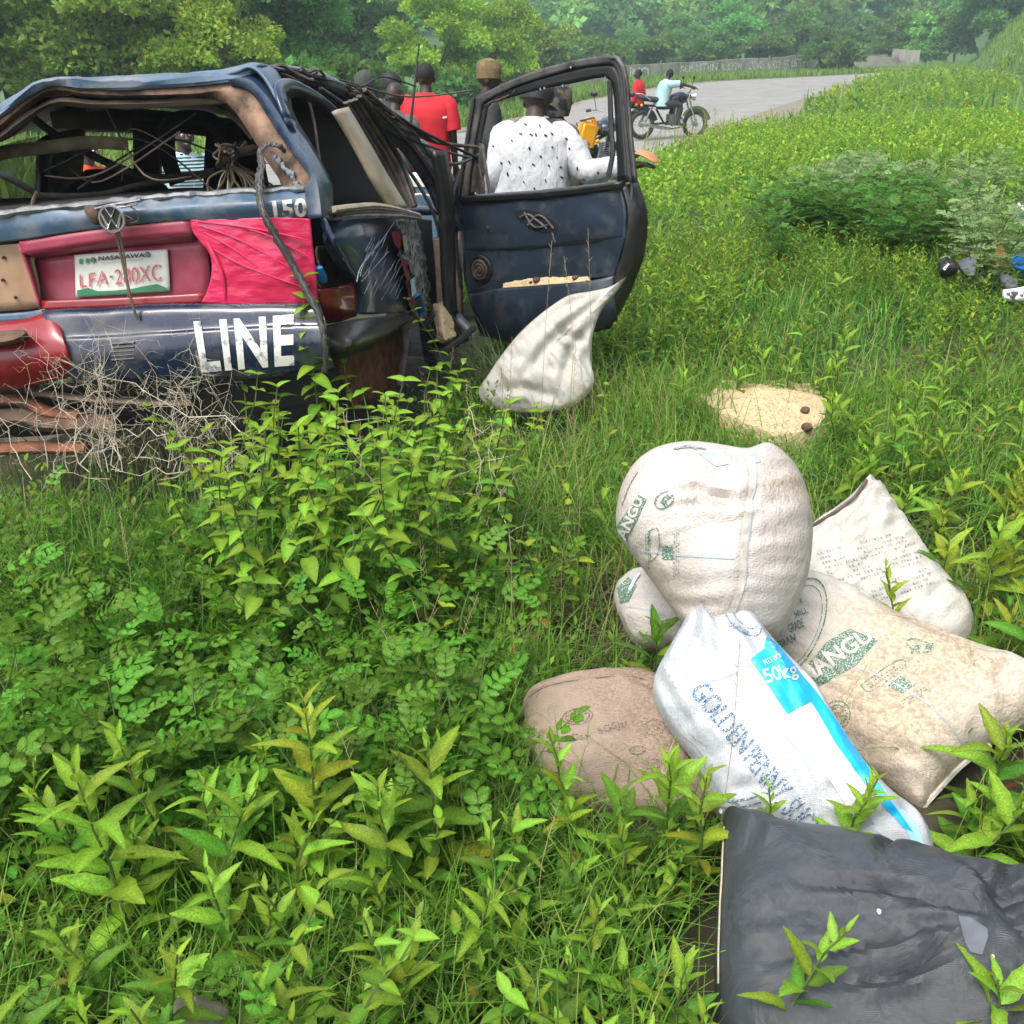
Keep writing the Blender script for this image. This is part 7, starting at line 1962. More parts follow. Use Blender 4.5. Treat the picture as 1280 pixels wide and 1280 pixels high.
def field(n, y0, y1, margin=1.35):
    """random ground points between two distances, over the width of the view and a bit more"""
    if y1 < 5: margin, n = 1.75, int(n * 1.25)
    y = y0 + (y1 - y0) * G_.uniform(size=int(n * 2)) ** (0.5 if y0 < .5 * y1 else 1)
    x = G_.uniform(-1, 1, len(y)) * (y * 0.58 + 0.35) * margin
    ok = rooted_ok(x, y)
    x, y = x[ok][:n], y[ok][:n]
    return np.stack([x, y, gz_np(x, y)], 1)

def patchy(P, s=1.6, k=0):
    return np.array([noise.noise(Vector((p[0] * s + k * 9.7, p[1] * s, k))) for p in P])

def blades(P, H, az, lean, droop, W, rows=3):
    n = len(P)
    t = np.linspace(0, 1, rows + 1)
    dirx, diry = np.cos(az), np.sin(az)
    out = np.zeros((n, (rows + 1) * 2, 3))
    for i, ti in enumerate(t):
        hor = H * (lean * ti + droop * ti ** 2.4)
        ver = H * (ti * np.sqrt(np.clip(1 - lean ** 2, .05, 1)) - .75 * droop * ti ** 2.6)
        c = P + np.stack([dirx * hor, diry * hor, ver], 1)
        w = W * (1 - .92 * ti ** 1.6) * .5
        s = np.stack([-diry * w, dirx * w, np.zeros(n)], 1)
        out[:, 2 * i] = c - s; out[:, 2 * i + 1] = c + s
    V = out.reshape(-1, 3)
    f = np.array([(2 * i, 2 * i + 1, 2 * i + 3, 2 * i + 2) for i in range(rows)])
    Fq = (f[None] + (np.arange(n) * (rows + 1) * 2)[:, None, None]).reshape(-1, 4)
    return V, Fq, out

GRASS_HUES = np.array([(.105, .27, .030), (.14, .33, .035), (.18, .37, .05), (.08, .22, .028), (.27, .34, .09)])
def grass_layer(name, n, y0, y1, h, w, label, lean=.35, droop=.5, rows=3, hue=None, dense=None, extra=None):
    P = field(n, y0, y1) if extra is None else extra
    if dense is not None:
        P = P[dense(P)]
    n = len(P)
    H = h * G_.uniform(.55, 1.35, n)
    az = G_.uniform(0, 6.28, n); ln = lean * G_.uniform(.2, 1.4, n); dr = droop * G_.uniform(.1, 1.3, n)
    V, Fq, out = blades(P, H, az, np.clip(ln, 0, .95), dr, w * G_.uniform(.6, 1.4, n), rows)
    bad = blocked(out[:, -1]) | blocked(out[:, rows]) | blocked(P)
    keep = ~bad
    out = out[keep]; n = len(out)
    hues = GRASS_HUES if hue is None else np.array(hue)
    C = hues[G_.integers(len(hues), size=n)] * G_.uniform(.75, 1.25, (n, 1))
    k = (rows + 1) * 2
    f = np.array([(2 * i, 2 * i + 1, 2 * i + 3, 2 * i + 2) for i in range(rows)])
    Fq = (f[None] + (np.arange(n) * k)[:, None, None]).reshape(-1, 4)
    o = big_mesh(name, out.reshape(-1, 3), Fq, M['grass'], np.repeat(C, k, axis=0), smooth=True)
    return tag(o, label, name.replace('_', ' ').split()[-1], kind='stuff')

def center_zone(P):          # tufts and gaps
    return patchy(P, 1.1, 2) + G_.uniform(-.5, .5, len(P)) > -.22
grass_layer('meadow_grass', 26000, .75, 2.4, .27, .0042, 'fine green grass between the foreground weeds', dense=center_zone)
grass_layer('meadow_grass', 30000, 2.2, 4.8, .30, .0055, 'long green grass round the sacks and the wreck', lean=.45, rows=3, dense=center_zone)
grass_layer('meadow_grass', 30000, 4.5, 9.5, .26, .0095, 'green grass on the verge beside the wreck', rows=2)
grass_layer('meadow_grass', 36000, 9, 24, .34, .020, 'bright grass on the bank beside the road', rows=2, hue=[(.155, .32, .035), (.19, .37, .045), (.23, .38, .06), (.12, .27, .035)])
def bank_only(P): return P[:, 0] - (4.2 + (P[:, 1] - 23) * .405) > .9
grass_layer('bank_grass', 40000, 18, 98, .62, .060, 'tall pale grass covering the rising bank at top right', rows=2, lean=.25, droop=.4, hue=[(.19, .34, .05), (.23, .37, .06), (.27, .38, .08), (.16, .30, .05)], dense=bank_only)
def under_bumper(n, y0=2.35, y1=2.98):
    x = G_.uniform(-2.2, -.28, n); y = G_.uniform(y0, y1, n)
    return np.stack([x, y, gz_np(x, y)], 1)
o = grass_layer('meadow_grass', 0, 0, 1, .40, .0065, 'tall grass right below the bumper of the wreck', rows=3, lean=.3, droop=.45, extra=under_bumper(7000), hue=[(.105, .27, .03), (.14, .33, .035), (.18, .36, .05), (.30, .34, .10), (.08, .22, .03)])
# far side of the road: strip of grass up to the wall and the trees
n = 26000
y = G_.uniform(12, 84, n); fx = np.array([far_x(a) for a in y])
x = fx - .3 - G_.uniform(0, 1, n) ** 1.5 * 24
P = np.stack([x, y, gz_np(x, y)], 1)
o = grass_layer('verge_grass', 0, 0, 1, .40, .07, 'grass strip between the road and the trees', rows=2, lean=.3, droop=.3, hue=[(.19, .31, .05), (.25, .33, .07), (.14, .26, .04)], extra=P)

# dry straw lying about
def litter(n, pts_fn, label):
    P = pts_fn(n); n = len(P)
    az = G_.uniform(0, 6.28, n); H = G_.uniform(.08, .26, n)
    P = P.copy(); P[:, 2] += G_.uniform(.0, .06, n)
    V, Fq, out = blades(P, H, az, np.full(n, .97), G_.uniform(-.1, .25, n), G_.uniform(.002, .005, n), 2)
    out = out[~(blocked(out[:, -1]) | blocked(P))]; n = len(out)
    C = np.array([(.40, .31, .17), (.28, .21, .11), (.20, .17, .12), (.33, .29, .16), (.14, .10, .06)])[G_.integers(5, size=n)] * G_.uniform(.7, 1.2, (n, 1))
    f = np.array([(0, 1, 3, 2), (2, 3, 5, 4)])
    Fq = (f[None] + (np.arange(n) * 6)[:, None, None]).reshape(-1, 4)
    tag(big_mesh('dry_straw', out.reshape(-1, 3), Fq, M['grass'], np.repeat(C, 6, axis=0)), label, 'straw', kind='stuff')
litter(16000, lambda n: field(n, .75, 4.2), 'dry straw lying under the weeds')
def tr_pts(n):
    P = field(n * 3, 3.0, 7.5); u, v = proj_np(P)
    return P[inside([(1080, 470), (1300, 400), (1300, 700), (1190, 690), (1120, 600)], u, v) | inside([(1170, 250), (1300, 240), (1300, 360), (1190, 350)], u, v)]
litter(24000, tr_pts, 'trampled dry grass right of the maize heap')

FOLD_T = (np.array([(0, 0, 0), (.23, .48, .09), (0, 1, -.16), (-.23, .48, .09)]), np.array([(0, 1, 2), (0, 2, 3)]))
# --- low leafy sprigs that cover the ground
def sprigs(name, P, H, nleaf, size, hues, label, T, wide=.5, up=.55, smooth=False, top=1.35):
    n = len(P)
    sp = np.repeat(np.arange(n), nleaf); k = np.tile(np.arange(nleaf), n); N = len(sp)
    t = (k + .5) / nleaf
    lean = G_.normal(size=(n, 2)) * .22
    axis = np.stack([lean[:, 0], lean[:, 1], np.ones(n)], 1)
    pos = P[sp] + axis[sp] * (H[sp] * (.18 + .82 * t))[:, None]
    az = k * 2.4 + (sp * 1.7) % 6.28 + G_.normal(size=N) * .3
    el = (up + .55 * t) * G_.uniform(.6, 1.2, N) - .12
    d = np.stack([np.cos(az) * np.cos(el), np.sin(az) * np.cos(el), np.sin(el)], 1)
    # leaf faces up: x axis horizontal
    x = np.stack([-np.sin(az), np.cos(az), G_.normal(size=N) * .25], 1); x -= d * (x * d).sum(1, keepdims=True); x /= np.linalg.norm(x, axis=1, keepdims=True)
    z = np.cross(x, d)
    z *= np.sign(z[:, 2:3] + 1e-9); x = np.cross(d, z)
    fr = np.stack([x, d, z], 2)
    sz = size * (1.08 - .5 * t) * G_.uniform(.65, 1.3, N)
    keep = ~(blocked(pos + d * sz[:, None]) | blocked(pos))
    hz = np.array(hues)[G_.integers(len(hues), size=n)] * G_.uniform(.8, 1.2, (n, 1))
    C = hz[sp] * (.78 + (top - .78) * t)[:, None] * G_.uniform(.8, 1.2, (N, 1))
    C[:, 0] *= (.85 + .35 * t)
    odd = G_.uniform(size=N) < .022
    C[odd] = np.array([.36, .27, .05])
    V, Fq, CC_ = scatter(T, pos[keep], fr[keep], sz[keep], C[keep])
    return tag(big_mesh(name, V, Fq, M['leaf'], CC_, smooth=smooth), label, 'ground cover', kind='stuff')

HUE_DARK = [(.085, .24, .028), (.11, .27, .028), (.07, .20, .028)]
HUE_MID = [(.085, .24, .028), (.115, .28, .030), (.07, .20, .030), (.15, .31, .035)]
HUE_LIGHT = [(.155, .33, .030), (.195, .38, .035), (.23, .39, .040), (.12, .28, .030)]
L2 = leaf_template(2, .42, .16, .22, 'lance'); L3 = leaf_template(3, .42, .16, .22, 'lance'); O2 = leaf_template(2, .55, .12, .15, 'oval'); O3 = leaf_template(3, .52, .12, .2, 'oval')
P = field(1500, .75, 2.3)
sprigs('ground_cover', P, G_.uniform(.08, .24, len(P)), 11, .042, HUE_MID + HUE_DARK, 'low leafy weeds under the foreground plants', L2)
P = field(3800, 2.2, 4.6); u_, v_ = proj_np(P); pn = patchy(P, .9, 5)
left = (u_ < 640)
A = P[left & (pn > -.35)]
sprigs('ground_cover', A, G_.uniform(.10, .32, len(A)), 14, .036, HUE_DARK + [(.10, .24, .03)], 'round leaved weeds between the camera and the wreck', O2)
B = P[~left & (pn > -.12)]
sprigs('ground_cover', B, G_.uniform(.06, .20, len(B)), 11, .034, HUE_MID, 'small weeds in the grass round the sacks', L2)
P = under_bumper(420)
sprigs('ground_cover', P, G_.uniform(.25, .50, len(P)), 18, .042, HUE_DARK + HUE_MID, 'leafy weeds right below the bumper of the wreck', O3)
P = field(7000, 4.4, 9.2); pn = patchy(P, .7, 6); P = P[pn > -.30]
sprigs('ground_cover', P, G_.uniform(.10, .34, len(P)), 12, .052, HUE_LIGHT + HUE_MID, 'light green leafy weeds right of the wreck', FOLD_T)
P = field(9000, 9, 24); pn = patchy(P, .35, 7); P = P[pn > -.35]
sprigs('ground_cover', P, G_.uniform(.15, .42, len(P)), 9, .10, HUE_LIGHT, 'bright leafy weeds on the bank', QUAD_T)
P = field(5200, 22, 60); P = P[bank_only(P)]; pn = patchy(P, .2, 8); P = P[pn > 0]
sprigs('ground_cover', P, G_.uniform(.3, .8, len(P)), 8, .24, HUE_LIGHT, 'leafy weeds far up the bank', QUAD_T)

# --- weeds as single plants
def leaf_mesh(nm, T, m):
    me = bpy.data.meshes.new(nm)
    me.from_pydata([tuple(v) for v in T[0]], [], [tuple(int(i) for i in f) for f in T[1]])
    me.polygons.foreach_set('use_smooth', [True] * len(me.polygons)); me.materials.append(m); me.update()
    return rib_tint(me, len(T[0]))
def rib_tint(me, nv, seed=0):
    # pale midrib, deeper margin
    a = me.color_attributes.new('tint', 'FLOAT_COLOR', 'POINT')
    for i in range(len(me.vertices)):
        k = 1.0 if i >= nv else (1.32 if i % 3 == 1 else .88)
        a.data[i].color = (k * 1.04, k, k, 1)
    return me
def serrate(T, amp=.05):
    V, Fq = T; V = V.copy()
    for i in range(len(V)):
        if i % 3 != 1 and (i // 3) % 2: V[i, 0] *= 1 - amp * 3
    return V, Fq
BROAD = {}
for mn in ('leafobj', 'leafyoung', 'leafolive', 'leafdry'):
    BROAD[mn] = [leaf_mesh('leaf', serrate(leaf_template(7, w, f, c, 'lance')), M[mn]) for w, f, c in [(.34, .20, .18), (.40, .14, .35), (.31, .28, .05), (.37, .16, .55), (.42, .10, .26), (.33, .24, .75)]]
OVATE = {mn: [leaf_mesh('leaf', leaf_template(6, w, f, c, 'ovate'), M[mn]) for w, f, c in [(.62, .16, .30), (.68, .10, .5), (.58, .22, .2)]] for mn in ('leafobj', 'leafyoung', 'leafolive', 'leafdry', 'leafdark')}
def compound(seed, n, L, w, mn):
    rr = np.random.default_rng(seed)
    T = leaf_template(4, w, .14, .16, 'oval')
    pos, dirs, sz = [], [], []
    for i in range(n):
        y = L * (.18 + .82 * (i + .5) / n); zc = -.35 * L * ((i + 1) / n) ** 2
        for s in (-1, 1):
            a = math.radians(rr.uniform(52, 72)) * s
            pos.append((0, y, zc)); dirs.append((math.sin(a), math.cos(a), rr.uniform(-.1, .25))); sz.append(L * .30 * rr.uniform(.85, 1.15) * (1.0 - .25 * abs(i / n - .45)))
    pos.append((0, L, -.35 * L)); dirs.append((0, 1, -.5)); sz.append(L * .33)
    pos, d = np.array(pos), np.array(dirs); d /= np.linalg.norm(d, axis=1, keepdims=True)
    x = np.cross(d, np.array([0, 0, 1.0])); x /= np.linalg.norm(x, axis=1, keepdims=True); z = np.cross(x, d)
    V, Fq, _ = scatter(T, pos, np.stack([x, d, z], 2), np.array(sz), np.zeros((len(pos), 3)))
    mb = MB(); mb.tube([(0, L * k / 5, -.35 * L * (k / 5) ** 2) for k in range(6)], [.010 * L] * 6, 4)
    b = len(V)
    me = bpy.data.meshes.new('compound_leaf')
    me.from_pydata([tuple(v) for v in V] + [tuple(v) for v in mb.v], [], [tuple(int(i) for i in f) for f in Fq] + [tuple(i + b for i in f) for f in mb.f])
    me.polygons.foreach_set('use_smooth', [True] * len(me.polygons)); me.materials.append(M[mn]); me.update()
    return rib_tint(me, len(V))
PINN = {mn: [compound(50 + i, n, 1.0, w, mn) for i, (n, w) in enumerate([(3, .62), (4, .58), (4, .66), (5, .55), (3, .7)])] for mn in ('leafdark', 'leafobj', 'leafgrey', 'shrubleaf')}

def frame_of(d, up=UP, roll=0.0):
    d = d.normalized(); x = d.cross(up)
    if x.length < 1e-4: x = Vector((1, 0, 0))
    x.normalize(); z = x.cross(d)
    m = Matrix((x, d, z)).transposed()
    return m @ Matrix.Rotation(roll, 3, 'Y')

STEMS = {}
def add_leaf(me, root, p, d, size, roll=0.0, name='leaf'):
    o = bpy.data.objects.new(name, me); COL.objects.link(o); o.parent = root
    o.matrix_basis = Matrix.LocRotScale(p, frame_of(d, UP, roll).to_quaternion(), Vector((size, size, size)))
    return o

def stem_curve(h, lean, az, bend, rr, n=7):
    pts = []
    for i in range(n + 1):
        t = i / n
        o = lean * t + bend * t * t
        pts.append(Vector((math.cos(az) * o * h + rr.uniform(-.006, .006), math.sin(az) * o * h + rr.uniform(-.006, .006), h * t * (1 - .12 * bend * t))))
    return pts
def along(pts, t):
    f = t * (len(pts) - 1); i = min(int(f), len(pts) - 2)
    return pts[i].lerp(pts[i + 1], f - i), (pts[i + 1] - pts[i]).normalized()

def broadleaf(base, h, seed, label, group, size=.085, mats=('leafobj', 'leafyoung'), name='broadleaf_weed', n=None, lean=None, low=.12):
    rr = random.Random(seed)
    root = empty(name, base, label, 'weed', group)
    pts = stem_curve(h, rr.uniform(.0, .25) if lean is None else lean[0], rr.uniform(0, 6.28) if lean is None else lean[1], rr.uniform(-.1, .2), rr)
    MB().tube(pts, [.0042 - .0026 * i / (len(pts) - 1) for i in range(len(pts))], 5).build('stem', M['stem'], root, world=False)
    n = n or max(9, int(h / .018))
    for k in range(n):
        t = low + (1 - low) * (k / (n - 1)) ** .92
        p, d = along(pts, t)
        a = k * 2.40 + seed
        el = .38 + .75 * t ** 2 + rr.uniform(-.35, .25)
        dd = Vector((math.cos(a) * math.cos(el), math.sin(a) * math.cos(el), math.sin(el))) + d * .2 * t
        s = size * (.62 + .55 * math.sin(math.pi * min(1, .15 + t * .78))) * (1 if t < .9 else .62) * rr.uniform(.8, 1.2)
        mn = mats[1] if t > rr.uniform(.45, .8) else mats[0]
        if rr.random() < .03: mn = 'leafolive'
        if t < .35 and rr.random() < .06: mn = 'leafdry'
        add_leaf(rr.choice(BROAD[mn]), root, p, dd, s, rr.uniform(-.5, .5))
    return root

def pinnate(base, h, seed, label, group, size=.11, mn='leafdark', name='pinnate_weed', branches=3, per=6):
    rr = random.Random(seed)
    root = empty(name, base, label, 'weed', group)
    for b in range(branches):
        hh = h * rr.uniform(.7, 1.05)
        az = rr.uniform(0, 6.28)
        pts = stem_curve(hh, rr.uniform(.1, .5), az, rr.uniform(.0, .35), rr)
        MB().tube(pts, [.0036 - .0022 * i / (len(pts) - 1) for i in range(len(pts))], 5).build('stem', M['stem'], root, world=False)
        for k in range(per):
            t = .30 + .70 * k / (per - 1)
            p, d = along(pts, t)
            a = k * 2.4 + b + seed
            el = .15 + .6 * t + rr.uniform(-.25, .25)
            dd = Vector((math.cos(a) * math.cos(el), math.sin(a) * math.cos(el), math.sin(el)))
            add_leaf(rr.choice(PINN[mn]), root, p, dd, size * rr.uniform(.75, 1.25) * (1 if t < .85 else .8), rr.uniform(-.4, .4), 'compound_leaf')
    return root

def nettle(base, h, seed, label, group, size=.055, mats=('leafobj', 'leafyoung'), name='nettle_weed', lean=(.1, 0), gap=.045, bend=.1, low=.1):
    rr = random.Random(seed)
    root = empty(name, base, label, 'weed', group)
    pts = stem_curve(h, lean[0], lean[1], bend, rr, 9)
    MB().tube(pts, [.0045 - .0028 * i / (len(pts) - 1) for i in range(len(pts))], 5).build('stem', M['stem'], root, world=False)
    n = int(h * (1 - low) / gap)
    for k in range(n):
        t = low + (1 - low) * k / max(1, n - 1)
        p, d = along(pts, t)
        for s in (0, math.pi):
            a = (k % 2) * math.pi / 2 + s + seed + rr.uniform(-.3, .3)
            el = rr.uniform(-.35, .25) + .5 * t ** 4
            dd = Vector((math.cos(a) * math.cos(el), math.sin(a) * math.cos(el), math.sin(el)))
            mn = mats[1] if rr.random() < t else mats[0]
            if t < .4 and rr.random() < .10: mn = rr.choice(['leafolive', 'leafdry'])
            add_leaf(rr.choice(OVATE[mn]), root, p, dd, size * (1.15 - .5 * t) * rr.uniform(.75, 1.2), rr.uniform(-.3, .3))
    return root

def base_under(u, v, h):
    """foot of a plant whose top, h above ground, shows at pixel (u, v)"""
    d = ray(u, v); o = Vector((0, 0, CAMZ)); t = .5
    while t < 60:
        p = o + d * t
        if p.z <= ground_z(p.x, p.y) + h: return Vector((p.x, p.y, ground_z(p.x, p.y)))
        t += .02
    return None

def sample_zone(poly, n, mind, rr, free=True, hr=(.2, .4)):
    out = []
    us = [p[0] for p in poly]; vs = [p[1] for p in poly]
    tries = 0
    while len(out) < n and tries < n * 60:
        tries += 1
        u, v = rr.uniform(min(us), max(us)), rr.uniform(min(vs), max(vs))
        if not inside(poly, np.array([u]), np.array([v]))[0]: continue
        if any((u - a) ** 2 + (v - b) ** 2 < mind ** 2 for a, b, *_ in out): continue
        h = rr.uniform(*hr)
        b = base_under(u, v, h)
        if b is None or not rooted_ok(np.array([b.x]), np.array([b.y]))[0]: continue
        if free:
            T = np.array([[b.x, b.y, b.z + h * q] for q in (0.5, .8, 1.0)] + [[b.x + .05, b.y, b.z + h * .8], [b.x - .05, b.y, b.z + h * .8]])
            if blocked(T).any(): continue
        out.append((u, v, h, b))
    return out
W_ = random.Random(77)
# hand placed, individually recognisable ones: kind, top pixel, height, label
broadleaf(base_under(378, 885, .52), .52, 3, 'tall yellow green weed with an upright stem in the middle of the foreground', None, size=.085, mats=('leafyoung', 'leafolive'), n=30, lean=(.05, 1.2))
broadleaf(base_under(128, 985, .46), .46, 5, 'bright light green weed with large leaves, left foreground', None, size=.105, mats=('leafyoung', 'leafyoung'), n=24, lean=(.1, 2.5))
broadleaf(base_under(205, 1010, .40), .40, 6, 'light green weed leaning right beside the large leaved one, left foreground', None, size=.10, mats=('leafobj', 'leafyoung'), n=22, lean=(.25, .3))
broadleaf(base_under(475, 985, .40), .40, 8, 'weed with three pointed leaves on top, right of the tall yellow green one', None, size=.095, mats=('leafobj', 'leafyoung'), n=20)
broadleaf(base_under(548, 940, .40), .40, 9, 'fresh green weed with a spiky tip left of the burlap sack', None, size=.10, mats=('leafobj', 'leafyoung'), n=20)
broadleaf(base_under(735, 935, .36), .36, 10, 'feathery upright weed in front of the middle of the burlap sack', None, size=.058, mats=('leafyoung', 'leafyoung'), n=22)
broadleaf(base_under(792, 975, .30), .30, 12, 'weed with one very large leaf in front of the burlap sack', None, size=.09, mats=('leafobj', 'leafobj'), n=12)
broadleaf(base_under(848, 925, .36), .36, 13, 'pale weed between the burlap sack and the sugar sack', None, size=.085, mats=('leafobj', 'leafyoung'), n=22)
broadleaf(base_under(885, 955, .36), .36, 14, 'yellow leaved weed at the left edge of the sugar sack', None, size=.075, mats=('leafolive', 'leafyoung'), n=16)
broadleaf(base_under(1053, 972, .34), .34, 15, 'stout bright weed rising in front of the white sugar sack', None, size=.058, mats=('leafyoung', 'leafyoung'), n=22, lean=(.02, 0), low=.5)
broadleaf(base_under(982, 990, .30), .30, 16, 'small weed in front of the lower left part of the sugar sack', None, size=.046, mats=('leafobj', 'leafyoung'), n=16, low=.5)
broadleaf(base_under(955, 1172, .36), .36, 17, 'weed bending over the left part of the black sack', None, size=.07, mats=('leafobj', 'leafyoung'), n=15, lean=(.28, .1), low=.45)
broadleaf(base_under(1252, 1222, .30), .30, 18, 'yellowish weed over the lower right corner of the black sack', None, size=.085, mats=('leafolive', 'leafyoung'), n=16, low=.4)
broadleaf(base_under(1160, 722, .40), .40, 19, 'slender pale weed in front of the plain white sack', None, size=.062, mats=('leafyoung', 'leafolive'), n=20, low=.4, lean=(.15, 2.6))
broadleaf(base_under(1250, 640, .40), .40, 20, 'large leaved yellow green weed right of the plain white sack', None, size=.11, mats=('leafolive', 'leafyoung'), n=22)
broadleaf(base_under(1262, 905, .28), .28, 21, 'round leaved bright weed at the lower right of the big printed sack', None, size=.10, mats=('leafobj', 'leafyoung'), n=18)
broadleaf(base_under(1190, 1050, .22), .22, 22, 'spreading fern like weed between sugar sack and black sack', None, size=.10, mats=('leafyoung', 'leafyoung'), n=14, lean=(.8, .5))
broadleaf(base_under(812, 775, .30), .30, 24, 'withering weed with yellow and green leaves in front of the sack under the round one', None, size=.10, mats=('leafolive', 'leafobj'), n=14)
nettle(base_under(388, 352, .98), .98, 31, 'tall nettle like weed in front of the word on the bumper', None, size=.082, lean=(.02, 2), gap=.030, low=.05)
nettle(base_under(428, 500, .66), .66, 32, 'leaning nettle like weed below the right lamp of the wreck', None, size=.075, lean=(.1, 0), gap=.032)
nettle(base_under(508, 455, .66), .66, 33, 'pale nettle like weed below the crumpled rear corner', None, size=.068, lean=(.2, .3), gap=.034)
nettle(base_under(598, 368, .72), .72, 34, 'thin arching creeper with paired leaves in front of the open door', None, size=.058, lean=(-.25, .6), gap=.04, bend=-.2, low=.2)
nettle(base_under(305, 520, .60), .60, 35, 'bushy green nettle like weed left of the tall one', None, size=.08, lean=(.05, 1), gap=.028)
nettle(base_under(350, 540, .58), .58, 36, 'bushy weed with yellow lower leaves below the word on the bumper', None, size=.085, lean=(.05, 1), gap=.03, mats=('leafolive', 'leafyoung'))
nettle(base_under(700, 560, .42), .42, 37, 'heart leaved creeper leaning right in the long grass left of the round sack', None, size=.06, lean=(.5, .2), gap=.06, bend=.2)

Z = [
 # poly, n, min px, heights, kind, size, mats, group, label
 ([(-110, 960), (330, 930), (330, 1330), (-110, 1330)], 26, 52, (.24, .44), 'broad', .066, ('leafobj', 'leafyoung'), 'weeds in the left foreground', 'light green broadleaf weed, bottom left foreground'),
 ([(330, 930), (640, 900), (640, 1330), (330, 1330)], 22, 52, (.20, .36), 'broad', .060, ('leafobj', 'leafyoung'), 'weeds in the middle foreground', 'green broadleaf weed, middle of the foreground'),
 ([(640, 970), (900, 1000), (905, 1330), (640, 1330)], 24, 44, (.14, .26), 'broad', .062, ('leafobj', 'leafyoung'), 'weeds left of the black sack', 'broadleaf weed between burlap sack and black sack'),
 ([(1150, 560), (1330, 560), (1330, 820), (1225, 800), (1170, 700)], 14, 40, (.2, .4), 'broad', .085, ('leafobj', 'leafolive'), 'weeds right of the sacks', 'yellow green broadleaf weed right of the sacks'),
 ([(1190, 920), (1330, 880), (1330, 1090), (1180, 1070)], 10, 36, (.1, .24), 'broad', .08, ('leafobj', 'leafyoung'), 'weeds above the black sack', 'low broadleaf weed above the black sack'),
 ([(830, 330), (1060, 330), (1060, 470), (1290, 400), (1290, 540), (1050, 560), (1045, 470), (850, 470)], 46, 26, (.18, .36), 'broad', .075, ('leafobj', 'leafyoung'), 'weeds behind the maize heap', 'light green weed behind the maize heap'),
 ([(1040, 470), (1180, 480), (1180, 600), (1090, 600), (1030, 560)], 12, 30, (.2, .4), 'broad', .08, ('leafobj', 'leafyoung'), 'weeds right of the maize heap', 'upright leafy weed right of the maize heap'),
 ([(780, 240), (950, 200), (950, 330), (800, 420)], 34, 20, (.2, .36), 'broad', .075, ('leafyoung', 'leafyoung'), 'weeds right of the open door', 'bright green weed right of the car door'),
 ([(-150, 620), (300, 590), (330, 930), (-150, 960)], 52, 36, (.26, .48), 'pinn', .115, 'leafdark', 'round leaved weeds at the left', 'round leaved weed, left half below the wreck'),
 ([(300, 600), (600, 540), (640, 900), (330, 920)], 44, 36, (.24, .46), 'pinn', .10, 'leafdark', 'round leaved weeds in the middle', 'round leaved weed, centre left of the sacks'),
 ([(300, 490), (620, 460), (620, 600), (300, 640)], 30, 26, (.42, .66), 'nettle', .062, ('leafobj', 'leafyoung'), 'nettle like weeds in front of the wreck', 'nettle like weed below the wreck rear'),
 ([(540, 500), (760, 470), (760, 700), (560, 760)], 16, 42, (.25, .42), 'nettle', .05, ('leafobj', 'leafolive'), 'creepers in the long grass', 'pale creeper left of the round sack'),
 ([(968, 232), (1010, 200), (1070, 186), (1130, 190), (1168, 215), (1172, 246), (960, 250)], 52, 9, (.40, .62), 'pinn6', .14, 'mix', 'shrub stems on the bank', 'dark feathery shrub stem on the right bank'),
 ([(1190, 190), (1300, 170), (1300, 255), (1200, 255)], 12, 18, (.4, .7), 'pinn6', .12, 'leafgrey', 'paler shrub stems at the right edge', 'pale feathery shrub stem at right edge'),
]
Z.append(([(225, 486), (400, 470), (570, 452), (600, 560), (250, 575)], 40, 17, (.55, .80), 'nettle', .068, ('leafobj', 'leafyoung'), 'tall weeds below the bumper', 'tall paired leaf weed below the bumper'))
sd_n = 100
def where(poly, u, v):
    us = [p[0] for p in poly]; vs = [p[1] for p in poly]
    a = (max(0, u) - max(0, min(us))) / (min(1280, max(us)) - max(0, min(us)) + 1e-6); b = (v - min(vs)) / (min(1280, max(vs)) - min(vs))
    h = ['far left', 'left', 'right', 'far right'][max(0, min(3, int(a * 4)))]
    return ', ' + ['upper ', 'mid ', 'lower '][max(0, min(2, int(b * 3)))] + h + ' of its patch'
for poly, n, md, hr, kind, size, mats_, group, label in Z:
    base_label = label
    for (u, v, h, b) in sample_zone(poly, n, md, W_, hr=hr):
        sd_n += 1
        label = base_label + where(poly, u, v)
        if kind == 'broad' and 'foreground' in group and W_.random() < .45:
            if W_.random() < .5: nettle(b, h, sd_n, label.replace('broadleaf weed', 'weed with paired leaves'), group + ', paired leaves', size=.05, mats=mats_, lean=(W_.uniform(0, .5), W_.uniform(0, 6.28)), gap=.034)
            else: pinnate(b, h * .9, sd_n, label.replace('broadleaf weed', 'weed with feathery leaves'), group + ', feathery leaves', size=.095, mn='leafobj')
        elif kind == 'broad': broadleaf(b, h, sd_n, label, group, size=size * W_.uniform(.8, 1.2), mats=mats_)
        elif kind == 'pinn': pinnate(b, h, sd_n, label, group, size=size * W_.uniform(.8, 1.2), mn=W_.choice(['leafdark', 'leafdark', 'leafobj']))
        elif kind == 'pinn6': pinnate(b, h, sd_n, label, group, size=size, mn=mats_ if mats_ != 'mix' else ('leafgrey' if v < 213 else 'shrubleaf'), branches=6, per=11)
        else: nettle(b, h, sd_n, label, group, size=size, mats=mats_, lean=(W_.uniform(0, .4), W_.uniform(0, 6.28)))

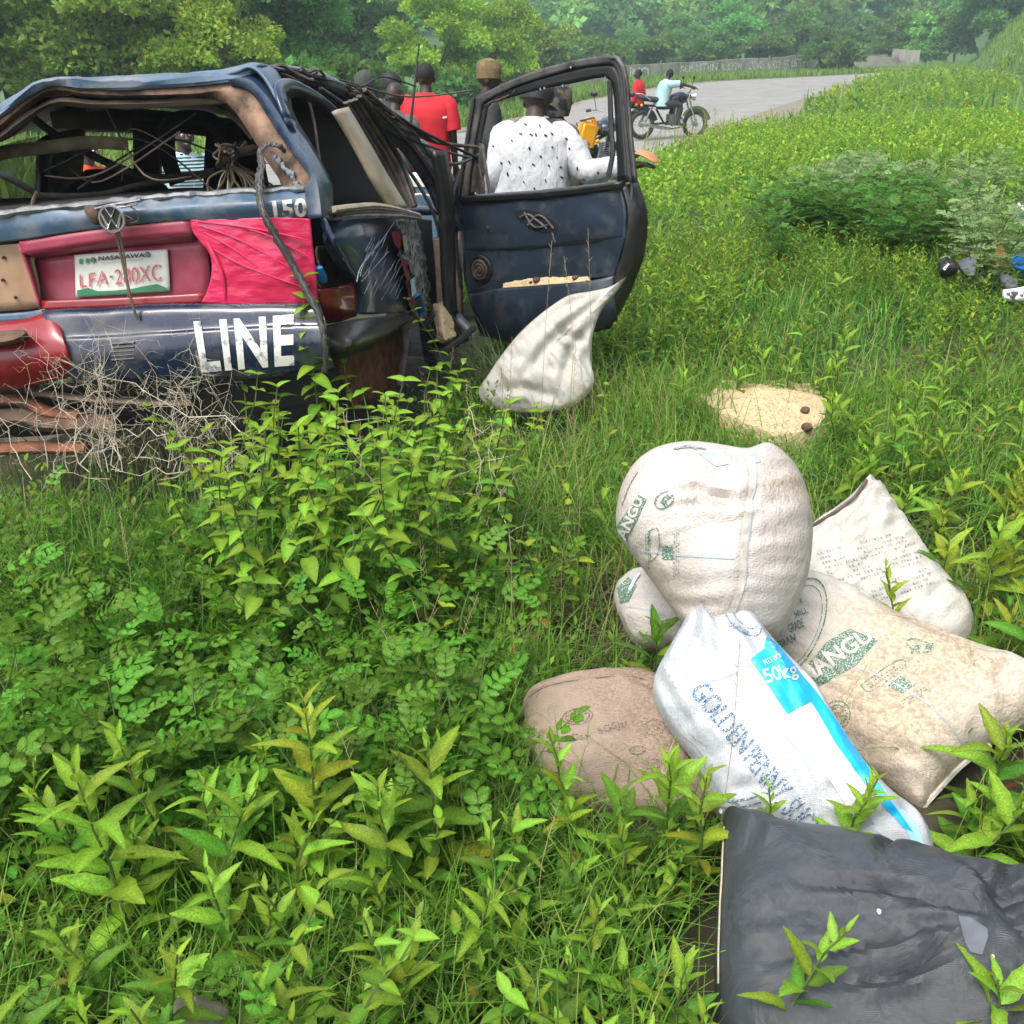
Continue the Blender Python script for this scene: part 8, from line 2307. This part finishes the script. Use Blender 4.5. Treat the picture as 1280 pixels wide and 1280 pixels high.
# dry thorny brush in front of the bumper
tb_root = empty('thorn_brush', base_under(190, 540, .3), 'dead pale thorny brush lying against the bumper of the wreck', 'brush')
TR = random.Random(9)
def thorny(p0, p1, r, depth=0):
    mb = MB(); pts = [Vector(p0)]; n = 9
    for i in range(1, n + 1):
        q = Vector(p0).lerp(Vector(p1), i / n) + Vector((TR.uniform(-.02, .02), TR.uniform(-.02, .02), TR.uniform(-.02, .02)))
        pts.append(q)
    mb.tube(pts, [r * (1 - .75 * i / n) for i in range(n + 1)], 5)
    for i in range(1, n):
        for k in range(1 + (i % 2)):
            d = Vector((TR.uniform(-1, 1), TR.uniform(-1, .4), TR.uniform(-.6, 1))).normalized()
            L = TR.uniform(.03, .11)
            a = pts[i].lerp(pts[i + 1], TR.random()); b = a + d * L * .5; c = a + d * L + Vector((TR.uniform(-.02, .02), 0, TR.uniform(-.02, .02)))
            mb.tube([a, b, c], [r * .5, r * .4, r * .15], 4)
            for q in (b, c):
                e = Vector((TR.uniform(-1, 1), TR.uniform(-1, .5), TR.uniform(-1, 1))).normalized() * TR.uniform(.012, .035)
                mb.tube([q, q + e], [r * .32, r * .08], 3)
    return mb
for (a, b) in [((60, 585), (22, 425)), ((300, 540), (62, 440)), ((240, 560), (150, 395)), ((210, 585), (250, 385)), ((150, 575), (100, 465)), ((260, 560), (120, 480)), ((220, 540), (80, 548)), ((240, 575), (110, 560)), ((235, 590), (205, 450)), ((290, 585), (225, 480)), ((100, 580), (190, 470)), ((160, 580), (262, 465)), ((230, 590), (50, 595)), ((90, 560), (140, 440)), ((330, 590), (290, 500)), ((40, 600), (-20, 470)), ((200, 600), (320, 560))]:
    thorny(at(*a, 2.70 + TR.uniform(-.08, .08)), at(*b, 2.92 + TR.uniform(-.16, .06)), TR.uniform(.0011, .0019)).build('branch', M['drystem'], tb_root)
for k in range(16):
    u = TR.uniform(70, 290)
    thorny(at(u + TR.uniform(-20, 30), 590, 2.68), at(u + TR.uniform(-50, 20), TR.uniform(395, 470), 2.85 + TR.uniform(-.1, .08)), TR.uniform(.0009, .0014)).build('branch', M['drystem'], tb_root)
for (a, b) in [((580, 720), (545, 560)), ((600, 650), (585, 480)), ((480, 640), (420, 520)), ((640, 700), (608, 520))]:
    thorny(at(*a, 2.75), at(*b, 2.85), .0020).build('branch', M['drystem'], tb_root)
# arching dark grass tuft beside the white sack under the door, and straw coloured tufts
def tuft(label, base, n, h, w, hues, seed, spread=.06, lean=.5, droop=.7, direct=None):
    rr = np.random.default_rng(seed)
    P = np.tile(np.array(base), (n, 1)) + rr.normal(size=(n, 3)) * np.array([spread, spread, 0])
    az = rr.uniform(0, 6.28, n) if direct is None else rr.normal(direct, .7, n)
    V, Fq, out = blades(P, h * rr.uniform(.6, 1.2, n), az, np.clip(lean * rr.uniform(.2, 1.5, n), 0, .95), droop * rr.uniform(.3, 1.2, n), w * rr.uniform(.6, 1.3, n), 6)
    C = np.array(hues)[rr.integers(len(hues), size=n)] * rr.uniform(.8, 1.2, (n, 1))
    root = empty('grass_tuft', base, label, 'grass tuft')
    o = big_mesh('blades', V, Fq, M['grass'], np.repeat(C, 14, axis=0), smooth=True)
    o.parent = root; o.matrix_parent_inverse = parent_inv(root); o['kind'] = 'stuff'
tuft('dark arching grass tuft left of the white sack under the door', base_under(625, 480, .15), 70, .62, .008, [(.07, .13, .04), (.10, .17, .06), (.20, .20, .12)], 1, lean=.55, direct=2.6)
tuft('straw coloured grass tuft at the bumper right of the thorny brush', base_under(265, 560, .2), 60, .60, .006, [(.40, .36, .16), (.30, .32, .10), (.34, .38, .12)], 2, lean=.2, droop=.25)
tuft('long grass tuft beside the thorny brush at the left edge', base_under(60, 620, .2), 60, .50, .008, [(.14, .28, .04), (.34, .33, .12)], 3, lean=.4)
tuft('yellowish grass tuft behind the pale creeper left of the round sack', base_under(700, 640, .15), 90, .50, .006, [(.28, .32, .08), (.20, .32, .05)], 4, spread=.12)
tuft('thick green grass tuft between the maize heap and the plain white sack', base_under(1060, 575, .15), 90, .34, .008, [(.10, .26, .04), (.14, .30, .05)], 5, spread=.1)
tuft('broad bladed grass tuft left of the round sack', base_under(610, 690, .1), 30, .42, .014, [(.10, .24, .05), (.12, .27, .05)], 6, lean=.35)
tuft('long fine grass tuft left of the maize heap', base_under(850, 500, .1), 90, .32, .007, [(.16, .32, .05), (.22, .34, .06)], 7, spread=.12)
tuft('grass tuft hiding the lower right corner of the white sack below the door', base_under(735, 470, .2), 90, .42, .008, [(.14, .30, .04), (.25, .33, .09)], 9, spread=.09)
tuft('grass tuft at the lower left corner of the white sack below the door', base_under(640, 500, .1), 70, .30, .007, [(.14, .30, .04), (.20, .33, .06)], 10, spread=.10)
tuft('dry grass tuft in front of the wheels of the black motorcycle', Vector((3.9, 21.2, ground_z(3.9, 21.2))), 80, .75, .020, [(.34, .33, .12), (.22, .32, .07)], 11, spread=.35, lean=.25, droop=.3)
tuft('straggling dry grass between the two motorcycles', Vector((2.9, 18.5, ground_z(2.9, 18.5))), 80, .75, .018, [(.36, .33, .14), (.22, .32, .07)], 12, spread=.35, lean=.25, droop=.3)
tuft('tall straw coloured tuft in the middle of the thorny brush', base_under(175, 570, .2), 70, .66, .005, [(.42, .37, .18), (.30, .34, .12), (.36, .36, .15)], 13, spread=.12, lean=.22, droop=.25)
tuft('green and straw grass tuft in front of the brown beams at the left edge', base_under(30, 590, .2), 80, .46, .006, [(.30, .33, .12), (.16, .30, .05)], 14, spread=.16, lean=.3, droop=.4)
tuft('long thin grass tuft in front of the big printed sack at the right edge', base_under(1255, 800, .3), 40, .50, .005, [(.20, .30, .06), (.30, .32, .12)], 8, spread=.08)
# thin seed stalks standing above the grass
sk = MB()
SR = random.Random(4)
stalks = [(690, 300, 4.0), (705, 320, 4.0), (735, 285, 4.1), (640, 420, 3.6), (720, 420, 3.6), (965, 500, 3.0), (990, 480, 3.0), (1085, 830, 1.9), (1210, 800, 2.0), (925, 800, 1.6), (560, 560, 2.6), (470, 520, 2.7), (520, 620, 2.4), (250, 560, 2.6), (150, 640, 2.3), (700, 1000, 1.4), (420, 900, 1.5), (860, 230, 14), (880, 140, 19), (900, 150, 18), (893, 135, 19), (985, 150, 17)]
for i in range(60):
    u, v = SR.uniform(420, 800), SR.uniform(430, 760); stalks.append((u, v, 0))
for u, v, Y in stalks:
    if Y == 0:
        b = base_under(u, v, .5)
        if b is None or not rooted_ok(np.array([b.x]), np.array([b.y]))[0]: continue
        top = Vector((b.x + SR.uniform(-.1, .1), b.y, b.z + .5))
        if blocked(np.array([top, b.lerp(top, .6)])).any(): continue
    else:
        top = at(u, v, Y); b = Vector((top.x + SR.uniform(-.08, .08), top.y - .05, ground_z(top.x, top.y)))
    m_ = b.lerp(top, .55) + Vector((SR.uniform(-.04, .04), SR.uniform(-.04, .04), .02))
    w = .0006 * max(1, top.y / 3)
    sk.tube(catmull([b, m_, top], 4), [w * 1.3] * 5 + [w] * 4, 4)
    for k in range(7):
        a = m_.lerp(top, .45 + .08 * k); d = Vector((SR.uniform(-1, 1), SR.uniform(-1, 1), 1.2)).normalized()
        sk.tube([a, a + d * .022 * max(1, top.y / 6)], [w * 1.2, w * .5], 4)
tag(sk.build('seed_grass', M['drygrass']), 'thin dry seed stalks standing above the grass', 'grass', kind='stuff')
# ------------------------------------------------------------------ thin humid air
hz = bpy.data.materials.new('humid air'); hz.use_nodes = True
nt = hz.node_tree; nt.nodes.clear()
ho = nt.nodes.new('ShaderNodeOutputMaterial'); hv = nt.nodes.new('ShaderNodeVolumePrincipled')
hv.inputs['Color'].default_value = (0.74, 0.95, 0.97, 1)
hv.inputs['Density'].default_value = 0.0020
hv.inputs['Anisotropy'].default_value = 0.2
nt.links.new(hv.outputs[0], ho.inputs['Volume'])
zt = max(v[2] for v in gv) + 14
hb = MB().box((0, 198, (zt - 3) / 2), (1100, 424, zt + 3))
hbo = hb.build('haze', hz, None, smooth=False)
tag(hbo, 'thin humid air over the valley', 'haze', kind='stuff')
